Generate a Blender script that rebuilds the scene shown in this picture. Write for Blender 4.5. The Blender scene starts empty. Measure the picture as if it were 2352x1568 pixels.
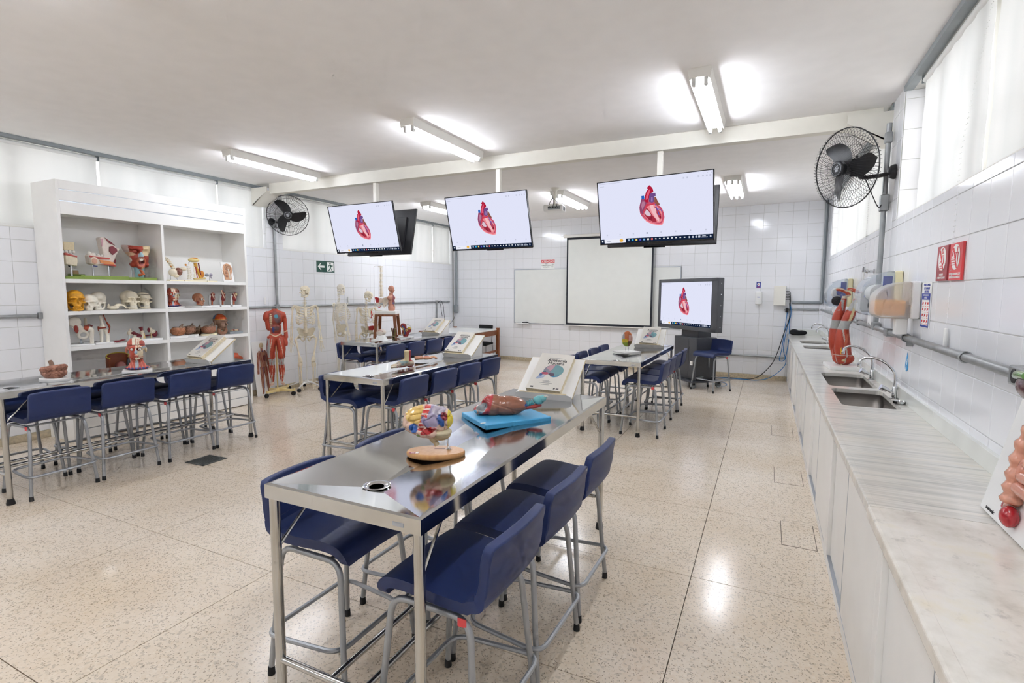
import bpy, bmesh, math, random
import numpy as np
from mathutils import Vector, Matrix, Euler
R = math.radians
random.seed(7); rng = np.random.default_rng(7)
scene = bpy.context.scene
COL = scene.collection

# ---------------------------------------------------------------- camera
FPX, YAW, PITCH, ROLL, CAMH = 1199.65, R(25.9412), R(5.4975), R(0.2106), 1.6753
fw = Vector((-math.sin(YAW)*math.cos(PITCH), math.cos(YAW)*math.cos(PITCH), -math.sin(PITCH)))
rt0 = Vector((math.cos(YAW), math.sin(YAW), 0)); up0 = rt0.cross(fw)
rt = rt0*math.cos(ROLL) + up0*math.sin(ROLL); up = up0*math.cos(ROLL) - rt0*math.sin(ROLL)
cam_d = bpy.data.cameras.new('camera'); cam_d.sensor_width = 36; cam_d.sensor_fit = 'HORIZONTAL'
cam_d.lens = FPX/2352*36; cam_d.clip_start = .02; cam_d.clip_end = 200
cam = bpy.data.objects.new('camera', cam_d); COL.objects.link(cam); scene.camera = cam
mw = Matrix((rt, up, -fw)).transposed().to_4x4(); mw.translation = (0, 0, CAMH); cam.matrix_world = mw

# ---------------------------------------------------------------- world, exposure
scene.view_settings.view_transform = 'Standard'; scene.view_settings.look = 'None'
scene.view_settings.gamma = 1; scene.view_settings.use_curve_mapping = False
scene.view_settings.exposure = 1.58
LAMP_STRENGTH = 22.0
SKY_STRENGTH = 1.6
SCREEN_STRENGTH = 0.34
world = bpy.data.worlds.new('world'); scene.world = world; world.use_nodes = True
wn = world.node_tree; wn.nodes.clear()
sky = wn.nodes.new('ShaderNodeTexSky'); sky.sky_type = 'HOSEK_WILKIE'; sky.turbidity = 9.0; sky.ground_albedo = .6
sky.sun_direction = Vector((.15, .35, .92)).normalized()
bg = wn.nodes.new('ShaderNodeBackground'); bg.inputs['Strength'].default_value = SKY_STRENGTH
wo = wn.nodes.new('ShaderNodeOutputWorld')
hs = wn.nodes.new('ShaderNodeHueSaturation'); hs.inputs['Saturation'].default_value = .08; hs.inputs['Value'].default_value = 3.2
wn.links.new(sky.outputs[0], hs.inputs['Color']); wn.links.new(hs.outputs[0], bg.inputs['Color']); wn.links.new(bg.outputs[0], wo.inputs['Surface'])
scene.cycles.use_denoising = True
scene.cycles.max_bounces = 7; scene.cycles.diffuse_bounces = 5; scene.cycles.glossy_bounces = 3
scene.cycles.use_adaptive_sampling = True; scene.cycles.adaptive_threshold = .08; scene.cycles.adaptive_min_samples = 10; scene.cycles.time_limit = 1000; scene.cycles.use_light_tree = False
scene.cycles.transparent_max_bounces = 8; scene.cycles.transmission_bounces = 4
scene.cycles.sample_clamp_indirect = 4.0
scene.cycles.caustics_reflective = False; scene.cycles.caustics_refractive = False

# ---------------------------------------------------------------- room constants (metres)
XL, XR, H = -7.31, 0.922, 3.316
YN = -4.6                       # wall behind the camera
BROT = R(-3.6863); BO = Vector((-3, 11.2728, 0))
BEX = Vector((math.cos(BROT), math.sin(BROT), 0)); BN = Vector((math.sin(BROT), -math.cos(BROT), 0))
def BW(s, z, d=0.0):            # a point on the back wall: s along it, z up, d out into the room
    p = BO + BEX*s + BN*d; return Vector((p.x, p.y, z))
def yback(x): return 11.2728 + math.tan(BROT)*(x+3)
def pix(p):                     # where a world point falls in the picture (used only to rank pieces by size)
    d = Vector(p) - Vector((0, 0, CAMH)); w = d.dot(fw)
    if w < .05: return None
    return 1176+FPX*d.dot(rt)/w, 784-FPX*d.dot(up)/w, w

# ---------------------------------------------------------------- materials
def lin(c):
    if isinstance(c, str):
        c = c.lstrip('#'); c = [int(c[i:i+2], 16)/255 for i in (0, 2, 4)]
    return tuple((x/12.92 if x <= .04045 else ((x+.055)/1.055)**2.4) for x in c[:3])
def rgba(c): return lin(c)+(1.0,)
M = {}
class NT:
    def __init__(s, name):
        s.m = bpy.data.materials.new(name); s.m.use_nodes = True; s.t = s.m.node_tree
        s.b = s.t.nodes['Principled BSDF']; s.out = s.t.nodes['Material Output']; M[name] = s.m
    def n(s, k, **kw):
        nd = s.t.nodes.new(k)
        for a, v in kw.items(): setattr(nd, a, v)
        return nd
    def l(s, a, b): s.t.links.new(a, b)
    def coords(s, kind='Object', scale=1.0, sc3=None):
        tc = s.n('ShaderNodeTexCoord'); mp = s.n('ShaderNodeMapping')
        mp.inputs['Scale'].default_value = sc3 or (scale,)*3
        s.l(tc.outputs[kind], mp.inputs['Vector']); return mp.outputs['Vector']
    def world_coords(s, sc3=(1, 1, 1)):
        g = s.n('ShaderNodeNewGeometry'); mp = s.n('ShaderNodeMapping'); mp.inputs['Scale'].default_value = sc3
        s.l(g.outputs['Position'], mp.inputs['Vector']); return mp.outputs['Vector']
    def noise(s, vec, scale, detail=3, rough=.5):
        nd = s.n('ShaderNodeTexNoise'); nd.inputs['Scale'].default_value = scale
        nd.inputs['Detail'].default_value = detail; nd.inputs['Roughness'].default_value = rough
        if vec is not None: s.l(vec, nd.inputs['Vector'])
        return nd.outputs['Fac']
    def ramp(s, fac, stops):
        r = s.n('ShaderNodeValToRGB'); e = r.color_ramp.elements
        while len(e) < len(stops): e.new(.5)
        for el, (p, c) in zip(e, stops): el.position = p; el.color = rgba(c)
        s.l(fac, r.inputs['Fac']); return r.outputs['Color']
    def mix(s, fac, a, b, mode='MIX'):
        nd = s.n('ShaderNodeMix', data_type='RGBA', blend_type=mode)
        for i, v in ((0, fac), (6, a), (7, b)):
            if hasattr(v, 'is_linked') or hasattr(v, 'links'): s.l(v, nd.inputs[i])
            else: nd.inputs[i].default_value = v if i == 0 else rgba(v)
        return nd.outputs[2]
    def bump(s, h, strength, dist=.002):
        b = s.n('ShaderNodeBump'); b.inputs['Strength'].default_value = strength; b.inputs['Distance'].default_value = dist
        s.l(h, b.inputs['Height']); s.l(b.outputs[0], s.b.inputs['Normal'])
    def set(s, **k):
        for a, v in k.items():
            i = s.b.inputs[a.replace('_', ' ')]
            if hasattr(v, 'links'): s.l(v, i)
            else: i.default_value = v
        return s
def plain(name, c, rough=.5, metal=0.0, var=.06, scale=6.0, coat=0.0, bump=0.0):
    t = NT(name); f = t.noise(t.world_coords(), scale, 1)
    c1 = lin(c); r = t.n('ShaderNodeValToRGB'); e = r.color_ramp.elements
    e[0].position, e[1].position = .3, .7
    e[0].color = tuple(max(0, x*(1-var)) for x in c1)+(1,); e[1].color = tuple(min(1, x*(1+var)) for x in c1)+(1,)
    t.l(f, r.inputs['Fac']); t.set(Base_Color=r.outputs['Color'], Roughness=rough, Metallic=metal)
    if coat: t.set(Coat_Weight=coat, Coat_Roughness=.08)
    if bump: t.bump(t.noise(t.world_coords(), 220, 2), bump, .001)
    return t.m

def emit_mat(name, c, strength, attr=False):
    t = NT(name); t.t.nodes.remove(t.b)
    e = t.n('ShaderNodeEmission'); e.inputs['Strength'].default_value = strength
    if attr:
        a = t.n('ShaderNodeAttribute', attribute_name='Col'); t.l(a.outputs['Color'], e.inputs['Color'])
    else: e.inputs['Color'].default_value = rgba(c)
    t.l(e.outputs[0], t.out.inputs['Surface'])
    if attr: t.m.cycles.emission_sampling = 'NONE'
    return t.m

plain('ceiling_paint', '#f8f6f5', .85, var=.015)
plain('tile', '#f2f3f6', .12, var=.012, scale=.9)
plain('grout', '#c6c6c2', .8)
plain('wall_paint', '#e6e6e4', .8, var=.02)
plain('baseboard', '#c3b69c', .35, var=.18, scale=30)
plain('white_metal', '#eceae4', .45, var=.02)
plain('cream_metal', '#efece2', .5, var=.02)
plain('laminate', '#f3f2ef', .35, var=.015)
plain('laminate_edge', '#d9c9a6', .6, var=.1, scale=40)
plain('groove_metal', '#aeb4bd', .3, metal=.7, var=.05)
plain('board_white', '#eef0ec', .2, var=.012)
plain('screen_cloth', '#eceee9', .75, var=.01)
plain('black_border', '#1b1f2a', .6)
plain('navy_vinyl', '#1a2b5a', .46, var=.08, scale=3, bump=.04)
plain('frame_grey', '#a3a6aa', .38, metal=.55, var=.05)
plain('black_rubber', '#16171a', .6)
plain('black_plastic', '#1d1e21', .38)
plain('dark_plastic', '#2a2b2f', .45)
plain('cart_grey', '#4a4c51', .42, var=.05)
plain('bezel', '#15161a', .25)
plain('galvanised', '#a2a5a6', .42, metal=.75, var=.14, scale=9)
plain('conduit_grey', '#8e9598', .5, var=.06)
plain('chrome', '#d6d8da', .08, metal=1.0, var=.02)
plain('sink_steel', '#8b8681', .3, metal=.9, var=.1)
plain('white_plastic', '#f0f0ee', .35, var=.015)
plain('cream_plastic', '#efe7bd', .45, var=.02)
plain('paper', '#f3efe6', .6, var=.02)
plain('paper_edge', '#dccfb2', .8, var=.15, scale=120)
plain('bone', '#e9dfc8', .5, var=.08, scale=16)
plain('bone_pale', '#efe9da', .5, var=.06, scale=16)
plain('ochre_bone', '#d79a22', .5, var=.16, scale=30)
plain('yellow_paint', '#ecd79a', .45, var=.05)
plain('pole_white', '#e7e6e2', .4)
plain('green_base', '#7f9440', .55, var=.08)
plain('blue_board', '#4aa7d8', .4, var=.03)
plain('cream_base', '#efe4c0', .55, var=.04)
plain('sign_green', '#10493c', .45)
plain('sign_white', '#f4f5f2', .5)
plain('sign_red', '#d8454a', .42)
plain('sign_maroon', '#a03840', .42)
plain('sign_blue', '#2c3f9b', .45)
plain('drop_blue', '#3f9bd3', .45)
plain('cable_black', '#1e1f22', .55)
plain('cable_blue', '#2f7fc0', .5)
plain('fabric_black', '#17191b', .85, bump=.2)
plain('grate', '#6d6f6c', .45, metal=.6)
plain('ink', '#1a1a1c', .6)
plain('ink_grey', '#6c6c70', .6)
plain('ink_blue', '#35459e', .6)
plain('tube_glow_cap', '#d9d9d6', .4)
emit_mat('tube_light', '#f0f5ff', LAMP_STRENGTH)
emit_mat('screen_glow', '#dfe2f6', SCREEN_STRENGTH)
emit_mat('screen_picture', None, SCREEN_STRENGTH, attr=True)

def paint_mat(name, rough, coat=0.0, bump=0.0, bscale=90):       # painted plastic: the colours sit on the model itself
    t = NT(name); a = t.n('ShaderNodeAttribute', attribute_name='Col')
    f = t.noise(t.coords('Object'), 70, 3)
    c = t.mix(f, (.88, .88, .88), (1, 1, 1)); c2 = t.mix(1.0, a.outputs['Color'], c, 'MULTIPLY')
    t.set(Base_Color=c2, Roughness=rough)
    if coat: t.set(Coat_Weight=coat, Coat_Roughness=.1)
    if bump: t.bump(t.noise(t.coords('Object'), bscale, 3), bump, .002)
paint_mat('painted', .42); paint_mat('painted_gloss', .25, .5); paint_mat('printed', .55)

# polished stainless steel with faint brushing
t = NT('steel'); v = t.world_coords((3, 60, 60)); f = t.noise(v, 9, 4); f2 = t.noise(t.world_coords(), 1.7, 3)
t.set(Base_Color=t.ramp(f2, [(.3, '#c3c5c6'), (.7, '#d8d9d9')]), Metallic=1.0)
mr = t.n('ShaderNodeMapRange'); mr.inputs['To Min'].default_value = .05; mr.inputs['To Max'].default_value = .13
t.l(f, mr.inputs['Value']); t.set(Roughness=mr.outputs[0]); t.bump(f2, .05, .01)
plain('steel_tube', '#c0bfbc', .16, metal=1.0, var=.05)

# terrazzo
t = NT('terrazzo'); w = t.world_coords()
base = t.ramp(t.noise(w, 1.3, 4), [(.25, '#dfd0bd'), (.55, '#e8dccb'), (.8, '#efe5d6')])
vo = t.n('ShaderNodeTexVoronoi'); vo.inputs['Scale'].default_value = 85; t.l(w, vo.inputs['Vector'])
chip = t.ramp(vo.outputs['Color'], [(0, '#9a8d77'), (.22, '#d9cbb0'), (.5, '#e5d9bf'), (.75, '#cdb78f'), (1, '#efe6d2')])
sep = t.n('ShaderNodeSeparateColor'); t.l(vo.outputs['Color'], sep.inputs[0])
chipm = t.ramp(sep.outputs[0], [(0, '#aa9f90'), (.12, '#c9bdab'), (.13, '#e9ddcc'), (.62, '#ebdfd0'), (.8, '#e0cfb8'), (1, '#f3ebdf')])
c = t.mix(.5, base, chipm)
vo2 = t.n('ShaderNodeTexVoronoi'); vo2.inputs['Scale'].default_value = 190; t.l(w, vo2.inputs['Vector'])
sep2 = t.n('ShaderNodeSeparateColor'); t.l(vo2.outputs['Color'], sep2.inputs[0])
dk = t.ramp(sep2.outputs[1], [(0, '#6d6251'), (.06, '#8d806b'), (.075, '#ffffff'), (1, '#ffffff')])
c = t.mix(.6, c, dk, 'MULTIPLY')
stain = t.ramp(t.noise(w, .75, 5, .6), [(.35, '#efe7da'), (.6, '#ffffff')])
c = t.mix(.8, c, stain, 'MULTIPLY')
rr = t.n('ShaderNodeMapRange'); rr.inputs['To Min'].default_value = .07; rr.inputs['To Max'].default_value = .27
t.l(t.noise(w, 2.2, 5, .65), rr.inputs['Value']); t.set(Base_Color=c, Roughness=rr.outputs[0])
t.bump(t.noise(w, 3.0, 3), .05, .004)
plain('joint_strip', '#6b5f50', .6)

# striped marble for the worktop, cloudy marble for its near slab
t = NT('marble_striped'); w = t.world_coords((.35, 1, 1))
wn1 = t.noise(t.world_coords((.55, 9, 1)), 2.0, 6, .62); wn2 = t.noise(t.world_coords((.9, 30, 1)), 2.5, 4, .6)
c = t.ramp(wn1, [(.28, '#c5c4bf'), (.42, '#dcdad4'), (.55, '#e9e6df'), (.68, '#e6e0d5'), (.8, '#d9cfc0')])
c = t.mix(.55, c, t.ramp(wn2, [(.3, '#b9bab8'), (.45, '#f0eee8'), (.7, '#ffffff')]), 'MULTIPLY')
t.set(Base_Color=c, Roughness=.16)
t = NT('marble_cloudy'); w = t.world_coords()
c = t.ramp(t.noise(w, 5.5, 6, .62), [(.3, '#c2bdb4'), (.42, '#ddd8cf'), (.56, '#e9e5de'), (.72, '#e9e2d0'), (.85, '#dcc79a')])
c = t.mix(.5, c, t.ramp(t.noise(w, 16, 5, .7), [(.28, '#a9a7a2'), (.42, '#f2f0ea'), (1, '#ffffff')]), 'MULTIPLY')
t.set(Base_Color=c, Roughness=.16)
plain('marble_upstand', '#e3e5df', .2, var=.05, scale=4)

# woods
for nm, a_, b_ in (('wood_brown', '#6f3a1c', '#93552c'), ('wood_light', '#c98f56', '#dcab72')):
    t = NT(nm); f = t.noise(t.coords('Object', sc3=(14, 14, 1.6)), 3.0, 5, .6)
    t.set(Base_Color=t.ramp(f, [(.3, a_), (.7, b_)]), Roughness=.38)

# roller-blind cloth, window glass, clear and frosted plastic
t = NT('blind_cloth'); t.t.nodes.remove(t.b)
d = t.n('ShaderNodeBsdfDiffuse'); tr = t.n('ShaderNodeBsdfTranslucent'); mx = t.n('ShaderNodeMixShader'); mx.inputs[0].default_value = .42
cc = t.ramp(t.noise(t.world_coords((1, 1, .15)), 5, 2), [(.3, '#f1f2f1'), (.7, '#f7f7f6')])
t.l(cc, d.inputs['Color']); t.l(cc, tr.inputs['Color']); t.l(d.outputs[0], mx.inputs[1]); t.l(tr.outputs[0], mx.inputs[2]); t.l(mx.outputs[0], t.out.inputs['Surface'])
def clear_mat(name, tint, gloss=.06, diffuse=0.0, dcol='#ffffff', rough=.03):
    t = NT(name); t.t.nodes.remove(t.b)
    tp = t.n('ShaderNodeBsdfTransparent'); tp.inputs['Color'].default_value = rgba(tint)
    gl = t.n('ShaderNodeBsdfGlossy'); gl.inputs['Roughness'].default_value = rough
    lw = t.n('ShaderNodeLayerWeight'); pw = t.n('ShaderNodeMath', operation='POWER'); pw.inputs[1].default_value = 4.0; t.l(lw.outputs['Facing'], pw.inputs[0])
    fr = t.n('ShaderNodeMath', operation='MULTIPLY_ADD'); fr.inputs[1].default_value = .8; fr.inputs[2].default_value = .035; t.l(pw.outputs[0], fr.inputs[0])
    m1 = t.n('ShaderNodeMixShader'); t.l(fr.outputs[0], m1.inputs[0]); t.l(tp.outputs[0], m1.inputs[1]); t.l(gl.outputs[0], m1.inputs[2])
    o = m1.outputs[0]
    if diffuse:
        df = t.n('ShaderNodeBsdfDiffuse'); df.inputs['Color'].default_value = rgba(dcol)
        m2 = t.n('ShaderNodeMixShader'); m2.inputs[0].default_value = diffuse; t.l(o, m2.inputs[1]); t.l(df.outputs[0], m2.inputs[2]); o = m2.outputs[0]
    t.l(o, t.out.inputs['Surface'])
clear_mat('window_glass', '#f6f6f6'); clear_mat('clear_plastic', '#eef2f6', diffuse=.14, dcol='#e6ecf3'); clear_mat('frosted_plastic', '#f4f2ee', diffuse=.3, dcol='#f8f6f2', rough=.15)
clear_mat('book_wrap', '#ffffff', rough=.1)

# ---------------------------------------------------------------- mesh builder
class MB:
    def __init__(s): s.v = []; s.f = []; s.c = []; s.mi = []; s.col = None; s.cur = 0; s.n = 0
    def add(s, V, F, col=None):
        V = np.asarray(V, float).reshape(-1, 3); s.v.append(V); n = s.n
        s.f += [tuple(i+n for i in f) for f in F]; s.mi += [s.cur]*len(F)
        c = col if col is not None else s.col
        if c is not None:
            c = np.asarray(lin(c) if isinstance(c, str) else c, float)
            s.c.append(np.broadcast_to(c, (len(V), 3)))
        else: s.c.append(np.ones((len(V), 3)))
        s.n += len(V); return s
    def box(s, c, size, rot=None, col=None):
        hx, hy, hz = [q/2 for q in size]
        V = np.array([(x, y, z) for z in (-hz, hz) for y in (-hy, hy) for x in (-hx, hx)])
        if rot is not None:
            m = rot if isinstance(rot, Matrix) else Euler(rot).to_matrix(); V = V @ np.array(m.to_3x3()).T
        return s.add(V+np.array(c), [(0, 2, 3, 1), (4, 5, 7, 6), (0, 1, 5, 4), (2, 6, 7, 3), (0, 4, 6, 2), (1, 3, 7, 5)], col)
    def span(s, a, b, col=None):
        a, b = np.minimum(a, b), np.maximum(a, b); return s.box((np.array(a)+b)/2, np.array(b)-a, col=col)
    def prism(s, poly, o, ex, ey, n, depth, col=None):   # a polygon in the plane (o, ex, ey) pushed along n
        o, ex, ey, n = [np.array(q, float) for q in (o, ex, ey, n)]; k = len(poly)
        A = np.array([o+ex*p[0]+ey*p[1] for p in poly]); V = np.vstack([A, A+n*depth])
        return s.add(V, [tuple(range(k))[::-1], tuple(range(k, 2*k))]+[(i, (i+1) % k, k+(i+1) % k, k+i) for i in range(k)], col)
    def tube(s, path, r, n=8, closed=False, caps=True, col=None, flat=1.0):
        P = np.array(path, float); k = len(P); rr = np.broadcast_to(np.asarray(r, float), (k,))
        T = np.roll(P, -1, 0)-np.roll(P, 1, 0) if closed else np.gradient(P, axis=0)
        T /= np.linalg.norm(T, axis=1)[:, None]+1e-12
        a = np.array((0, 0, 1.0)) if abs(T[0][2]) < .9 else np.array((1.0, 0, 0))
        N = np.cross(T[0], a); N /= np.linalg.norm(N); V = []
        for i in range(k):
            N = N-T[i]*(N@T[i]); N /= np.linalg.norm(N)+1e-12; B = np.cross(T[i], N)
            for j in range(n):
                t_ = 2*math.pi*j/n; V.append(P[i]+(N*math.cos(t_)+B*math.sin(t_)*flat)*rr[i])
        F = []
        for i in range(k if closed else k-1):
            i2 = (i+1) % k
            for j in range(n): F.append((i*n+j, i*n+(j+1) % n, i2*n+(j+1) % n, i2*n+j))
        if caps and not closed: F += [tuple(range(n))[::-1], tuple(range((k-1)*n, k*n))]
        return s.add(V, F, col)
    def lathe(s, prof, n=20, o=(0, 0, 0), axis='z', col=None, sx=1, sy=1):
        V = []; k = len(prof)
        for (r_, z_) in prof:
            for j in range(n):
                t_ = 2*math.pi*j/n; a_, b_ = r_*math.cos(t_)*sx, r_*math.sin(t_)*sy
                V.append({'z': (a_, b_, z_), 'x': (z_, a_, b_), 'y': (b_, z_, a_)}[axis])
        F = [(i*n+j, i*n+(j+1) % n, (i+1)*n+(j+1) % n, (i+1)*n+j) for i in range(k-1) for j in range(n)]
        F += [tuple(range(n))[::-1], tuple(range((k-1)*n, k*n))]
        return s.add(np.array(V)+np.array(o), F, col)
    def ball(s, c, r, n=16, m=10, rot=None, col=None):
        r = np.broadcast_to(np.asarray(r, float), (3,)); V = [(0, 0, -1)]
        for i in range(1, m):
            p = -math.pi/2+math.pi*i/m
            V += [(math.cos(p)*math.cos(2*math.pi*j/n), math.cos(p)*math.sin(2*math.pi*j/n), math.sin(p)) for j in range(n)]
        V.append((0, 0, 1)); V = np.array(V)*r
        if rot is not None: V = V @ np.array(Euler(rot).to_matrix()).T
        F = [(0, 1+(j+1) % n, 1+j) for j in range(n)]
        for i in range(m-2):
            for j in range(n): F.append((1+i*n+j, 1+i*n+(j+1) % n, 1+(i+1)*n+(j+1) % n, 1+(i+1)*n+j))
        L = 1+(m-1)*n; F += [(L, L-n+j, L-n+(j+1) % n) for j in range(n)]
        return s.add(V+np.array(c), F, col)
    def grid(s, P, col=None, flip=False):               # P: rows x cols x 3
        P = np.asarray(P, float); a, b = P.shape[:2]
        F = [(i*b+j, i*b+j+1, (i+1)*b+j+1, (i+1)*b+j) for i in range(a-1) for j in range(b-1)]
        if flip: F = [f[::-1] for f in F]
        return s.add(P.reshape(-1, 3), F, col)
    def sheet(s, P, th, col=None):                      # a grid given thickness th along its normals, closed at the rim
        P = np.asarray(P, float); a, b = P.shape[:2]
        N = np.cross(np.gradient(P, axis=1), np.gradient(P, axis=0)); N /= np.linalg.norm(N, axis=2)[..., None]+1e-12
        Q = P-N*np.asarray(th)[..., None] if np.ndim(th) else P-N*th
        V = np.vstack([P.reshape(-1, 3), Q.reshape(-1, 3)]); k = a*b
        F = [(i*b+j, (i+1)*b+j, (i+1)*b+j+1, i*b+j+1) for i in range(a-1) for j in range(b-1)]
        F += [tuple(q+k for q in f[::-1]) for f in F]
        rim = [j for j in range(b)]+[i*b+b-1 for i in range(1, a)]+[(a-1)*b+j for j in range(b-2, -1, -1)]+[i*b for i in range(a-2, 0, -1)]
        for i in range(len(rim)):
            p, q = rim[i], rim[(i+1) % len(rim)]; F.append((p, q, q+k, p+k))
        return s.add(V, F, col)
    def mesh(s, name, mats=(), smooth=40):
        me = bpy.data.meshes.new(name)
        V = np.vstack(s.v); me.from_pydata([tuple(p) for p in V], [], s.f)
        for m_ in mats: me.materials.append(M[m_] if isinstance(m_, str) else m_)
        if any(s.mi): me.polygons.foreach_set('material_index', s.mi)
        ca = me.color_attributes.new('Col', 'FLOAT_COLOR', 'POINT')
        C4 = np.ones((len(V), 4)); C4[:, :3] = np.vstack(s.c); ca.data.foreach_set('color', C4.ravel())
        finish(me, smooth); return me
    def build(s, name, mat, parent=None, smooth=40, bevel=0, loc=None, rot=None, seg=2):
        me = s.mesh(name, [mat] if isinstance(mat, str) else mat, smooth)
        return put(name, me, parent, bevel, loc, rot, seg)
def finish(me, smooth=40):
    bm = bmesh.new(); bm.from_mesh(me); bmesh.ops.recalc_face_normals(bm, faces=bm.faces); bm.to_mesh(me); bm.free()
    if smooth:
        me.polygons.foreach_set('use_smooth', [True]*len(me.polygons)); me.set_sharp_from_angle(angle=R(smooth))
    me.update()
def put(name, me, parent=None, bevel=0, loc=None, rot=None, seg=2):
    o = bpy.data.objects.new(name, me); COL.objects.link(o); o.parent = parent
    if loc is not None: o.location = loc
    if rot is not None: o.rotation_euler = rot
    if bevel:
        b = o.modifiers.new('edge', 'BEVEL'); b.width = bevel; b.segments = seg; b.limit_method = 'ANGLE'; b.angle_limit = R(40)
    return o
def tag(o, label, cat, group=None, kind=None):
    if label: o['label'] = label
    if cat: o['category'] = cat
    if group: o['group'] = group
    if kind: o['kind'] = kind
    return o
def thing(name, label, cat, loc=(0, 0, 0), rz=0.0, group=None):
    o = bpy.data.objects.new(name, None); COL.objects.link(o); o.empty_display_size = .05
    o.location = loc; o.rotation_euler = (0, 0, rz); return tag(o, label, cat, group)
def struct(o): o['kind'] = 'structure'; return o
def copy_tree(o, parent=None, loc=None, rz=None, label=None):
    c = o.copy(); COL.objects.link(c); c.parent = parent
    if loc is not None: c.location = loc
    if rz is not None: c.rotation_euler = (0, 0, rz)
    if label: c['label'] = label
    for ch in o.children: copy_tree(ch, c)
    return c
def text(name, body, parent, size, loc, rot, mat, align='CENTER', bold=0.0, ext=.0006, shear=0.0):
    cu = bpy.data.curves.new(name, 'FONT'); cu.body = body; cu.size = size; cu.align_x = align; cu.align_y = 'CENTER'
    cu.extrude = ext; cu.offset = bold; cu.shear = shear; cu.materials.append(M[mat]); cu.resolution_u = 2
    o = bpy.data.objects.new(name, cu); COL.objects.link(o)
    me = bpy.data.meshes.new_from_object(o.evaluated_get(bpy.context.evaluated_depsgraph_get())); bpy.data.objects.remove(o); bpy.data.curves.remove(cu)
    if not me.materials: me.materials.append(M[mat])
    return put(name, me, parent, loc=loc, rot=rot)
def arc(c, r, a0, a1, n, plane='xy'):
    out = []
    for i in range(n+1):
        t_ = R(a0+(a1-a0)*i/n); p, q = r*math.cos(t_), r*math.sin(t_)
        out.append({'xy': (c[0]+p, c[1]+q, c[2]), 'xz': (c[0]+p, c[1], c[2]+q), 'yz': (c[0], c[1]+p, c[2]+q)}[plane])
    return out
def rounded(path, r, n=5, closed=False):              # round the corners of a polyline
    P = [np.array(p, float) for p in path]; out = []; k = len(P)
    for i in range(k):
        if not closed and i in (0, k-1): out.append(P[i]); continue
        a, b, c = P[i-1], P[i], P[(i+1) % k]; u = a-b; v = c-b; lu, lv = np.linalg.norm(u), np.linalg.norm(v)
        d = min(r, lu*.49, lv*.49); p0, p1 = b+u/lu*d, b+v/lv*d
        for j in range(n+1):
            t_ = j/n; out.append((1-t_)**2*p0+2*t_*(1-t_)*b+t_*t_*p1)
    return out
def spline(pts, n=6):                                   # smooth curve through points
    P = [np.array(p, float) for p in pts]; P = [2*P[0]-P[1]]+P+[2*P[-1]-P[-2]]; out = []
    for i in range(1, len(P)-2):
        for j in range(n):
            t_ = j/n; out.append(.5*((2*P[i])+(-P[i-1]+P[i+1])*t_+(2*P[i-1]-5*P[i]+4*P[i+1]-P[i+2])*t_**2+(-P[i-1]+3*P[i]-3*P[i+1]+P[i+2])*t_**3))
    out.append(P[-2]); return out
def fuse(mb, voxel, smooth=4, factor=.5):               # melt overlapping lumps into one continuous skin
    me = mb.mesh('tmp', smooth=0); o = bpy.data.objects.new('tmp', me); COL.objects.link(o)
    r_ = o.modifiers.new('r', 'REMESH'); r_.mode = 'VOXEL'; r_.voxel_size = voxel; r_.adaptivity = 0
    if smooth: s_ = o.modifiers.new('s', 'SMOOTH'); s_.iterations = smooth; s_.factor = factor
    dg = bpy.context.evaluated_depsgraph_get(); me2 = bpy.data.meshes.new_from_object(o.evaluated_get(dg))
    bpy.data.objects.remove(o); bpy.data.meshes.remove(me); return me2
def skin(me, name, mat, parent, colfn=None, warp=None, loc=None, rot=None, smooth=70):
    n = len(me.vertices); P = np.empty(n*3); me.vertices.foreach_get('co', P); P = P.reshape(-1, 3)
    Nn = np.empty(n*3); me.vertices.foreach_get('normal', Nn); Nn = Nn.reshape(-1, 3)
    P0 = P.copy()
    if warp is not None: P = warp(P, Nn); me.vertices.foreach_set('co', P.ravel())
    for at in list(me.color_attributes): me.color_attributes.remove(at)
    ca = me.color_attributes.new('Col', 'FLOAT_COLOR', 'POINT'); C4 = np.ones((n, 4))
    if colfn is not None: C4[:, :3] = colfn(P0, Nn)
    ca.data.foreach_set('color', C4.ravel()); me.materials.clear(); me.materials.append(M[mat]); me.name = name
    finish(me, smooth); return put(name, me, parent, loc=loc, rot=rot)
def colmap(base, *rules):                               # rules: (mask function, colour); later ones win
    def fn(P, N):
        C = np.tile(np.array(lin(base)), (len(P), 1))
        for m_, c in rules: C[m_(P)] = lin(c)
        return C
    return fn
def near(c, r):
    c = np.array(c); r = np.broadcast_to(np.asarray(r, float), (3,)); return lambda P: (((P-c)/r)**2).sum(1) < 1
def dents(*ds):                                         # (centre, radius, depth) pushed in along the normal; negative depth swells
    def fn(P, N):
        Q = P.copy()
        for c, r, d in ds:
            c = np.array(c); r_ = np.broadcast_to(np.asarray(r, float), (3,)); q = (((P-c)/r_)**2).sum(1); Q -= N*(d*np.exp(-q*1.6))[:, None]
        return Q
    return fn
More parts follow.
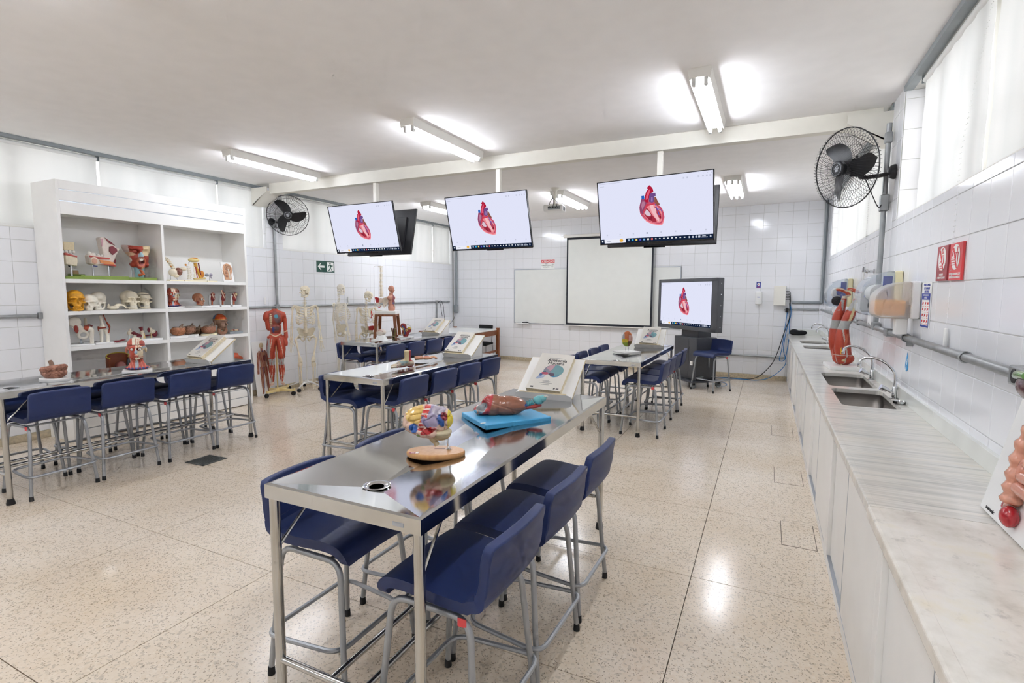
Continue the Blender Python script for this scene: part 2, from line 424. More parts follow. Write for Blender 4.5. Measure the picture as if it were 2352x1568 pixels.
# ================================================================ ROOM SHELL
# floor: terrazzo slabs in a grid of thin joints
fl = MB(); fl.span((XL-.3, YN-.3, -.12), (XR+.3, 12.2, -.012)); floor = struct(fl.build('floor', 'joint_strip', smooth=0))
PX, PY, OX, OY, G = 1.133, 1.062, -.33, 2.05, .0045
slab_me = None
for i in range(-8, 3):
    for j in range(-8, 11):
        x0, y0 = OX+i*PX, OY+j*PY
        a = (max(x0+G/2, XL-.05), max(y0+G/2, YN-.05)); b = (min(x0+PX-G/2, XR+.05), min(y0+PY-G/2, 11.9))
        if b[0]-a[0] < .02 or b[1]-a[1] < .02: continue
        full = abs(b[0]-a[0]-PX+G) < 1e-6 and abs(b[1]-a[1]-PY+G) < 1e-6
        if full and slab_me is None:
            m_ = MB(); m_.box((0, 0, -.015), (PX-G, PY-G, .03)); slab_me = m_.mesh('floor_slab', ['terrazzo'], 0)
        c = ((a[0]+b[0])/2, (a[1]+b[1])/2, 0)
        if full: put('floor_slab', slab_me, floor, loc=c)
        else:
            m_ = MB(); m_.box((0, 0, -.015), (b[0]-a[0], b[1]-a[1], .03)); m_.build('floor_slab', 'terrazzo', floor, 0, loc=c)
for (x0, x1, y0, y1) in ((.16, .37, 3.79, 4.2), (.13, .36, 5.05, 5.5), (.12, .35, 6.75, 7.25)):
    m_ = MB(); m_.span((x0, y0, -.005), (x1, y1, .0008)); pm = m_.build('floor_patch_joint', 'joint_strip', floor, 0)
    m_ = MB(); m_.span((x0+.005, y0+.005, -.004), (x1-.005, y1-.005, .0018)); m_.build('floor_patch', 'terrazzo', floor, 0)
cl = MB(); cl.span((XL-.3, YN-.3, H), (XR+.3, 12.2, H+.12)); ceiling = struct(cl.build('ceiling', 'ceiling_paint', smooth=0))

ZWL, ZWR, ZT_ = 2.345, 2.27, H-.035
LW = [(.5, 5.944), (6.266, 11.466)]; RW = [(-.6, 5.286), (5.686, 10.312)]
TH = .22
def long_wall(name, x0, x1, zsill, wins, yend):
    m_ = MB(); m_.span((x0, YN, 0), (x1, yend, zsill)); y = YN
    for (a, b) in wins:
        m_.span((x0, y, zsill), (x1, a, H)); m_.span((x0, a, ZT_), (x1, b, H)); y = b
    m_.span((x0, y, zsill), (x1, yend, H)); return struct(m_.build(name, 'grout', smooth=0))
wall_left = long_wall('wall_left', XL-TH, XL, ZWL, LW, 11.75)
wall_right = long_wall('wall_right', XR, XR+TH, ZWR, RW, 11.3)
m_ = MB(); q = [BW(-4.42, 0), BW(4.2, 0), BW(4.2, 0, -.2), BW(-4.42, 0, -.2)]
m_.prism([(p.x, p.y) for p in q], (0, 0, 0), (1, 0, 0), (0, 1, 0), (0, 0, 1), H); wall_back = struct(m_.build('wall_back', 'grout', smooth=0))
m_ = MB(); m_.span((XL-.3, YN-.2, 0), (XR+.3, YN, H)); wall_front = struct(m_.build('wall_front', 'wall_paint', smooth=0))

# ceramic tiles, each a piece of its own (the 300 that show largest; the rest joined)
TPZ, TZ0, TPU, TG = .2362, .085, .2455, .0035
def tile_wall(parent, o, eu, n, u0, u1, ztop, off, holes):
    o, eu, n = Vector(o), Vector(eu), Vector(n); cells = []
    us = [u0]; u = u0+((off-u0) % TPU)
    while u < u1: us.append(u) if u > us[-1]+1e-4 else None; u += TPU
    us.append(u1); zs = [TZ0]
    while zs[-1]+TPZ < ztop: zs.append(zs[-1]+TPZ)
    zs.append(ztop)
    for i in range(len(us)-1):
        for j in range(len(zs)-1):
            rects = [(us[i], us[i+1], zs[j], zs[j+1])]
            for (a, b, c, d) in holes:
                new = []
                for (p, q, r_, s_) in rects:
                    if q <= a or p >= b or s_ <= c or r_ >= d: new.append((p, q, r_, s_)); continue
                    if r_ < c: new.append((p, q, r_, c))
                    if s_ > d: new.append((p, q, d, s_))
                    if p < a: new.append((p, a, max(r_, c), min(s_, d)))
                    if q > b: new.append((b, q, max(r_, c), min(s_, d)))
                rects = new
            for r_ in rects:
                if r_[1]-r_[0] > .012 and r_[3]-r_[2] > .012: cells.append(r_)
    def area(r_):
        P = [pix(o+eu*a+Vector((0, 0, b))) for a, b in ((r_[0], r_[2]), (r_[1], r_[2]), (r_[1], r_[3]), (r_[0], r_[3]))]
        if None in P: return 0
        if max(p[0] for p in P) < 0 or min(p[0] for p in P) > 2352 or max(p[1] for p in P) < 0 or min(p[1] for p in P) > 1568: return 0
        return abs(sum(P[k][0]*P[(k+1) % 4][1]-P[(k+1) % 4][0]*P[k][1] for k in range(4)))/2
    cells.sort(key=area, reverse=True)
    rot = Matrix((eu, n.cross(eu)*-1 if False else Vector((0, 0, 1)), n)).transposed().to_4x4()
    def shape(m_, w, h, cx=0, cz=0, base=None):
        w, h = w/2-TG/2, h/2-TG/2; e = .0025; t_ = .0045
        V = [(-w, -h, 0), (w, -h, 0), (w, h, 0), (-w, h, 0), (-w, -h, t_-e/2), (w, -h, t_-e/2), (w, h, t_-e/2), (-w, h, t_-e/2), (-w+e, -h+e, t_), (w-e, -h+e, t_), (w-e, h-e, t_), (-w+e, h-e, t_)]
        F = [(8, 9, 10, 11)]+[(k, (k+1) % 4, 4+(k+1) % 4, 4+k) for k in range(4)]+[(4+k, 4+(k+1) % 4, 8+(k+1) % 4, 8+k) for k in range(4)]
        if base: V = [tuple(base @ Vector(v)) for v in V]
        m_.add(V, F)
    cache = {}; rest = MB()
    for k, (a, b, c, d) in enumerate(cells):
        pos = o+eu*((a+b)/2)+Vector((0, 0, (c+d)/2)); mt = Matrix.Translation(pos) @ rot
        if k < 300:
            key = (round(b-a, 3), round(d-c, 3))
            if key not in cache:
                m_ = MB(); shape(m_, b-a, d-c); cache[key] = m_.mesh('tile', ['tile'], 0)
            t_ = put('tile', cache[key], parent); t_.matrix_world = mt
        else: shape(rest, b-a, d-c, base=mt)
    if rest.n: rr_ = rest.build('tile_field', 'tile', parent, 0); rr_['kind'] = 'stuff'
tile_wall(wall_left, (XL, 0, 0), (0, 1, 0), (1, 0, 0), YN, 11.5, H, 5.69, [(a, b, ZWL, H) for a, b in LW])
tile_wall(wall_right, (XR, 0, 0), (0, 1, 0), (-1, 0, 0), YN, 11.02, H, 3.475, [(a, b, ZWR, H) for a, b in RW]+[(-5, 11.02, 0, .86)])
tile_wall(wall_back, BO, BEX, BN, -4.31, 3.93, H, -.81+.01, [])
# reveals of the window openings, tiled
for (w_, xs, wins, zs) in ((wall_left, XL-.1, LW, ZWL), (wall_right, XR+.1, RW, ZWR)):
    for (a, b) in wins:
        for y, s_ in ((a, 1), (b, -1)):
            z = zs
            while z < ZT_-.02:
                m_ = MB(); m_.box((xs, y+s_*.0025, (z+min(z+TPZ, ZT_))/2), (.19, .005, min(TPZ, ZT_-z)-TG)); m_.build('tile', 'tile', w_, 0, bevel=.001, seg=1); z += TPZ
        m_ = MB(); m_.span((xs-.1, a, zs-.004), (xs+.1, b, zs+.006)); m_.build('window_sill', 'white_metal', w_, 0)

# skirting
for nm, a, b in (('baseboard_left', (XL, YN, 0), (XL+.013, 11.5, TZ0)),):
    m_ = MB(); m_.span(a, b); struct(m_.build(nm, 'baseboard', smooth=0, bevel=.003))
m_ = MB(); q = [BW(-4.3, 0), BW(3.4, 0), BW(3.4, 0, .013), BW(-4.3, 0, .013)]
m_.prism([(p.x, p.y) for p in q], (0, 0, 0), (1, 0, 0), (0, 1, 0), (0, 0, 1), TZ0); struct(m_.build('baseboard_back', 'baseboard', smooth=0, bevel=.003))
# thin dark head rails where the window bands meet the ceiling
k = 1
for x, wins, s_ in ((XL, LW, 1), (XR, RW, -1)):
    for (a, b) in wins:
        m_ = MB(); m_.span((x-s_*.05, a, ZT_-.004), (x+s_*.012, b, H)); struct(m_.build('trim_%d' % k, 'conduit_grey', smooth=0)); k += 1

# windows: aluminium frames, mullions, glass
def window(n, xg, wins, zs, s_):
    a, b = wins
    w_ = struct(thing('window_%d' % n, None, None)); zt = ZT_
    f = MB(); f.span((xg-.02, a, zs), (xg+.02, b, zs+.045)); f.span((xg-.02, a, zt-.045), (xg+.02, b, zt)); f.span((xg-.02, a, zs), (xg+.02, a+.045, zt)); f.span((xg-.02, b-.045, zs), (xg+.02, b, zt))
    f.build('window_frame', 'white_metal', w_, 0)
    cnt = max(2, round((b-a)/.78)); st = (b-a)/cnt
    for i in range(1, cnt):
        m_ = MB(); m_.span((xg-.025, a+i*st-.055, zs+.04), (xg+.025, a+i*st+.055, zt-.04)); m_.build('mullion', 'white_metal', w_, 0)
    for i in range(cnt):
        m_ = MB(); m_.span((xg-.02, a+i*st+.05, zs+.3), (xg+.02, a+(i+1)*st-.05, zs+.335)); m_.build('transom', 'white_metal', w_, 0)
        m_ = MB(); m_.span((xg-.003, a+i*st+.02, zs+.02), (xg+.003, a+(i+1)*st-.02, zt-.02)); m_.build('pane', 'window_glass', w_, 0)
for n, (xg, wn_, zs, s_) in enumerate(((XL-.16, LW[0], ZWL, 1), (XL-.16, LW[1], ZWL, 1), (XR+.16, RW[0], ZWR, -1), (XR+.16, RW[1], ZWR, -1))): window(n+1, xg, wn_, zs, s_)

# roller blinds, drawn down over the windows
def blind(x, a, b, zs, label, chain=None, s_=1):
    t_ = thing('roller_blind', label, 'blind', (x, (a+b)/2, zs), 0, 'white roller blinds over the high windows'); L = b-a; hh = ZT_-zs
    n_ = 24; P = np.array([[(s_*(.004*math.sin(j*1.7)+.003*math.sin(i*2.1)), -L/2+L*j/n_, .03+(hh-.06)*i/6) for j in range(n_+1)] for i in range(7)])
    m_ = MB(); m_.sheet(P, .0012); m_.build('cloth', 'blind_cloth', t_)
    m_ = MB(); m_.box((0, 0, .022), (.012, L, .026)); m_.build('bottom_bar', 'white_plastic', t_, bevel=.003)
    m_ = MB(); m_.tube([(0, -L/2-.005, hh-.035), (0, L/2+.005, hh-.035)], .022, 12); m_.build('roller_tube', 'white_plastic', t_)
    m_ = MB()
    for e in (-1, 1): m_.box((0, e*(L/2+.006), hh-.03), (.05, .006, .055))
    m_.build('end_bracket', 'conduit_grey', t_)
    if chain:
        yl, zl, xo = chain; m_ = MB(); pts = []
        for i in range(60):
            f_ = i/59
            for d_ in (-.012, .012):
                m_.ball((xo*min(1, f_*2.2), yl-(a+b)/2+d_, (hh-.05)*(1-f_)+(zl-zs)*f_), .0022, 5, 4)
        m_.build('bead_chain', 'white_plastic', t_)
        m_ = MB(); m_.box((xo, yl-(a+b)/2, zl-zs-.045), (.014, .034, .11)); m_.build('chain_weight', 'white_plastic', t_, bevel=.006)
    return t_
xb = XL-.055
blind(xb, .62, 2.13, ZWL, 'white roller blind at the very edge of the photo, above the brown brain')
blind(xb, 2.16, 3.63, ZWL, 'white roller blind behind the upper end of the shelving unit, left of the first gap')
blind(xb, 3.66, 5.155, ZWL, 'white roller blind above the middle of the shelving unit')
blind(xb, 5.185, 5.93, ZWL, 'narrow white roller blind between shelving unit and fan pillar', (5.86, 1.55, .075))
blind(xb, 6.29, 7.765, ZWL, 'white roller blind right behind the black fan on the exit sign wall', (7.74, 1.55, .075))
blind(xb, 7.79, 9.18, ZWL, 'white roller blind behind the tilted back of the hanging screen', (9.15, 1.52, .075))
blind(xb, 9.21, 10.69, ZWL, 'white roller blind over the white table in the far corner')
blind(xb, 10.72, 11.45, ZWL, 'narrow white roller blind next to the far wall corner', (11.3, 1.5, .075))
xb = XR+.065
blind(xb, .4, 2.05, ZWR, 'white roller blind out over the near end of the marble worktop', s_=-1)
blind(xb, 2.08, 3.555, ZWR, 'white roller blind at the upper edge of the photo above the intestine board', s_=-1)
blind(xb, 3.62, 4.97, ZWR, 'white roller blind above the two red signs, with bead chain', (3.66, 1.47, -.085), -1)
blind(xb, 5.78, 8.325, ZWR, 'white roller blind just behind the fan above the marble worktop', (6.6, 1.9, -.085), -1)
blind(xb, 8.365, 10.2, ZWR, 'white roller blind in the far corner above the tall muscle leg model', s_=-1)

# steel beam under the ceiling with end brackets and drop posts that carry the screens
bt = thing('support_beam', 'cream painted steel beam across the ceiling carrying the hanging screens', 'beam', (-3, 5.84, 3.158))
m_ = MB(); m_.span((-4.0, -.06, .0), (3.86, .06, H-3.158)); m_.build('channel', 'cream_metal', bt, 0, bevel=.006)
for s_, xw in ((1, XL+3.0), (-1, XR+3.0)):
    m_ = MB(); m_.prism([(0, .1), (s_*.34, .1), (s_*.34, .04), (s_*.03, -.16), (0, -.16)], (xw, -.13, 0), (1, 0, 0), (0, 0, 1), (0, 1, 0), .012)
    m_.prism([(0, .1), (s_*.34, .1), (s_*.34, .04), (s_*.03, -.16), (0, -.16)], (xw, .13, 0), (1, 0, 0), (0, 0, 1), (0, 1, 0), .012)
    m_.prism([(s_*.34, .04), (s_*.03, -.16), (0, -.16), (s_*.34, .03)], (xw, -.13, 0), (1, 0, 0), (0, 0, 1), (0, 1, 0), .26)
    m_.build('bracket', 'cream_metal', bt, 0)
for x in (-4.95, -3.03, -1.09):
    m_ = MB(); m_.span((x+3-.028, -.028, -.6), (x+3+.028, .028, .01)); m_.build('drop_post', 'cream_metal', bt, 0, bevel=.004)
# ================================================================ CEILING LAMPS
def lamp(cx, y0, y1, tubes, label, w):
    t_ = thing('ceiling_lamp', label, 'ceiling lamp', (cx, (y0+y1)/2, H), 0, 'fluorescent ceiling lamps'); L = y1-y0
    m_ = MB()
    P = [(-w/2, 0), (w/2, 0), (w/2, -.012), (w/2-.012, -.083), (w/2-.016, -.083), (w/2-.03, -.068), (-w/2+.03, -.068), (-w/2+.016, -.083), (-w/2+.012, -.083), (-w/2, -.012)]  # side lips added to keep tube light off the nearby ceiling
    m_.prism(P, (0, -L/2, 0), (1, 0, 0), (0, 0, 1), (0, 1, 0), L); m_.build('housing', 'white_metal', t_, 0, bevel=.003)
    xs = [(k-(tubes-1)/2)*((w-.085)/max(1, tubes-1)) for k in range(tubes)]
    for x in xs:
        m_ = MB(); m_.tube([(x, -L/2+.06, -.105), (x, L/2-.06, -.105)], .0145, 10); tb = m_.build('tube', 'tube_light', t_)
        m_ = MB()
        for e in (-1, 1):
            m_.box((x, e*(L/2-.035), -.09), (.026, .03, .06)); m_.tube([(x, e*(L/2-.062), -.105), (x, e*(L/2-.045), -.105)], .0155, 10)
        m_.build('tube_holder', 'tube_glow_cap', tb, bevel=.002)
for k, (y0, y1, tubes, w) in enumerate(((.18, 1.58, 2, .17), (4.2, 5.56, 2, .17), (8.17, 9.56, 3, .24), (-3.82, -2.42, 2, .17))):  # last row is unseen, added to brighten the near half of the room
    for j, x in enumerate((-5.77, -3.17, -.52)):
        lab = [['two-tube ceiling lamp out over the near end of the table by the shelves', 'two-tube ceiling lamp just entering the photo at its top edge', 'two-tube ceiling lamp above the camera near the marble worktop'],
               ['lit two-tube ceiling lamp nearest the white shelving unit', 'lit two-tube ceiling lamp in front of the middle hanging screen', 'lit two-tube ceiling lamp nearest the worktop wall, in front of the beam'],
               ['lit ceiling lamp behind the beam, partly hidden by the middle hanging screen', 'lit three-tube ceiling lamp right behind the projector', 'lit three-tube ceiling lamp behind the beam, beside the large hanging screen'],
               ['two-tube ceiling lamp behind the camera on the shelf side', 'two-tube ceiling lamp behind the camera in the middle', 'two-tube ceiling lamp behind the camera on the worktop side']][k][j]
        lamp(x if k else x-.1*(j == 1), y0, y1, tubes, lab, w)

# ================================================================ WHITE SHELVING UNIT
CX0, CXF, CY0, CY1, CZ = XL+.014, -6.788, 2.95, 5.18, 2.835
cb = thing('shelving_unit', 'tall white laminate shelving unit with slatted head full of anatomy models', 'shelving unit', (CXF, CY0, 0))
def cpart(nm, a, b, mat='laminate', bev=.0015):
    m_ = MB(); m_.span(np.array(a)-np.array((CXF, CY0, 0)), np.array(b)-np.array((CXF, CY0, 0))); return m_.build(nm, mat, cb, 0, bevel=bev, seg=1)
cpart('side_panel', (CX0, CY0, 0), (CXF, CY0+.03, CZ)); cpart('side_panel', (CX0, CY1-.03, 0), (CXF, CY1, CZ))
cpart('top_panel', (CX0, CY0+.03, CZ-.03), (CXF-.02, CY1-.03, CZ)); cpart('back_panel', (CX0, CY0+.03, 0), (CX0+.012, CY1-.03, CZ-.03))
for a, b in ((2.74, CZ), (2.622, 2.734), (2.478, 2.612)):
    cpart('head_slat', (CXF-.02, CY0+.03, a), (CXF, CY1-.03, b))
for z in (2.737, 2.617): cpart('groove_rail', (CXF-.02, CY0+.03, z-.006), (CXF-.006, CY1-.03, z+.006), 'groove_metal')
cpart('head_backing', (CXF-.03, CY0+.03, 2.48), (CXF-.02, CY1-.03, CZ-.03))
cpart('compartment_top', (CX0+.012, CY0+.03, 2.5), (CXF-.03, CY1-.03, 2.525))
cpart('divider', (CX0+.012, 4.005, .64), (CXF-.006, 4.037, 2.5))
SH = [1.79, 1.44, 1.05, .64]
for z in SH:
    cpart('shelf', (CX0+.012, CY0+.03, z-.042), (CXF-.004, 4.005, z)); cpart('shelf', (CX0+.012, 4.037, z-.042), (CXF-.004, CY1-.03, z))
for i in range(5):
    z0 = .012+i*.118; cpart('plinth_slat', (CXF-.02, CY0+.03, z0), (CXF, CY1-.03, z0+.108))
    cpart('groove_rail', (CXF-.018, CY0+.03, z0+.108), (CXF-.006, CY1-.03, z0+.118), 'groove_metal')

# ================================================================ STEEL DISSECTION TABLES
TW, TL = .719, 2.188
def make_table(loc, rz, label):
    x, y, z = loc
    t_ = thing('steel_table', label, 'table', (x, y, 0), rz, 'stainless steel dissection tables')
    w, l = TW/2, TL/2; sk = .056; d = .03
    m_ = MB(); rim = .014
    o_ = [(-w, -l), (w, -l), (w, l), (-w, l)]; i_ = [(-w+rim, -l+rim), (w-rim, -l+rim), (w-rim, l-rim), (-w+rim, l-rim)]
    da, db = (0, -l+.215), (0, l-.4)
    V = [(a, b, z-.003) for a, b in o_]+[(a, b, z) for a, b in i_]+[(da[0], da[1], z-d), (db[0], db[1], z-d*.55)]+[(a, b, z-sk) for a, b in o_]+[(a*.985, b*.995, z-sk) for a, b in o_]
    F = [(k, (k+1) % 4, 4+(k+1) % 4, 4+k) for k in range(4)]
    F += [(4, 5, 8), (5, 6, 9, 8), (6, 7, 9), (7, 4, 8, 9)]+[(k, 10+k, 10+(k+1) % 4, (k+1) % 4) for k in range(4)]
    F += [(10+k, 14+k, 14+(k+1) % 4, 10+(k+1) % 4) for k in range(4)]
    m_.add(V, F); top = m_.build('tabletop', 'steel', t_, 0)
    m_ = MB(); m_.box((0, 0, z-.05), (TW-.03, TL-.03, .004)); m_.build('underside', 'steel', t_, 0)
    m_ = MB(); m_.lathe([(.05, .006), (.054, .011), (.05, .0125), (.034, .009), (.028, .004), (.028, -.02)], 24, (da[0], da[1], z-d-.001)); dr = m_.build('drain', 'chrome', t_)
    m_ = MB(); m_.lathe([(.0285, .0065), (.001, .0065)], 20, (da[0], da[1], z-d-.001)); m_.build('drain_hole', 'black_rubber', dr)  # black disc standing in for the shade inside the drain
    for sx in (-1, 1):
        for sy in (-1, 1):
            m_ = MB(); m_.tube([(sx*(w-.024), sy*(l-.024), .03), (sx*(w-.024), sy*(l-.024), z-.045)], .0195, 16); lg = m_.build('leg', 'steel_tube', t_)
            m_ = MB(); m_.lathe([(.028, 0), (.028, .012), (.0215, .045), (.0205, .048)], 16, (sx*(w-.024), sy*(l-.024), 0)); m_.build('foot', 'black_rubber', lg)
            m_ = MB(); m_.tube([(sx*(w-.03), sy*(l-.024), z-.26), (sx*(w-.06), sy*(l-.24), z-.052)], .007, 8); m_.build('brace', 'steel_tube', t_)
    zr = .232
    for sy in (-1, 1):
        m_ = MB(); m_.tube([(-w+.024, sy*(l-.024), zr), (w-.024, sy*(l-.024), zr)], .0145, 12); m_.build('cross_rail', 'steel_tube', t_)
    for sx in (-.045, .1):
        m_ = MB(); m_.tube([(sx-.03, -l+.024, zr), (sx-.03, l-.024, zr)], .0125, 12); m_.build('long_rail', 'steel_tube', t_)
    m_ = MB(); m_.box((w-.09, -l-.0008, z-.034), (.045, .0016, .014)); m_.build('maker_plate', 'groove_metal', t_)
    return t_
def tcent(x0, y0, r_):
    c, s_ = math.cos(R(r_)), math.sin(R(r_)); return x0+TW/2*c-TL/2*s_, y0+TW/2*s_+TL/2*c
TAB = {}
for key, x0, y0, r_, z, lab in (('T1', -1.6836, 1.3158, .255, .947, 'large stainless steel table nearest the camera, with brain model and blue board'),
                                ('D', -1.9746, 5.9436, -.5015, .8723, 'stainless steel table in front of the interactive display, with coloured skull plate'),
                                ('B', -3.7661, 3.6399, -.4968, .8843, 'stainless steel table in the middle of the room, with foot and hand models'),
                                ('C', -5.8459, 6.0124, -.9062, .902, 'stainless steel table in front of the skeletons, with white brain model'),
                                ('A', -5.944, 1.8043, .5508, .8922, 'stainless steel table before the shelving unit, with head and brown brain models')):
    cx, cy = tcent(x0, y0, r_); make_table((cx, cy, z), R(r_), lab); TAB[key] = (x0, y0, z, x0+TW, y0+TL)

# ================================================================ STOOLS
def make_stool():
    t_ = thing('bar_stool', 'x', 'stool', (0, 0, 0), 0, 'navy vinyl stools with grey tube frames')
    W = .43
    # seat: front waterfall edge (+y) back to the bend (-y)
    ys = [(.178, .588), (.176, .612), (.155, .627), (.09, .632), (0, .625), (-.1, .62), (-.17, .622), (-.215, .632), (-.243, .652), (-.256, .685)]
    ys = spline([(0, a, b) for a, b in ys], 3); n_ = 12; P = []
    for k, p in enumerate(ys):
        f_ = k/(len(ys)-1); hw = W/2*(1-.10*max(0, 1-f_/.18)**2)
        P.append([(hw*u, p[1]+(.02*u*u if f_ > .75 else 0)*max(0, (f_-.75)/.25), p[2]-.008*u*u*(1 if f_ < .7 else 0)) for u in np.linspace(-1, 1, n_+1)])
    m_ = MB(); m_.sheet(np.array(P), .042); m_.build('seat', 'navy_vinyl', t_, 50, bevel=.012, seg=3)
    bk = spline([(0, -.254, .672), (0, -.266, .72), (0, -.272, .79), (0, -.28, .83), (0, -.286, .862)], 4); P = []
    for k, p in enumerate(bk):
        f_ = k/(len(bk)-1); hw = W/2*(1-.06*max(0, (f_-.7)/.3)**2)
        P.append([(hw*u, p[1]+.02*u*u, p[2]-.006*u**4*f_) for u in np.linspace(-1, 1, n_+1)])
    m_ = MB(); m_.sheet(np.array(P), .04); bo = m_.build('backrest', 'navy_vinyl', t_, 50, bevel=.012, seg=3)
    for s_ in (-1, 1):
        pth = rounded([(s_*.232, .215, .02), (s_*.188, .165, .578), (s_*.188, -.165, .578), (s_*.232, -.212, .02)], .07, 6)
        m_ = MB(); m_.tube(pth, .0125, 10); fr = m_.build('leg_frame', 'frame_grey', t_)
        for y in (.215, -.212): m_ = MB(); m_.lathe([(.016, 0), (.016, .006), (.0145, .034), (.0135, .036)], 12, (s_*.232, y+(.0005), 0)); m_.build('foot_cap', 'black_rubber', fr)
    m_ = MB(); m_.tube(rounded([(-.2, .155, .19), (.2, .155, .19), (.245, -.23, .19), (-.245, -.23, .19)], .075, 6, True), .0105, 8, closed=True); m_.build('footrest', 'frame_grey', t_)
    for y in (.11, -.11): m_ = MB(); m_.tube([(-.188, y, .58), (.188, y, .58)], .009, 8); m_.build('seat_bearer', 'frame_grey', t_)
    m_ = MB(); m_.box((-.2, -.14, .57), (.003, .034, .03)); m_.build('label_tag', 'sign_red', t_)
    return t_
stool0 = make_stool(); used = [False]
def stool(x, y, rz, label):
    if not used[0]:
        used[0] = True; stool0.location = (x, y, 0); stool0.rotation_euler = (0, 0, rz); stool0['label'] = label; return stool0
    return copy_tree(stool0, None, (x, y, 0), rz, label)
ordn = ['nearest', 'second', 'third', 'farthest']
def row(xc, ys, side, where):
    for k, y in enumerate(ys):
        o_ = ordn[k] if len(ys) == 4 else ['nearest', 'middle', 'farthest'][k]
        stool(xc+random.uniform(-.012, .012), y, (R(90) if side > 0 else R(-90))+R(random.uniform(-2, 2)), '%s navy stool %s' % (o_, where))
row(-1.0, (1.615, 2.12, 2.645), 1, 'on the worktop side of the large steel table in front')
row(-1.66, (1.70, 2.28, 2.73), -1, 'on the shelf side of the large steel table in front')
row(-5.40, (2.165, 2.69, 3.235, 3.745), 1, 'on the open side of the table before the shelving unit')
row(-5.86, (2.13, 2.70, 3.22, 3.75), -1, 'between the shelving unit and the steel table before it')
row(-3.22, (4.02, 4.53, 5.04, 5.57), 1, 'on the worktop side of the middle table with the foot model')
row(-3.60, (3.87, 4.4, 4.93, 5.45), -1, 'on the skeleton side of the middle table with the foot model')
row(-5.29, (6.35, 6.86, 7.37, 7.88), 1, 'on the room side of the table in front of the skeletons')
row(-5.75, (6.3, 6.82, 7.35, 7.85), -1, 'between the skeletons and the steel table before them')
row(-1.28, (6.235, 6.725, 7.21, 7.7), 1, 'on the worktop side of the table with the coloured skull plate')
row(-1.97, (6.225, 6.73, 7.22, 7.72), -1, 'on the whiteboard side of the table with the coloured skull plate')
lone = stool(-.806, 9.444, R(145.6), 'single navy stool standing apart next to the interactive display, mouse on its seat')
m_ = MB(); m_.ball((0, 0, .016), (.032, .052, .02), 14, 8); ms = m_.build('computer_mouse', 'black_plastic', loc=(-.84, 9.50, .625), rot=(0, 0, .6)); tag(ms, 'small black mouse lying on the seat of the single stool', 'mouse')

# ================================================================ BOOK STANDS AND BOOKS
def make_stand():
    t_ = thing('book_stand', 'x', 'book stand', (0, 0, 0), 0, 'white wedge book stands on the steel tables'); w = .205
    for s_ in (-1, 1):
        m_ = MB(); m_.prism([(.02, 0), (.29, 0), (.29, .215), (.02, .018)], (s_*(w-.03), 0, 0), (0, 1, 0), (0, 0, 1), (-s_, 0, 0), .014); m_.build('side_panel', 'laminate', t_, 0)
    m_ = MB(); m_.prism([(-.175, 0), (.175, 0), (.175, .2), (-.175, .2)], (0, .276, .006), (1, 0, 0), (0, 0, 1), (0, 1, 0), .012); m_.build('back_panel', 'laminate', t_, 0)
    a = math.atan2(.215, .29); n = (0, -math.sin(a), math.cos(a)); e = (0, math.cos(a), math.sin(a))
    m_ = MB(); m_.prism([(-w, -.012), (w, -.012), (w, .366), (-w, .366)], (0, 0, .02), (1, 0, 0), e, n, .015); b_ = m_.build('board', 'laminate', t_, 0)
    m_ = MB()
    for s_ in (-1, 1): m_.prism([(0, -.012), (.0018, -.012), (.0018, .366), (0, .366)], (s_*w-.0009, 0, .0205), (1, 0, 0), e, n, .0142)
    m_.prism([(-w, .366), (w, .366), (w, .3676), (-w, .3676)], (0, 0, .0205), (1, 0, 0), e, n, .0142); m_.build('board_edge', 'laminate_edge', b_, 0)
    lip = [(-w, 0)]+[(-w+.0, .0)]; A = []
    for k in range(7): A.append((w-.035+.035*math.sin(R(15*k)), .045+.02*math.cos(R(15*k))-.01))
    prof = [(-w+.012, .0), (w, .0)]+A[::-1]+[(-w+.03, .055), (-w+.008, .05), (-w, .038)]
    m_ = MB(); m_.prism(prof, (0, -.012, .0), (1, 0, 0), (0, -.35, .937), (0, -.937, -.35), .014); lp = m_.build('lip', 'laminate', t_, 0)
    m_ = MB(); m_.prism([(-w+.03, .0555), (w-.035, .0555), (w-.035, .0572), (-w+.03, .0565)], (0, -.0118, .0), (1, 0, 0), (0, -.35, .937), (0, -.937, -.35), .0136); m_.build('lip_edge', 'laminate_edge', lp, 0)
    return t_, a
stand0, SA = make_stand()
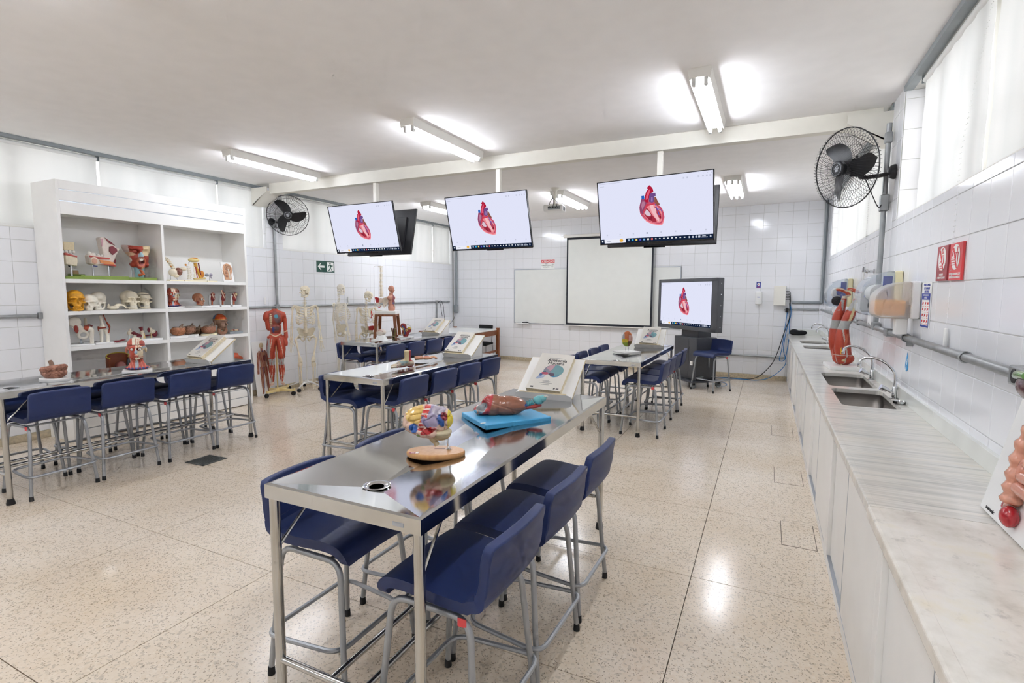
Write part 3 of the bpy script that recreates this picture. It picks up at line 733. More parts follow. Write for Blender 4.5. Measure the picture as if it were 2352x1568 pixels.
def make_book():
    t_ = thing('textbook', 'x', 'book', (0, 0, 0), 0, 'white anatomy textbooks on the book stands'); w, l, th = .205, .275, .042
    m_ = MB(); m_.span((-w/2+.003, .004, .003), (w/2-.004, l-.004, th-.003)); m_.build('pages', 'paper_edge', t_, 0)
    m_ = MB(); m_.span((-w/2, 0, th-.003), (w/2, l, th)); cv = m_.build('front_cover', 'paper', t_, 0, bevel=.001)
    m_ = MB(); m_.span((-w/2, 0, 0), (w/2, l, .003)); m_.build('back_cover', 'paper', t_, 0)
    m_ = MB(); m_.span((-w/2-.002, 0, 0), (-w/2+.001, l, th)); m_.build('spine', 'paper', t_, 0)
    # cover print: coloured skull seen from the side
    m_ = MB(); z = th+.0003
    def fl(poly, c, dz=0): m_.add([(x*.001, y*.001, z+dz) for x, y in poly], [tuple(range(len(poly)))], c)
    def ell(cx, cy, rx, ry, a0, a1, n=18): return [(cx+rx*math.cos(R(a0+(a1-a0)*i/n)), cy+ry*math.sin(R(a0+(a1-a0)*i/n))) for i in range(n+1)]
    fl(ell(14, 143, 60, 46, -60, 205, 26)+[(-48, 118), (-42, 108), (-10, 112)], '#7fb4bb')
    fl([(14, 189)]+ell(14, 143, 60, 46, 90, 180, 10)+[(-30, 122), (0, 128)], '#9a9aac', .0001)
    fl([(12, 187), (-18, 182), (-34, 160), (-8, 140), (4, 150)], '#d7a9b6', .0002)
    fl(ell(-36, 130, 9, 8, 0, 360, 12), '#3c7d8c', .00025)
    fl([(-52, 126), (-18, 128), (-6, 116), (-20, 108), (-50, 112)], '#d45a78', .0003)
    fl([(0, 128), (26, 122), (32, 104), (12, 100), (-6, 112)], '#735d78', .0003)
    fl([(-58, 118), (-40, 116), (-44, 96), (-62, 98)], '#4d73b8', .0003)
    fl([(12, 101), (32, 105), (62, 112), (52, 100), (30, 94), (8, 98)], '#3b97c4', .0003)
    fl([(-62, 96), (-20, 104), (-26, 88), (-58, 72), (-74, 74)], '#b9cbe6', .0002)
    for k, (cx, cy, wd) in enumerate(((0, 66, 26), (0, 60, 46), (0, 54, 40), (0, 48, 76), (0, 36, 48), (0, 238, 80))):
        fl([(cx-wd/2, cy-1.2), (cx+wd/2, cy-1.2), (cx+wd/2, cy+1.2), (cx-wd/2, cy+1.2)], '#77777a', .0002)
    for cx, cy, a_, b_ in ((-72, 14, 9, 5), (62, 14, 5, 5), (80, 14, 8, 3.5)): fl([(cx-a_, cy-b_), (cx+a_, cy-b_), (cx+a_, cy+b_), (cx-a_, cy+b_)], '#3d3d44', .0002)
    m_.build('cover_print', 'printed', cv, 0)
    for s_, y in (('Anatomia', .222), ('Humana', .199)): text('title', s_, cv, .03, (.012, y, th+.0006), (0, 0, 0), 'ink', bold=.0005, ext=.0002)
    m_ = MB(); m_.span((-w/2+.001, .001, th+.001), (w/2-.001, l-.001, th+.0014)); m_.build('plastic_wrap', 'book_wrap', t_, 0)
    return t_
book0 = make_book()
first = True
for x, y, z, bx, rzs, lab in ((-1.355, 3.30, .934, .0, 1.5, 'large table in front'), (-3.35, 5.385, .876, -.05, -2, 'middle table with the foot model'), (-5.55, 3.6, .884, -.05, 1, 'table before the shelving unit'),
                         (-1.525, 7.7, .862, -.005, 2, 'table with the coloured skull plate'), (-5.395, 7.78, .893, -.03, -3, 'table in front of the skeletons')):
    sl = 'white wedge book stand on the far end of the %s' % lab; bl = 'white anatomy textbook with a coloured skull cover, on the %s' % lab
    if first: st, bk = stand0, book0
    else: st, bk = copy_tree(stand0), copy_tree(book0)
    first = False
    st.location = (x, y, z); st.rotation_euler = (0, 0, R(rzs)); st['label'] = sl; bk['label'] = bl
    mt = Matrix.Translation((x, y, z)) @ Matrix.Rotation(R(rzs), 4, 'Z') @ Matrix.Translation((bx, 0, .02)) @ Matrix.Rotation(SA, 4, 'X') @ Matrix.Translation((0, .004, .0165)) @ Matrix.Rotation(R(-2), 4, 'Z')
    bk.location, bk.rotation_euler = mt.translation, mt.to_euler(); bk.scale = (1.24, 1.3, 1.1)
# ================================================================ SCREENS
def heart_picture(W, Hh):                      # flat picture shown by the screen: window chrome, heart, taskbar (x across, z up, at y=0)
    ms_ = [MB(), MB(), MB()]
    def P(x, y):
        xl = 30+(y-330)/1090*65; u = (x-xl)/(2093-xl); yt = 330-(x-30)*(245/2060); yb = 1420-(x-95)*(120/2000)
        return u, 1-(y-yt)/(yb-yt)
    lay = [0]; cur = [1]
    def fl(pts, c, px=True):
        lay[0] += 1; m_ = ms_[0 if px else cur[0]]
        q = [P(*p) if px else p for p in pts]
        m_.add([((u-.5)*W, -.00004*lay[0], (v-.5)*Hh) for u, v in q], [tuple(range(len(q)))], c)
    def rc(u0, u1, v0, v1, c): fl([(u0, v0), (u1, v0), (u1, v1), (u0, v1)], c, False)
    fl([(865, 600), (840, 690), (828, 750), (840, 850), (890, 930), (960, 1000), (1060, 1045), (1180, 1065), (1240, 1055), (1265, 1000), (1278, 920), (1265, 840), (1240, 770), (1200, 720), (1150, 690), (1090, 640), (960, 640), (930, 600)], '#c4506a')
    fl([(870, 590), (845, 680), (830, 760), (848, 840), (895, 872), (950, 740), (975, 660), (925, 600)], '#8f4a6c')
    fl([(880, 640), (862, 720), (880, 790), (930, 700), (925, 640)], '#b27894')
    fl([(865, 540), (915, 535), (922, 595), (868, 602)], '#2c62b8')
    fl([(1100, 560), (1125, 552), (1160, 630), (1200, 692), (1150, 712), (1100, 650)], '#8d5348')
    fl([(1010, 520), (1040, 488), (1120, 483), (1125, 540), (1095, 550), (1100, 640), (1060, 662), (1003, 642)], '#6d4b86')
    fl([(1045, 560), (1070, 560), (1072, 640), (1040, 640)], '#9a7bb0')
    fl([(990, 365), (1012, 348), (1042, 372), (1076, 420), (1086, 470), (1040, 488), (1010, 530), (1000, 650), (960, 662), (920, 630), (930, 540), (955, 460), (985, 422), (963, 402)], '#b01f3c')
    fl([(990, 450), (1030, 410), (1015, 480), (975, 600), (945, 610), (957, 520)], '#e0607a')
    fl([(930, 800), (965, 735), (1010, 700), (1100, 690), (1150, 720), (1215, 790), (1240, 880), (1235, 980), (1190, 1020), (1080, 1015), (980, 965), (905, 880)], '#e88b93')
    fl([(958, 748), (1000, 790), (1060, 880), (1130, 960), (1145, 1012), (1080, 1008), (985, 958), (918, 880), (925, 815)], '#a22f42')
    fl([(958, 775), (1000, 815), (1042, 885), (1005, 905), (950, 885), (925, 842)], '#d8c4d2')
    fl([(1010, 930), (1060, 900), (1050, 990), (990, 955)], '#8c2437')
    fl([(1090, 725), (1130, 740), (1180, 800), (1220, 870), (1226, 945), (1190, 965), (1150, 900), (1112, 820)], '#b23c50')
    fl([(1095, 740), (1125, 760), (1140, 830), (1118, 815)], '#e6b9bf')
    fl([(1190, 890), (1215, 900), (1215, 940), (1192, 940)], '#7c2033')
    fl([(1012, 700), (1078, 702), (1130, 830), (1190, 950), (1182, 1000), (1120, 940), (1052, 820)], '#eebac0')
    fl([(890, 900), (960, 978), (1060, 1022), (1180, 1042), (1238, 1028), (1262, 950), (1280, 915), (1264, 1010), (1242, 1058), (1180, 1067), (1060, 1047), (955, 1002)], '#f08b92')
    fl([(1122, 680), (1150, 760), (1175, 820), (1192, 880), (1182, 885), (1160, 820), (1136, 760), (1112, 690)], '#4e5cb4')
    fl([(1150, 765), (1205, 775), (1240, 815), (1232, 820), (1200, 785), (1150, 775)], '#4e5cb4')
    fl([(960, 668), (1010, 690), (1100, 668), (1100, 690), (1010, 712), (960, 735), (900, 850), (890, 845)], '#cc3d52')
    rc(.0, .035, 0, .066, '#15223a'); rc(.035, .24, .004, .06, '#e9ebf6'); rc(.24, 1, 0, .066, '#15223a')
    rc(.01, .024, .02, .046, '#f4f6fb'); rc(.06, .1, .026, .036, '#a8acbc'); fl([(.2+.018*math.cos(k*.63), .038+.024*math.sin(k*.63)) for k in range(10)], '#eab54a', False)
    for k, c in enumerate(('#9fb2cc', '#3fa9d8', '#f0cf6a', '#5b54c4', '#7fb3e0', '#e8e2da', '#d86a6a')+('#eef0f4',)*8): rc(.262+k*.0355, .262+k*.0355+(.017 if k < 7 else .013), .022 if k < 7 else .028, .05 if k < 7 else .045, c)
    for u, w in ((.80, .01), (.83, .01), (.856, .012), (.878, .018), (.905, .05), (.972, .012)): rc(u, u+w, .02, .05 if w < .02 else .03, '#c8cede')
    rc(.91, .94, .037, .048, '#c8cede')
    cur[0] = 2
    for k in range(8):
        u = .06+k*.125; rc(u, u+.012, .125, .147, '#c2c6d8' if k != 3 else '#6a7288'); rc(u-.008, u+.02, .104, .107, '#cdd0e0')
    rc(.01, .22, .972, .979, '#c0c4d8'); rc(.02, .06, .93, .94, '#c6cadc')
    for u in (.76, .79, .88, .915, .945, .972): rc(u, u+.013, .92, .944, '#c3c7da')
    for u in (.92, .955, .985): rc(u, u+.006, .966, .974, '#b6bace')
    return ms_
def show(sc, W, Hh, loc):
    for nm, q in zip(('heart_image', 'taskbar_image', 'toolbar_image'), heart_picture(W, Hh)): q.build(nm, 'screen_picture', sc, 0, loc=loc)
def make_tv(W, Hh, label, loc, yaw, tilt, on=True, group='flat screens hung from the beam'):
    t_ = thing('hanging_screen', label, 'television', loc, 0, group); t_.rotation_euler = (R(tilt), 0, R(yaw))
    m_ = MB(); m_.box((0, .012, 0), (W, .022, Hh)); m_.box((0, .036, -.03), (W*.78, .03, Hh*.72)); m_.box((0, .05, -.1), (W*.5, .02, Hh*.35)); m_.build('back_shell', 'dark_plastic', t_, 0, bevel=.006)
    b = .009; m_ = MB()
    for c, s_ in (((0, -.003, Hh/2-b/2), (W, .012, b)), ((0, -.003, -Hh/2+b), (W, .012, 2*b)), ((-W/2+b/2, -.003, 0), (b, .012, Hh)), ((W/2-b/2, -.003, 0), (b, .012, Hh))): m_.box(c, s_)
    m_.build('bezel', 'bezel', t_, 0, bevel=.001)
    z0, z1 = -Hh/2+2*b, Hh/2-b
    if on:
        m_ = MB(); m_.span((-W/2+b, -.001, z0), (W/2-b, .001, z1)); sc = m_.build('screen', 'screen_glow', t_, 0)
        show(sc, W-2*b, z1-z0, (0, -.0012, (z0+z1)/2)) 
    else:
        m_ = MB(); m_.span((-W/2+b, -.001, z0), (W/2-b, .001, z1)); m_.build('screen', 'bezel', t_, 0)
    m_ = MB(); m_.box((.05*W, -.004, -Hh/2-.006), (.2*W, .012, .012)); m_.build('sensor_bar', 'bezel', t_, 0)
    m_ = MB(); m_.box((0, .075, .0), (.3, .03, .24)); m_.box((0, .2, .04), (.08, .3, .06)); m_.build('wall_mount', 'dark_plastic', t_, 0, bevel=.004)
    return t_
make_tv(1.144, .656, 'hanging screen showing a heart, nearest the shelving unit and fan', (-4.975, 5.6, 2.517), -1.3, 14.5)
make_tv(1.137, .658, 'hanging screen showing a heart, middle one above the steel tables', (-3.055, 5.6, 2.5), -3.4, 15.2)
make_tv(1.194, .661, 'large bright hanging screen showing a heart, in front of the projection screen', (-1.085, 5.5, 2.503), -7.8, 10.8)
make_tv(1.15, .655, 'dark back of a hanging screen behind the one near the fan', (-5.06, 6.08, 2.5), 180, 13.5, False)
make_tv(1.18, .655, 'dark back of a hanging screen just behind the large bright one', (-1.1, 6.08, 2.5), 180, 13, False)

# interactive display on its wheeled cart
dt = thing('display_cart', 'dark grey interactive display on a wheeled cart showing a heart', 'display', (-1.17, 9.87, 0), R(-46.8))
m_ = MB(); m_.box((0, .02, .115), (.86, .62, .022)); m_.build('base_plate', 'cart_grey', dt, 0, bevel=.004)
for sx in (-1, 1):
    for sy in (-1, 1):
        m_ = MB(); m_.tube([(sx*.37-.018, .02+sy*.26, .055), (sx*.37+.018, .02+sy*.26, .055)], .054, 20); wh = m_.build('caster', 'conduit_grey', dt)
        m_ = MB(); m_.box((sx*.37, .02+sy*.26, .085), (.055, .05, .045)); m_.build('caster_fork', 'black_plastic', wh, bevel=.004)
m_ = MB(); m_.box((0, .05, .50), (.66, .42, .75)); m_.build('cabinet_body', 'cart_grey', dt, 0, bevel=.012)
m_ = MB(); m_.box((-.1, -.163, .52), (.42, .004, .66)); m_.build('cabinet_door', 'cart_grey', dt, 0, bevel=.002)
m_ = MB(); m_.box((0, .06, .95), (.5, .26, .2)); m_.build('column', 'cart_grey', dt, 0, bevel=.01)
m_ = MB(); m_.box((.2, -.164, .42), (.075, .006, .07)); m_.tube([(.2, -.17, .42), (.25, -.172, .455), (.245, -.172, .4)], .01, 6); m_.build('cable_clip', 'white_plastic', dt)
DW, DH, DZ = 1.70, .905, 1.455
m_ = MB(); m_.box((0, -.12, DZ), (DW, .12, DH)); m_.build('display_housing', 'cart_grey', dt, 0, bevel=.016, seg=3)
b = .075; m_ = MB()
for c, s_ in (((0, -.186, DZ+DH/2-.03), (DW-.02, .014, .06)), ((0, -.186, DZ-DH/2+.035), (DW-.02, .014, .07)), ((-DW/2+.04, -.186, DZ), (.075, .014, DH-.02)), ((DW/2-.075, -.186, DZ), (.14, .014, DH-.02))): m_.box(c, s_)
m_.build('bezel', 'cart_grey', dt, 0, bevel=.004)
x0, x1, z0, z1 = -DW/2+.0775, DW/2-.145, DZ-DH/2+.07, DZ+DH/2-.06
m_ = MB(); m_.span((x0, -.1835, z0), (x1, -.181, z1)); sc = m_.build('screen', 'screen_glow', dt, 0)
show(sc, x1-x0, z1-z0, ((x0+x1)/2, -.1836, (z0+z1)/2))
m_ = MB()
for k in range(5): m_.lathe([(.008, -.004), (.008, .003)], 10, (DW/2+.001, -.12, DZ-DH*.4+k*DH*.2), 'x')
m_.build('side_screws', 'chrome', dt)

# ================================================================ PROJECTOR
pr = thing('projector', 'white projector hanging from a ceiling mount, cables on its back', 'projector', (-3.13, 7.98, 2.99), R(8))
m_ = MB(); m_.box((0, 0, 0), (.31, .26, .1)); m_.build('body', 'white_plastic', pr, 0, bevel=.018, seg=3)
m_ = MB(); m_.box((.02, -.131, .0), (.2, .004, .05)); m_.build('port_panel', 'conduit_grey', pr, 0)
m_ = MB()
for k in range(5): m_.box((-.07+k*.038, -.134, .005), (.018, .006, .014))
m_.build('ports', 'black_plastic', pr, 0)
m_ = MB(); m_.lathe([(.04, -.01), (.045, .02), (.036, .03)], 18, (.07, .13, .0), 'y'); m_.build('lens', 'black_plastic', pr)
m_ = MB()
for k in range(7): m_.box((.156, -.06+k*.018, 0), (.004, .008, .06))
m_.build('vent', 'conduit_grey', pr)
m_ = MB(); m_.tube([(0, .0, .05), (0, 0, .17)], .016, 12); m_.tube([(0, 0, .16), (0, 0, .30)], .028, 14); m_.lathe([(.03, .27), (.05, .3), (.085, .324), (.085, .3255)], 20); m_.box((0, 0, .062), (.16, .12, .016)); m_.build('ceiling_mount', 'cream_metal', pr)
m_ = MB(); m_.tube(spline([(.0, -.14, .0), (.03, -.2, .06), (.0, -.12, .15), (-.06, -.1, .08), (-.05, -.145, .0)], 6), .005, 6); m_.tube(spline([(.06, -.14, .0), (.08, -.18, .08), (.02, -.08, .14)], 6), .004, 6); m_.build('cable', 'cable_black', pr)

# ================================================================ BACK WALL: boards, signs, boxes
BR_ = (0, 0, BROT)
def bwthing(name, label, cat, s, z, d=0.006): return thing(name, label, cat, BW(s, z, d), BROT)
wb = bwthing('whiteboard', 'long white magnetic board on the tiled back wall behind the projection screen', 'whiteboard', -.545, 1.552)
m_ = MB(); m_.box((0, -.008, 0), (3.88, .012, 1.26)); m_.build('panel', 'board_white', wb, 0)
m_ = MB()
for c, s_ in (((0, -.01, .635), (3.9, .018, .014)), ((0, -.01, -.635), (3.9, .018, .014)), ((-1.945, -.01, 0), (.014, .018, 1.28)), ((1.945, -.01, 0), (.014, .018, 1.28))): m_.box(c, s_)
m_.build('frame', 'groove_metal', wb, 0)
m_ = MB(); m_.box((-1.69, -.06, -.648), (.36, .09, .014)); m_.box((-1.69, -.102, -.64), (.36, .008, .03)); m_.build('pen_tray', 'white_plastic', wb, 0, bevel=.004)
m_ = MB(); m_.box((-1.62, -.065, -.622), (.15, .05, .034)); er = m_.build('board_eraser', 'fabric_black', None, 0, bevel=.008); er.matrix_world = Matrix.Translation(BW(-.545, 1.552, .006)) @ Matrix.Rotation(BROT, 4, 'Z'); tag(er, 'black board eraser on the tray of the whiteboard', 'eraser')
ps = bwthing('projection_screen', 'pulled-down white projection screen with black border in front of the whiteboard', 'projection screen', -.122, 0, .1)
m_ = MB(); m_.box((0, 0, 1.9), (1.955, .003, 1.97)); m_.build('black_border', 'black_border', ps, 0)
m_ = MB(); m_.box((0, -.0025, 1.895), (1.88, .002, 1.86)); m_.build('white_cloth', 'screen_cloth', ps, 0)
m_ = MB(); m_.box((0, 0, 2.905), (2.12, .07, .065)); m_.build('roller_case', 'white_metal', ps, 0, bevel=.02, seg=3)
m_ = MB(); m_.box((0, 0, .908), (2.06, .022, .022)); m_.build('bottom_bar', 'white_metal', ps, 0, bevel=.004)
m_ = MB()
for s_ in (-1, 1): m_.box((s_*1.04, .045, 2.93), (.03, .05, .05))
m_.build('wall_bracket', 'white_metal', ps, 0)
sg = bwthing('warning_sign', 'small warning sign with red head band above the whiteboard', 'sign', -1.612, 2.298)
m_ = MB(); m_.box((0, -.002, 0), (.34, .004, .21)); pl = m_.build('plate', 'sign_white', sg, 0)
m_ = MB(); m_.box((0, -.0046, .065), (.34, .0015, .075)); m_.build('red_band', 'sign_red', pl, 0)
text('lettering', 'ATENÇÃO', sg, .066, (0, -.006, .064), (R(90), 0, 0), 'sign_white', bold=.001)
for k, s_ in enumerate(('USO', 'OBRIGATÓRIO', 'DE JALECO')): text('lettering', s_, sg, .034, (-.045, -.0048, .01-.036*k), (R(90), 0, 0), 'ink')
m_ = MB(); m_.tube([(.1, -.005, -.07), (.1, -.005, -.01), (.115, -.005, .005), (.14, -.005, .005), (.155, -.005, -.01), (.155, -.005, -.07)], .0025, 5); m_.tube([(.127, -.005, .004), (.127, -.005, -.07)], .002, 5); m_.build('coat_symbol', 'ink_grey', sg)
b1 = bwthing('blue_notice', 'tiny dark blue notice above the hand gel dispenser', 'sign', 2.849, 1.81)
m_ = MB(); m_.box((0, -.001, 0), (.075, .003, .11)); m_.build('plate', 'sign_blue', b1, 0)
m_ = MB(); m_.lathe([(.026, 0), (.026, .001), (.018, .0012)], 20, (0, -.003, .014), 'y'); m_.build('ring_symbol', 'sign_white', b1)
m_ = MB(); m_.box((.0, -.0036, .014), (.014, .001, .02)); m_.box((0, -.0032, -.036), (.05, .001, .008)); m_.build('print', 'sign_red', b1, 0)
gd = bwthing('gel_dispenser', 'white hand gel dispenser on the back wall under the tiny blue notice', 'dispenser', 2.866, 1.44)
m_ = MB(); m_.box((0, -.05, .125), (.115, .1, .25)); m_.build('housing', 'white_plastic', gd, 0, bevel=.02, seg=3)
m_ = MB(); m_.box((0, -.105, .045), (.07, .018, .075)); m_.build('push_lever', 'white_plastic', gd, 0, bevel=.006)
m_ = MB(); m_.box((0, -.1012, .14), (.05, .001, .012)); m_.build('print', 'ink_blue', gd, 0)
jb = bwthing('junction_box', 'white square metal box on the back wall with black cables at its side', 'junction box', 3.222, 1.43)
m_ = MB(); m_.box((0, -.055, .18), (.2, .11, .36)); m_.build('box', 'cream_metal', jb, 0, bevel=.004)
m_ = MB(); m_.box((0, -.112, .18), (.192, .004, .352)); m_.build('cover', 'cream_metal', jb, 0, bevel=.002)
for k in range(6):
    m_ = MB(); m_.tube(spline([(.1, -.06, .26-k*.03), (.14, -.065, .262-k*.03), (.17, -.07, .24-k*.028), (.172+.01*(k % 2), -.075, .1-k*.02), (.17, -.06, .04)], 5), .006, 6); m_.build('cable_gland', 'cable_black', jb)
m_ = MB(); m_.box((.13, -.045, -.085), (.045, .06, .08)); m_.build('plug_box', 'black_plastic', jb, 0, bevel=.004)

def wallpath(pts, r, name, mat, label, cat='conduit', n=10, rr=.05, group=None):
    m_ = MB(); m_.tube(rounded(pts, rr, 5), r, n); o_ = m_.build(name, mat); return tag(o_, label, cat, group)
# cables from the box down to the floor and over to the cart
def cable(pts, r, mat, label): m_ = MB(); m_.tube(spline(pts, 7), r, 6); o_ = m_.build('cable', mat); return tag(o_, label, 'cable')
p = lambda s, z, d: tuple(BW(s, z, d))
cable([p(3.39, 1.47, .07), p(3.4, 1.2, .06), p(3.32, .9, .08), p(3.22, .5, .1), p(3.1, .25, .14), p(2.85, .03, .18), p(2.4, .012, .2), p(2.0, .012, .35)], .008, 'cable_black', 'black cable sagging from the junction box along the wall to the cart')
cable([p(3.4, 1.5, .06), p(3.42, 1.25, .05), p(3.36, .95, .06), p(3.33, .6, .07), p(3.38, .35, .1), p(3.2, .12, .16), p(2.95, .014, .22), p(2.5, .01, .24), p(2.05, .01, .3)], .007, 'cable_blue', 'blue network cable dropping from the junction box to the floor')
cable([p(3.36, 1.3, .05), p(3.33, .95, .05), p(3.3, .6, .06), p(3.27, .4, .05), p(3.36, .42, .06), p(3.4, .7, .06), p(3.41, 1.0, .05), p(3.4, 1.45, .05)], .007, 'cable_blue', 'looped blue cable bundle hanging beside the worktop end')
cable([(-.95, 9.95, .16), (-.75, 9.8, .05), (-.62, 9.9, .01), (-.6, 10.2, .01), (-.8, 10.4, .01), (-1.0, 10.15, .01)], .005, 'cable_blue', 'thin blue cable curled on the floor under the cart')
cable([(-1.3, 8.15, .7), (-1.35, 8.3, .5), (-1.3, 8.6, .42), (-1.22, 9.1, .55), (-1.2, 9.6, .7)], .005, 'cable_black', 'black cable hanging between the steel table and the cart')
wallpath([p(3.9, H, .03), p(3.9, 1.487, .03), p(3.42, 1.487, .03)], .028, 'cable_duct', 'conduit_grey', 'grey cable duct running down the back wall corner to the junction box', rr=.01, n=4)
wallpath([p(1.9, .45, .035), p(3.36, .45, .035)], .017, 'steel_pipe', 'galvanised', 'low steel conduit along the back wall behind the cart')
wallpath([p(3.3, 1.362, .03), p(3.87, 1.362, .03)], .018, 'steel_pipe', 'galvanised', 'short steel conduit on the back wall below the junction box')
wallpath([p(-4.2, H, .04), p(-4.2, 1.28, .04)], .035, 'cable_duct', 'conduit_grey', 'grey vertical duct in the corner by the white table', n=4)
m_ = MB(); m_.box((0, -.05, 0), (.1, .09, .2)); o_ = m_.build('socket_box', 'conduit_grey', None, 0, bevel=.015); o_.location = BW(-4.2, 1.22, .006); o_.rotation_euler = BR_; tag(o_, 'grey socket box at the foot of the corner duct', 'socket')
cable([p(-4.24, 1.2, .06), p(-4.22, 1.0, .1), p(-4.3+.02, .85, .2), p(-4.15, .8, .55)], .005, 'cable_black', 'thin black lead hanging from the corner socket box to the white table')
# left wall conduits
XC = XL+.03
wallpath([(XC, .6, 1.385), (XC, 2.9, 1.385)], .02, 'steel_pipe', 'galvanised', 'horizontal steel conduit on the tiled wall left of the shelving unit')
wallpath([(XC, 5.2, 1.405), (XC, 11.3, 1.405)], .02, 'steel_pipe', 'galvanised', 'long horizontal steel conduit on the tiled wall behind the skeletons')
wallpath([(XC, 6.085, 1.41), (XC, 6.085, 2.68)], .02, 'steel_pipe', 'galvanised', 'vertical steel conduit leading up to the black fan beside the shelves')
wallpath([(XC, 10.74, 1.39), (XC, 10.74, .3)], .018, 'steel_pipe', 'galvanised', 'vertical steel conduit above the book stand in the far corner')
for y, z, lab in ((6.085, 2.74, 'grey conduit box under the fan beside the shelving unit'), (6.085, 1.41, 'grey conduit tee box above the muscle figure'), (10.74, 1.41, 'grey conduit tee box near the far corner'), (2.95, 1.385, 'grey conduit box at the side of the shelving unit')):
    m_ = MB(); m_.box((0, 0, 0), (.05, .075, .12 if z > 2 else .07)); o_ = m_.build('conduit_box', 'galvanised', None, 0, bevel=.008, loc=(XC, y, z)); tag(o_, lab, 'conduit box')
cable([(XC+.02, 10.76, 1.4), (XC+.05, 10.85, 1.43), (XC+.05, 10.95, 1.3), (XC+.05, 11.0, 1.0), (XC+.06, 11.05, .8)], .006, 'cable_black', 'black cable looped over the conduit near the far corner')
cable([(XC+.02, 10.76, 1.4), (XC+.05, 10.82, 1.35), (XC+.05, 10.87, 1.15), (XC+.05, 10.9, 1.05)], .006, 'cable_black', 'short black cable with plug hanging from the conduit near the far corner')

# green exit sign on the left wall
ex = thing('exit_sign', 'green exit sign with white arrow and running figure', 'sign', (XL+.006, 7.19, 2.108), R(90))
m_ = MB(); m_.box((0, -.002, 0), (.43, .006, .2)); m_.build('plate', 'sign_green', ex, 0)
def flat(nm, polys, par, mat, y, k=1.0, th=.0015, up_=(0, 0, 1)):
    m_ = MB()
    for i_, q in enumerate(polys): m_.prism([(a*k, b*k) for a, b in q], (0, y-.0001*i_, 0), (1, 0, 0), up_, (0, -1, 0), th)
    return m_.build(nm, mat, par, 0)
flat('arrow', [[(-.19, 0), (-.13, .06), (-.105, .06), (-.145, .018), (-.03, .018), (-.03, -.018), (-.145, -.018), (-.105, -.06), (-.13, -.06)]], ex, 'sign_white', -.0052)
flat('door_field', [[(.03, -.085), (.19, -.085), (.19, .085), (.03, .085)]], ex, 'sign_white', -.0052)
flat('running_figure', [[(.105+.017*math.cos(k*.7), .062+.017*math.sin(k*.7)) for k in range(9)], [(.085, .04), (.125, .045), (.135, .0), (.115, -.02), (.095, -.005), (.1, .02)], [(.09, .038), (.06, .02), (.05, -.01), (.06, -.012), (.072, .012), (.095, .025)], [(.122, .04), (.15, .02), (.175, .03), (.172, .018), (.148, .004), (.125, .02)],
                        [(.115, -.02), (.15, -.035), (.155, -.07), (.188, -.07), (.188, -.082), (.142, -.082), (.135, -.045), (.1, -.03)], [(.1, -.01), (.085, -.045), (.045, -.07), (.05, -.082), (.098, -.055), (.115, -.02)]], ex, 'sign_green', -.0068)

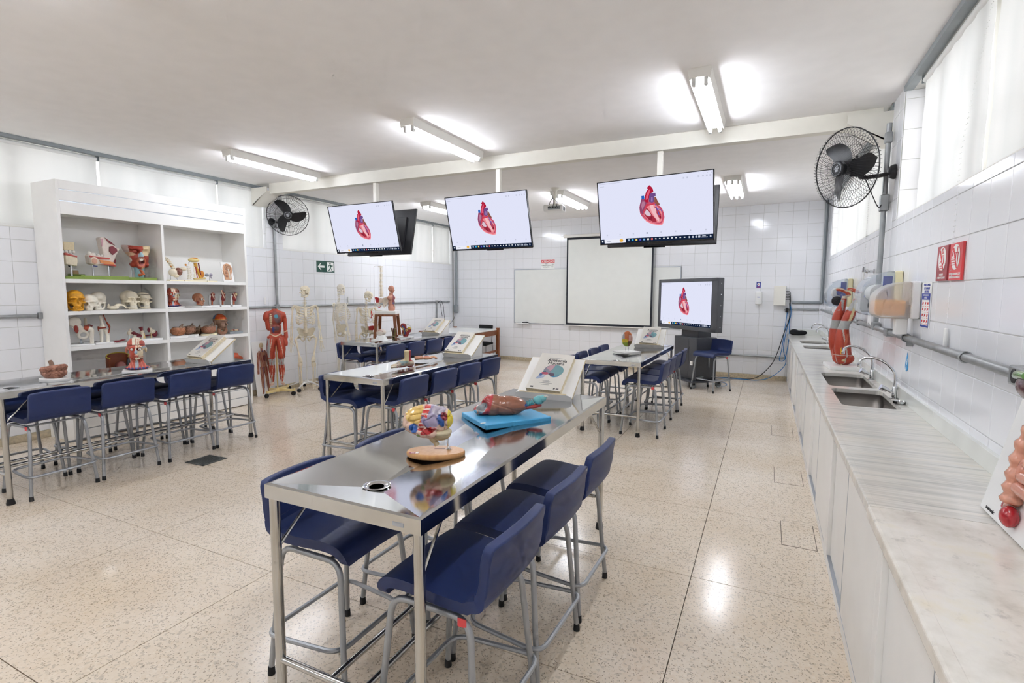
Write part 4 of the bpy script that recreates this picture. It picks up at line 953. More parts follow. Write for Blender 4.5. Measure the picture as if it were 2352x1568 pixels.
# ================================================================ FANS
def make_fan(label, hub, face, base, R_=.315, pipe=None):
    t_ = thing('wall_fan', label, 'fan', hub, 0, 'black wall fans on the pillars'); f_ = Vector(face).normalized()
    t_.rotation_euler = f_.to_track_quat('Z', 'Y').to_euler(); inv = (Matrix.Translation(hub) @ f_.to_track_quat('Z', 'Y').to_matrix().to_4x4()).inverted()
    m_ = MB(); m_.tube(arc((0, 0, 0), R_, 0, 360, 48)[:-1], .005, 8, closed=True); m_.build('guard_ring', 'black_plastic', t_)
    def cage(zz, rad, cnt, nm):
        m_ = MB()
        for k in range(cnt):
            a = 2*math.pi*k/cnt; tw = .22
            pts = [(.05, zz), (.12, zz*1.0), (.2, zz*.95), (.27, zz*.75), (R_-.008, zz*.42), (R_, 0)]
            m_.tube([(r_*math.cos(a+tw*(1-r_/R_)), r_*math.sin(a+tw*(1-r_/R_)), z_) for r_, z_ in pts], .0015, 4, caps=False)
        for rr_ in (.19, .265): m_.tube(arc((0, 0, zz*(.96 if rr_ < .2 else .78)), rr_, 0, 360, 40)[:-1], .0014, 4, closed=True)
        m_.build(nm, 'black_plastic', t_)
    cage(.085, R_, 72, 'front_guard'); cage(-.075, R_, 60, 'rear_guard')
    m_ = MB(); m_.lathe([(.062, .078), (.066, .088), (.06, .097), (.045, .099), (.042, .096), (.001, .096)], 28); hb = m_.build('guard_cap', 'black_plastic', t_)
    m_ = MB(); m_.tube(arc((0, 0, .099), .05, 0, 360, 28)[:-1], .002, 6, closed=True); m_.build('cap_ring', 'frame_grey', hb)
    m_ = MB(); m_.box((0, .006, .0975), (.05, .008, .001)); m_.box((0, -.012, .0975), (.03, .02, .001)); m_.box((.004, .02, .0975), (.03, .008, .001), (0, 0, .4)); m_.build('badge', 'frame_grey', hb)
    for k in range(3):
        a0 = R(95+120*k); P = []
        for i in range(9):
            r_ = .05+.23*i/8; w = .055+.1*math.sin(math.pi*min(1, (i+1.2)/9.6))**.8; sw = .1+.5*(i/8)**1.3
            if i == 8: w *= .55
            P.append([(r_*math.cos(a0+sw+u*w/r_*.5), r_*math.sin(a0+sw+u*w/r_*.5), .0+u*.025-.01*(i/8)) for u in np.linspace(-1, 1, 6)])
        m_ = MB(); m_.sheet(np.array(P), .003); m_.build('blade', 'black_plastic', t_)
    m_ = MB(); m_.lathe([(.02, .05), (.055, .04), (.06, .0), (.06, -.03), (.03, -.04)], 24); m_.build('hub', 'black_plastic', t_)
    m_ = MB(); m_.lathe([(.05, -.06), (.075, -.075), (.078, -.14), (.06, -.19), (.02, -.205)], 24); m_.tube([(0, .07, -.12), (0, .1, -.12)], .008, 8); m_.build('motor_housing', 'black_plastic', t_)
    bp = inv @ Vector(base); m_ = MB(); m_.tube(spline([(0, -.06, -.13), (.0, -.09, -.17), tuple(bp*.55+Vector((0, -.05, -.08))), tuple(bp)], 6), .017, 10); m_.build('arm', 'black_plastic', t_)
    n = Vector((1, 0, 0)) if base[0] < -3 else Vector((-1, 0, 0)); q = inv.to_3x3() @ n; m_ = MB()
    ax = q.normalized(); e1 = ax.orthogonal().normalized(); e2 = ax.cross(e1)
    V = []; F = []
    for i, (r_, h_) in enumerate(((.06, 0), (.062, .012), (.05, .04), (.02, .055))):
        for j in range(20): V.append(tuple(bp+ax*h_+(e1*math.cos(j*.31416)+e2*math.sin(j*.31416))*r_))
    for i in range(3):
        for j in range(20): F.append((i*20+j, i*20+(j+1) % 20, (i+1)*20+(j+1) % 20, (i+1)*20+j))
    m_.add(V, F+[tuple(range(20)), tuple(range(60, 80))]); m_.build('wall_plate', 'black_plastic', t_)
    if pipe:
        pp_ = inv @ Vector(pipe); m_ = MB(); m_.tube(spline([(0, -.05, -.17), (.02, -.16, -.2), tuple(pp_+Vector((0, -.03, .05))), tuple(pp_)], 6), .004, 6); m_.build('cord', 'cable_black', t_)
    return t_
make_fan('black wall fan on the tiled pillar beside the white shelving unit', (-7.02, 6.14, 2.88), (.72, -.68, -.12), (XL+.006, 6.05, 2.78), pipe=(XC+.03, 6.085, 2.72))
make_fan('black wall fan on the pillar above the marble worktop', (.56, 5.42, 2.74), (-.78, -.6, -.12), (XR-.006, 5.42, 2.68), R_=.33, pipe=(XR-.06, 5.56, 2.45))

# ================================================================ WHITE TABLE, CHAIR IN THE FAR CORNER
ct = thing('white_top_table', 'brown wooden table with white top in the far corner', 'table', (-6.2, 10.35, 0), R(3))
# local: x -0.68..0.62, y -.72..0.72
m_ = MB(); m_.span((-.66, -1.0, .755), (.5, .62, .785)); m_.build('top', 'board_white', ct, 0, bevel=.003)
for x, y in ((-.62, -.96), (.5, -.98), (-.62, .58), (.52, .6)):
    m_ = MB(); m_.box((x, y, .405), (.07, .07, .81)); m_.build('leg', 'wood_brown', ct, 0, bevel=.006)
for a, b in (((-.62, -.985, .64), (.5, -.955, .75)), ((-.62, .575, .64), (.5, .605, .75)), ((.485, -.96, .64), (.515, .58, .75)), ((-.645, -.96, .64), (-.615, .58, .75)), ((.49, -.96, .24), (.52, .58, .29))):
    m_ = MB(); m_.span(a, b); m_.build('rail', 'wood_brown', ct, 0, bevel=.003)
chx = thing('office_chair', 'black-backed chair behind the white-top table in the far corner', 'chair', (-6.1, 11.1, 0), R(180))
P = np.array([[(.19*u, -.02-.02*v+.03*u*u, .66+.2*v) for u in np.linspace(-1, 1, 9)] for v in np.linspace(0, 1, 6)]); m_ = MB(); m_.sheet(P, .035); m_.build('backrest', 'fabric_black', chx, 50, bevel=.012)
P = np.array([[(.2*u, .0+.38*v, .455-.01*u*u-.02*v*v) for u in np.linspace(-1, 1, 9)] for v in np.linspace(0, 1, 6)]); m_ = MB(); m_.sheet(P, .045); m_.build('seat', 'fabric_black', chx, 50, bevel=.012)
for s_ in (-1, 1):
    m_ = MB(); m_.tube(rounded([(s_*.19, .36, 0), (s_*.18, .34, .41), (s_*.18, .02, .42), (s_*.2, -.02, 0)], .05), .011, 8); m_.build('leg_frame', 'frame_grey', chx)
    m_ = MB(); m_.tube([(s_*.16, .03, .42), (s_*.16, -.02, .6), (s_*.15, -.02, .72)], .01, 8); m_.build('back_post', 'frame_grey', chx)

# floor drain
fd = thing('floor_grate', 'small square metal drain grate in the terrazzo floor', 'drain', (-4.91, 3.2, 0), R(2))
m_ = MB()
for c, s_ in (((-.12, 0), (.02, .26)), ((.12, 0), (.02, .26)), ((0, -.12), (.26, .02)), ((0, .12), (.26, .02))): m_.box((c[0], c[1], .0025), (s_[0], s_[1], .005))
m_.build('frame', 'grate', fd, 0)
for k in range(9):
    m_ = MB(); m_.box((-.1+k*.025, 0, .002), (.014, .23, .004)); m_.build('bar', 'grate', fd, 0)
m_ = MB(); m_.box((0, 0, .0006), (.24, .24, .0012)); m_.build('pit', 'black_rubber', fd, 0)  # flat black sheet painted in for the shade below the bars
# ================================================================ MARBLE WORKTOP, CABINETS, SINKS
KF, KZ = .3728, .9
def slab_with_holes(y0, y1, holes, x0=KF, x1=XR-.006, z0=KZ-.03, z1=KZ):
    m_ = MB(); hs = sorted(holes); y = y0
    for i, (a, b) in enumerate(hs):
        ya, yb = a-.055, b+.055; m_.span((x0, y, z0), (x1, ya, z1)); y = yb; cx, cy = (HX0+HX1)/2, (a+b)/2; hw, hl, r_ = (HX1-HX0)/2, (b-a)/2, .055
        loop = []
        for (qx, qy, s0) in ((hw-r_, hl-r_, 0), (-hw+r_, hl-r_, 90), (-hw+r_, -hl+r_, 180), (hw-r_, -hl+r_, 270)):
            for k in range(7): loop.append((cx+qx+r_*math.cos(R(s0+15*k)), cy+qy+r_*math.sin(R(s0+15*k))))
        out = []
        for (px, py) in loop:
            dx, dy = px-cx, py-cy; tx = ((x1-cx)/dx if dx > 0 else (x0-cx)/dx) if abs(dx) > 1e-9 else 1e9; ty = ((yb-cy)/dy if dy > 0 else (ya-cy)/dy) if abs(dy) > 1e-9 else 1e9
            t_ = min(tx, ty); out.append((cx+dx*t_, cy+dy*t_))
        for c in ((x1, yb), (x0, yb), (x0, ya), (x1, ya)):     # snap the closest ray to each corner
            k = min(range(len(out)), key=lambda q: (out[q][0]-c[0])**2+(out[q][1]-c[1])**2); out[k] = c
        n = len(loop); V = [(x, y, z1) for x, y in out]+[(x, y, z1) for x, y in loop]+[(x, y, z0) for x, y in loop]+[(x, y, z0) for x, y in out]
        F = []
        for k in range(n):
            j = (k+1) % n; F += [(k, j, n+j, n+k), (n+k, n+j, 2*n+j, 2*n+k), (2*n+k, 2*n+j, 3*n+j, 3*n+k)]
        m_.add(V, F)
    m_.span((x0, y, z0), (x1, y1, z1)); return m_
HX0, HX1 = .5, .845
SK = [(4.2, 4.93), (5.05, 5.85), (8.25, 8.72), (9.1, 9.55)]
wt = thing('marble_worktop', 'long grey-striped marble worktop with four sinks along the wall', 'worktop', (0, 0, 0))
m_ = slab_with_holes(2.233, 11.04, SK); m_.build('slab', 'marble_striped', wt, 0)
m_ = MB(); m_.span((KF-.004, 2.233, KZ-.044), (KF+.028, 11.04, KZ+.0004)); m_.build('front_edge', 'marble_striped', wt, 0, bevel=.007, seg=3)
y = 2.3
for k, y1 in enumerate((3.75, 5.6, 7.4, 9.2, 11.04)):
    m_ = MB(); m_.span((XR-.024, y, KZ), (XR-.004, y1-.002, KZ+.088)); m_.build('upstand', 'marble_upstand', wt, 0, bevel=.002); y = y1
m_ = MB(); q = [BW(3.4, 0, .006), BW(3.91, 0, .006), BW(3.91, 0, .026), BW(3.4, 0, .026)]; m_.prism([(p_.x, p_.y) for p_ in q], (0, 0, KZ), (1, 0, 0), (0, 1, 0), (0, 0, 1), .088); m_.build('upstand', 'marble_upstand', wt, 0)
wn2_ = thing('marble_worktop', 'cloudy cream marble worktop slab at the near end, in front of the striped one', 'worktop', (0, 0, 0))
m_ = MB(); m_.span((KF+.012, -1.8, KZ-.03), (XR-.006, 2.23, KZ)); m_.build('slab', 'marble_cloudy', wn2_, 0)
m_ = MB(); m_.span((KF-.01, -1.8, KZ-.046), (KF+.034, 2.23, KZ+.0004)); m_.build('front_edge', 'marble_cloudy', wn2_, 0, bevel=.009, seg=3)
m_ = MB(); m_.span((XR-.024, -1.8, KZ), (XR-.004, 2.298, KZ+.088)); m_.build('upstand', 'marble_upstand', wn2_, 0, bevel=.002)
# base cabinets with sliding doors
bounds = [-1.7, -.75, .75, 2.2, 3.72, 5.3, 6.9, 8.5, 10.0, 10.98]
labs = ['white base cabinet below the worktop, behind the camera', 'white base cabinet below the worktop, beside the camera', 'white sliding-door base cabinet at the lower edge of the photo', 'white sliding-door base cabinet below the joint between the two marble slabs', 'white sliding-door base cabinet in front of the two near sinks', 'white sliding-door base cabinet below the muscle leg model',
        'white sliding-door base cabinet just beyond the muscle leg model', 'white sliding-door base cabinet in front of the far sinks', 'white sliding-door base cabinet next to last before the back wall', 'narrow white base cabinet at the very end by the back wall']
XF = KF+.028
for i in range(len(bounds)-1):
    a, b = bounds[i], bounds[i+1]
    c_ = thing('base_cabinet', labs[i], 'cabinet', (XF, a, 0), 0, 'white base cabinets below the marble worktop'); L = b-a
    m_ = MB(); m_.span((.05, 0, .0), (XR-XF-.02, .02, KZ-.046)); m_.span((.05, L-.02, 0), (XR-XF-.02, L, KZ-.046)); m_.span((.05, .02, .04), (XR-XF-.02, L-.02, .06)); m_.build('carcass', 'laminate', c_, 0)
    for y in (0, L-.075):
        m_ = MB(); m_.span((0, y+.001, .0), (.05, y+.074, KZ-.046)); m_.build('stile', 'laminate', c_, 0, bevel=.002)
    m_ = MB(); m_.span((.002, .076, .0), (.06, L-.076, .05)); m_.build('plinth', 'laminate', c_, 0)
    m_ = MB(); m_.span((.004, .076, .05), (.03, L-.076, .056)); m_.span((.004, .076, KZ-.064), (.04, L-.076, KZ-.047)); m_.build('door_track', 'groove_metal', c_, 0)
    mid = L/2
    m_ = MB(); m_.span((.004, .076, .057), (.02, mid+.03, KZ-.065)); d_ = m_.build('sliding_door', 'laminate', c_, 0, bevel=.001)
    m_ = MB(); m_.span((.022, mid-.03, .057), (.038, L-.076, KZ-.065)); d2 = m_.build('sliding_door', 'laminate', c_, 0, bevel=.001)
    m_ = MB(); m_.span((.003, mid+.0305, .057), (.02, mid+.036, KZ-.065)); m_.build('door_edge', 'groove_metal', d_, 0)
for k, (a, b) in enumerate(SK):
    s_ = thing('sink', ['rectangular steel sink nearest the camera in the marble worktop', 'rectangular steel sink right in front of the muscle leg model', 'rectangular steel sink of the far pair, nearer one', 'rectangular steel sink of the far pair, closest to the black bag'][k], 'sink', ((HX0+HX1)/2, (a+b)/2, KZ), 0, 'steel sinks in the marble worktop')
    hw, hl = (HX1-HX0)/2, (b-a)/2; V = []; F = []; rings = ((.006, -.03, .055), (.006, -.04, .055), (.008, -.16, .06), (-.02, -.185, .05), (-.1, -.19, .03))
    for (o_, z_, r_) in rings:
        w_, l_ = hw+o_, hl+o_
        for (qx, qy, s0) in ((w_-r_, l_-r_, 0), (-w_+r_, l_-r_, 90), (-w_+r_, -l_+r_, 180), (w_-r_, -l_+r_, 270)):
            for q in range(6): V.append((qx+r_*math.cos(R(s0+18*q)), qy+r_*math.sin(R(s0+18*q)), z_))
    n = 24
    for i in range(len(rings)-1):
        for j in range(n): F.append((i*n+j, i*n+(j+1) % n, (i+1)*n+(j+1) % n, (i+1)*n+j))
    F.append(tuple(range((len(rings)-1)*n, len(rings)*n))); m_ = MB(); m_.add(V, F); m_.build('bowl', 'sink_steel', s_, 60)
    m_ = MB(); m_.lathe([(.04, .001), (.042, .004), (.03, .003), (.02, -.004)], 20, (0, 0, -.19)); m_.build('waste', 'chrome', s_)
def make_tap():
    t_ = thing('tap', 'x', 'tap', (0, 0, KZ), 0, 'chrome swan-neck taps on the worktop')
    m_ = MB(); m_.lathe([(.03, 0), (.03, .004), (.024, .008), (.0165, .012), (.0165, .085), (.0145, .09)], 20); m_.build('base', 'chrome', t_)
    m_ = MB(); m_.tube(spline([(0, 0, .08), (0, 0, .15), (-.012, 0, .2), (-.06, 0, .255), (-.12, 0, .285), (-.175, 0, .29), (-.215, 0, .27), (-.226, 0, .235)], 6), .0098, 12); sp = m_.build('spout', 'chrome', t_)
    m_ = MB(); m_.lathe([(.0125, 0), (.0135, .004), (.0135, .026), (.011, .028)], 16, (-.2265, 0, .212)); m_.build('aerator', 'chrome', sp)
    m_ = MB(); m_.tube([(-.008, 0, .045), (-.045, -.012, .062)], .0115, 12); m_.tube([(-.045, -.012, .062), (-.085, -.026, .082)], [.019, .022], 16); m_.build('handle', 'chrome', t_)
    return t_
tap0 = make_tap(); ff = True
for (x, y, rz, lab) in ((.872, 4.63, -14, 'chrome swan-neck tap nearest the camera, by the soap dish'), (.872, 5.56, -10, 'chrome swan-neck tap behind the nearest one'), (.872, 8.46, -12, 'chrome swan-neck tap of the far sink pair, nearer one'), (.872, 9.3, -12, 'chrome swan-neck tap closest to the back wall')):
    t_ = tap0 if ff else copy_tree(tap0); ff = False; t_.location = (x, y, KZ); t_.rotation_euler = (0, 0, R(rz)); t_['label'] = lab
m_ = MB(); m_.lathe([(.03, 0), (.036, .006), (.036, .02), (.03, .022), (.026, .012), (.001, .012)], 20, (0, 0, 0)); o_ = m_.build('soap_dish', 'chrome', loc=(.862, 4.42, KZ+.001)); tag(o_, 'small round metal dish beside the nearest tap', 'dish')
# black bag at the far end
m_ = MB()
for c, r_ in (((0, 0, .04), (.13, .09, .045)), ((-.06, .01, .05), (.08, .07, .055)), ((.06, -.01, .045), (.09, .075, .045))): m_.ball(c, r_, 20, 12)
o_ = skin(fuse(m_, .012, 6), 'pouch', 'fabric_black', None, loc=(.53, 10.78, KZ+.002)); tag(o_, 'soft black pouch lying on the far end of the marble worktop', 'bag')

# ================================================================ RIGHT WALL
XW = XR-.006
def rwthing(name, label, cat, y, z, d=.0): return thing(name, label, cat, (XW-d, y, z), R(-90))     # local x runs towards -y, local -y out into the room
for y, z, mat, lab, sym, txt in ((3.847, 1.845, 'sign_maroon', 'dark red sign with a crossed-out drink symbol, the farther of the pair', 0, ('PROIBIDO', 'O USO DE CELULAR')), (3.604, 1.843, 'sign_red', 'bright red sign with a crossed-out burger and cup', 1, ('PROIBIDO ENTRAR COM', 'ALIMENTOS OU BEBIDAS'))):
    s_ = rwthing('red_sign', lab, 'sign', y, z); s_['group'] = 'red prohibition signs on the tiled wall'
    m_ = MB(); m_.box((0, -.006, 0), (.207, .012, .2)); m_.build('plate', mat, s_, 0)
    m_ = MB(); m_.lathe([(.069, 0), (.069, .0012)], 36, (0, -.0135, .025), 'y'); m_.build('white_disc', 'sign_white', s_)
    m_ = MB(); y_ = -.0142
    if sym:
        m_.tube([(-.052, y_, .03), (-.05, y_, .05), (-.03, y_, .06), (-.012, y_, .05), (-.01, y_, .03)], .0022, 5)
        for k in range(4): m_.tube([(-.054, y_, .022-.013*k), (-.008, y_, .022-.013*k)], .0022, 5)
        m_.tube([(.006, y_, -.02), (.01, y_, .045), (.044, y_, .045), (.04, y_, -.02), (.006, y_, -.02)], .0022, 5); m_.tube([(.004, y_, .048), (.05, y_, .048)], .0025, 5); m_.tube([(.026, y_, .048), (.034, y_, .08)], .002, 5)
    else:
        for k in range(3): m_.tube([(-.03, y_, -.015-.013*k), (.008, y_, -.015-.013*k)], .0022, 5)
        m_.tube([(-.03, y_, -.0), (-.02, y_, .01), (.0, y_, .01), (.008, y_, 0)], .0022, 5); m_.tube([(.005, y_, .01), (.005, y_, .045), (.035, y_, .045), (.035, y_, .0), (.02, y_, -.01)], .0022, 5); m_.tube(arc((.012, y_, .07), .014, 0, 360, 12, 'xz'), .002, 5)
    m_.tube([(-.035, y_-.001, .075), (.035, y_-.001, -.035)], .0026, 5); m_.build('symbol', 'sign_red', s_)
    for k, tx in enumerate(txt): text('lettering', tx, s_, .0165, (0, -.0125, -.066-.018*k), (R(90), 0, 0), 'sign_white', bold=.0003)
po = rwthing('handwash_poster', 'tall narrow hand-washing poster with blue borders next to the soap dispensers', 'poster', 4.163, 1.596)
m_ = MB(); m_.box((0, -.002, 0), (.21, .004, .288)); m_.build('plate', 'sign_white', po, 0)
flat('blue_bands', [[(-.095, .035), (.095, .035), (.095, .075), (-.095, .075)], [(-.095, -.14), (.095, -.14), (.095, -.128), (-.095, -.128)], [(-.095, -.128), (-.09, -.128), (-.09, .035), (-.095, .035)], [(.09, -.128), (.095, -.128), (.095, .035), (.09, .035)]], po, 'sign_blue', -.0045)
for k, tx in enumerate(('PASSO A PASSO', 'DE LAVAGEM', 'DAS MÃOS')): text('lettering', tx, po, .021, (.005, -.0045, .128-.021*k), (R(90), 0, 0), 'ink_blue')
text('lettering', 'COMO HIGIENIZAR', po, .014, (0, -.0062, .063), (R(90), 0, 0), 'sign_white'); text('lettering', 'AS MÃOS', po, .016, (0, -.0062, .047), (R(90), 0, 0), 'sign_white')
m_ = MB()
for r_ in range(4):
    for c_ in range(3):
        x, z = -.055+.055*c_, .01-.038*r_
        m_.tube([(x-.012, -.005, z-.008), (x-.004, -.005, z+.01), (x+.006, -.005, z-.004), (x+.012, -.005, z+.009)], .0014, 4); m_.box((x, -.0046, z-.017), (.03, .0008, .003))
m_.build('hand_drawings', 'sign_red', po)
dr = rwthing('drop_sticker', 'blue water-drop sticker on the tiles above the near tap', 'sticker', 4.548, 1.18)
dr.scale = (1.5, 1, 1.05)
flat('drop', [[(0, .068), (.012, .03), (.024, -.005), (.028, -.032), (.02, -.052), (0, -.06), (-.02, -.052), (-.028, -.032), (-.024, -.005), (-.012, .03)]], dr, 'drop_blue', -.0005)
text('lettering', 'use bem', dr, .026, (0, -.0022, -.012), (R(90), R(-72), 0), 'sign_white', bold=.0004)
def towel(y, lab, mode):
    t_ = rwthing('towel_dispenser' if mode else 'soap_dispenser', lab, 'dispenser', y, 1.50); w, h_, d_ = (.34, .34, .21) if mode == 1 else (.26, .25, .2) if mode == 2 else (.13, .25, .11)
    m_ = MB(); m_.span((-w/2, -.05, 0), (w/2, 0, h_)); m_.build('back_housing', 'cream_plastic' if mode == 1 else 'white_plastic', t_, 0, bevel=.012, seg=3)
    pr_ = [(0, 0), (-d_*.8, .0), (-d_*.93, .012), (-d_, .05), (-d_, h_*.5)]+[(-d_*math.cos(R(a_)), h_*.5+h_*.5*math.sin(R(a_))) for a_ in range(10, 90, 10)]+[(0, h_)]
    m_ = MB(); m_.prism(pr_, (-w/2, -.051, 0), (0, 1, 0), (0, 0, 1), (1, 0, 0), w); m_.build('front_cover', 'clear_plastic' if mode == 1 else 'frosted_plastic', t_, 30, bevel=.012, seg=2)
    if mode == 1:
        m_ = MB(); m_.tube([(-w*.4, -.13, h_*.5), (w*.36, -.13, h_*.5)], .068, 24); m_.build('paper_roll', 'paper', t_)
        m_ = MB(); m_.lathe([(.03, 0), (.03, .02), (.02, .03)], 24, (w*.36, -.13, h_*.5), 'x'); m_.box((0, -.1, .07), (w*.84, .12, .11)); m_.box((w*.4, -.09, .2), (.01, .06, .2)); m_.build('roll_mechanism', 'sign_blue', t_, bevel=.004)
        m_ = MB(); m_.lathe([(.055, -.0), (.052, .025), (.03, .03)], 24, (w/2+.0, -.16, .075), 'x'); m_.box((w/2+.03, -.16, .075), (.012, .085, .016), (.7, 0, 0)); m_.build('feed_knob', 'black_plastic', t_, bevel=.002)
        m_ = MB(); m_.sheet(np.array([[(-.08+.16*u, -.17-.01*math.sin(3*u), .01-.085*v-.012*math.sin(7*u)*v) for u in np.linspace(0, 1, 8)] for v in np.linspace(0, 1, 4)]), .001); m_.build('paper_end', 'white_plastic', t_)
    elif mode == 2:
        m_ = MB(); m_.span((-w*.42, -.246, .02), (w*.42, -.07, h_*.5)); m_.build('towel_stack', 'soap_orange', t_, 0, bevel=.02)
        m_ = MB(); m_.span((.0, -.12, -.11), (.075, -.05, .0)); m_.build('spout_guard', 'white_plastic', t_, 0, bevel=.006)
    else:
        m_ = MB(); m_.span((-.03, -.17, .0), (.03, -.05, .08)); m_.build('push_lever', 'white_plastic', t_, 0, bevel=.01)
        m_ = MB(); m_.box((.066, -.1, .14), (.001, .05, .012)); m_.build('print', 'ink_blue', t_)
    return t_
plain('soap_orange', '#f0a53a', .4)
towel(7.6, 'clear paper towel dispenser far down the wall behind the leg model feet', 1); towel(5.75, 'white soap dispenser between the two clear towel dispensers', 0)
towel(5.02, 'large clear paper towel dispenser with black knob and cream back', 1); towel(4.43, 'frosted dispenser with an orange load, beside the hand-washing poster', 2)
vt = rwthing('wall_valve', 'small chrome valve high on the tiled wall beside the vertical pipe', 'valve', 6.08, 1.878)
m_ = MB(); m_.lathe([(.025, 0), (.025, -.006), (.012, -.01), (.012, -.05)], 16, (0, 0, 0), 'y'); m_.ball((0, -.055, 0), .02, 12, 8); m_.tube([(0, -.055, 0), (.07, -.06, 0)], [.012, .009], 10); m_.build('body', 'chrome', vt)
m_ = MB(); m_.box((0, -.085, .02), (.02, .03, .05)); m_.build('lever', 'chrome', vt, bevel=.004)
for yy, sx in ((10.2, .01), (8.9, .01)): pass
XP = XR-.045
wallpath([(XP, 2.62, 1.365), (XP, 10.75, 1.365)], .0215, 'steel_pipe', 'galvanised', 'long horizontal steel conduit along the wall above the worktop')
wallpath([(XP, 5.585, 1.38), (XP, 5.585, 2.4)], .021, 'steel_pipe', 'galvanised', 'vertical steel conduit between dispensers and fan, lower length')
wallpath([(XP, 5.585, 2.5), (XP, 5.585, 3.12)], .021, 'steel_pipe', 'galvanised', 'vertical steel conduit beside the fan up to the beam bracket')
for (y, z, sz, lab) in ((2.57, 1.365, (.06, .12, .075), 'grey socket box at the near end of the long steel conduit'), (5.0, 1.362, (.06, .1, .06), 'grey conduit box below the large towel dispenser'), (5.585, 1.38, (.06, .085, .07), 'grey conduit tee where the vertical pipe meets the long one'), (6.5, 1.365, (.05, .08, .06), 'grey conduit box beyond the muscle leg model'), (5.585, 2.45, (.065, .075, .14), 'grey switch box below the fan on the vertical pipe'), (5.585, 3.0, (.055, .055, .09), 'grey pipe coupling right under the beam bracket')):
    m_ = MB(); m_.box((0, 0, 0), sz); o_ = m_.build('conduit_box', 'galvanised', None, 0, bevel=.008, loc=(XP, y, z)); tag(o_, lab, 'conduit box')
    if y == 2.57: m_ = MB(); m_.lathe([(.028, 0), (.026, -.003)], 18, (0, -.0605, 0), 'y'); m_.lathe([(.028, 0), (.026, -.003)], 18, (-.0305, .0, 0), 'x'); m_.build('socket_face', 'black_plastic', o_)
for y in (4.43, 3.22, 7.8):
    m_ = MB(); m_.tube(arc((XP, y, 1.365), .025, 0, 360, 18, 'xz')[:-1], .006, 6, closed=True); m_.box((XP+.02, y, 1.33), (.035, .022, .045)) if y != 3.22 else None; o_ = m_.build('pipe_clamp', 'galvanised', None); tag(o_, {4.43: 'pipe clamp on the long conduit below the frosted dispenser', 3.22: 'pipe clamp on the long conduit near its socket box', 7.8: 'pipe clamp on the long conduit far down the wall'}[y], 'clamp')
# ================================================================ ANATOMY: shared shapes
RED, RED2, PINK, BONE, GREYT, BLUEV = '#b5402f', '#8c2430', '#d9a58d', '#e9dfc6', '#a9acab', '#2d4a8f'
def skull_meshes():
    m_ = MB()
    for c, r_ in (((0, .02, .125), (.07, .088, .068)), ((0, -.03, .135), (.058, .05, .05)), ((0, -.052, .07), (.034, .034, .042)), ((0, -.085, .098), (.009, .011, .016)), ((0, -.056, .045), (.029, .03, .016)), ((0, .06, .075), (.045, .04, .035))): m_.ball(c, r_, 20, 12)
    for s_ in (-1, 1):
        m_.ball((s_*.046, -.05, .078), (.02, .024, .013), 14, 8); m_.ball((s_*.031, -.072, .118), (.029, .016, .009), 14, 8); m_.tube([(s_*.055, -.035, .075), (s_*.067, -.005, .078), (s_*.064, .025, .083)], .006, 8); m_.ball((s_*.05, .03, .055), (.012, .016, .025), 10, 8)
    ds = [((s_*.031, -.083, .097), (.018, .03, .016), .028) for s_ in (-1, 1)]+[((0, -.092, .071), (.0105, .03, .015), .022)]+[((s_*.068, -.02, .11), .03, .007) for s_ in (-1, 1)]+[((s_*.045, -.03, .045), (.014, .03, .016), .012) for s_ in (-1, 1)]
    cr = fuse(m_, .0042, 3); w_ = dents(*ds); n = len(cr.vertices); P = np.empty(n*3); cr.vertices.foreach_get('co', P); N = np.empty(n*3); cr.vertices.foreach_get('normal', N)
    cr.vertices.foreach_set('co', w_(P.reshape(-1, 3), N.reshape(-1, 3)).ravel()); finish(cr, 70)
    m_ = MB(); pth = spline([(-.054, .0, .085), (-.052, .004, .045), (-.045, -.02, .016), (-.024, -.068, .009), (0, -.08, .009), (.024, -.068, .009), (.045, -.02, .016), (.052, .004, .045), (.054, 0, .085)], 5)
    m_.tube(pth, .0105, 10); m_.ball((0, -.079, .008), (.018, .012, .012), 12, 8); md = fuse(m_, .0042, 2); finish(md, 70)
    m_ = MB()
    for k in range(13):
        a = R(-78+13*k); x, y = .031*math.sin(a), -.05-.036*math.cos(a)
        m_.box((x, y, .033), (.006, .005, .012), (0, 0, a)); m_.box((x*.97, y*.98+.001, .022), (.0055, .005, .01), (0, 0, a))
    te = m_.mesh('teeth', [], 0)
    return cr, md, te
SK_CR, SK_MD, SK_TE = skull_meshes()
def with_mat(me, mat): c = me.copy(); c.materials.clear(); c.materials.append(M[mat]); return c
SKM = {}
def skull(parent, mat='bone', loc=(0, 0, 0), rot=(0, 0, 0), jaw=True, scale=1.0):
    if mat not in SKM: SKM[mat] = (with_mat(SK_CR, mat), with_mat(SK_MD, mat), with_mat(SK_TE, mat if mat == 'ochre_bone' else 'bone_pale'))
    out = []
    for nm, me in zip(('cranium', 'mandible', 'teeth'), SKM[mat]):
        if nm != 'cranium' and not jaw: continue
        o_ = put(nm, me, parent, loc=loc, rot=rot); o_.scale = (scale,)*3; out.append(o_)
    return out
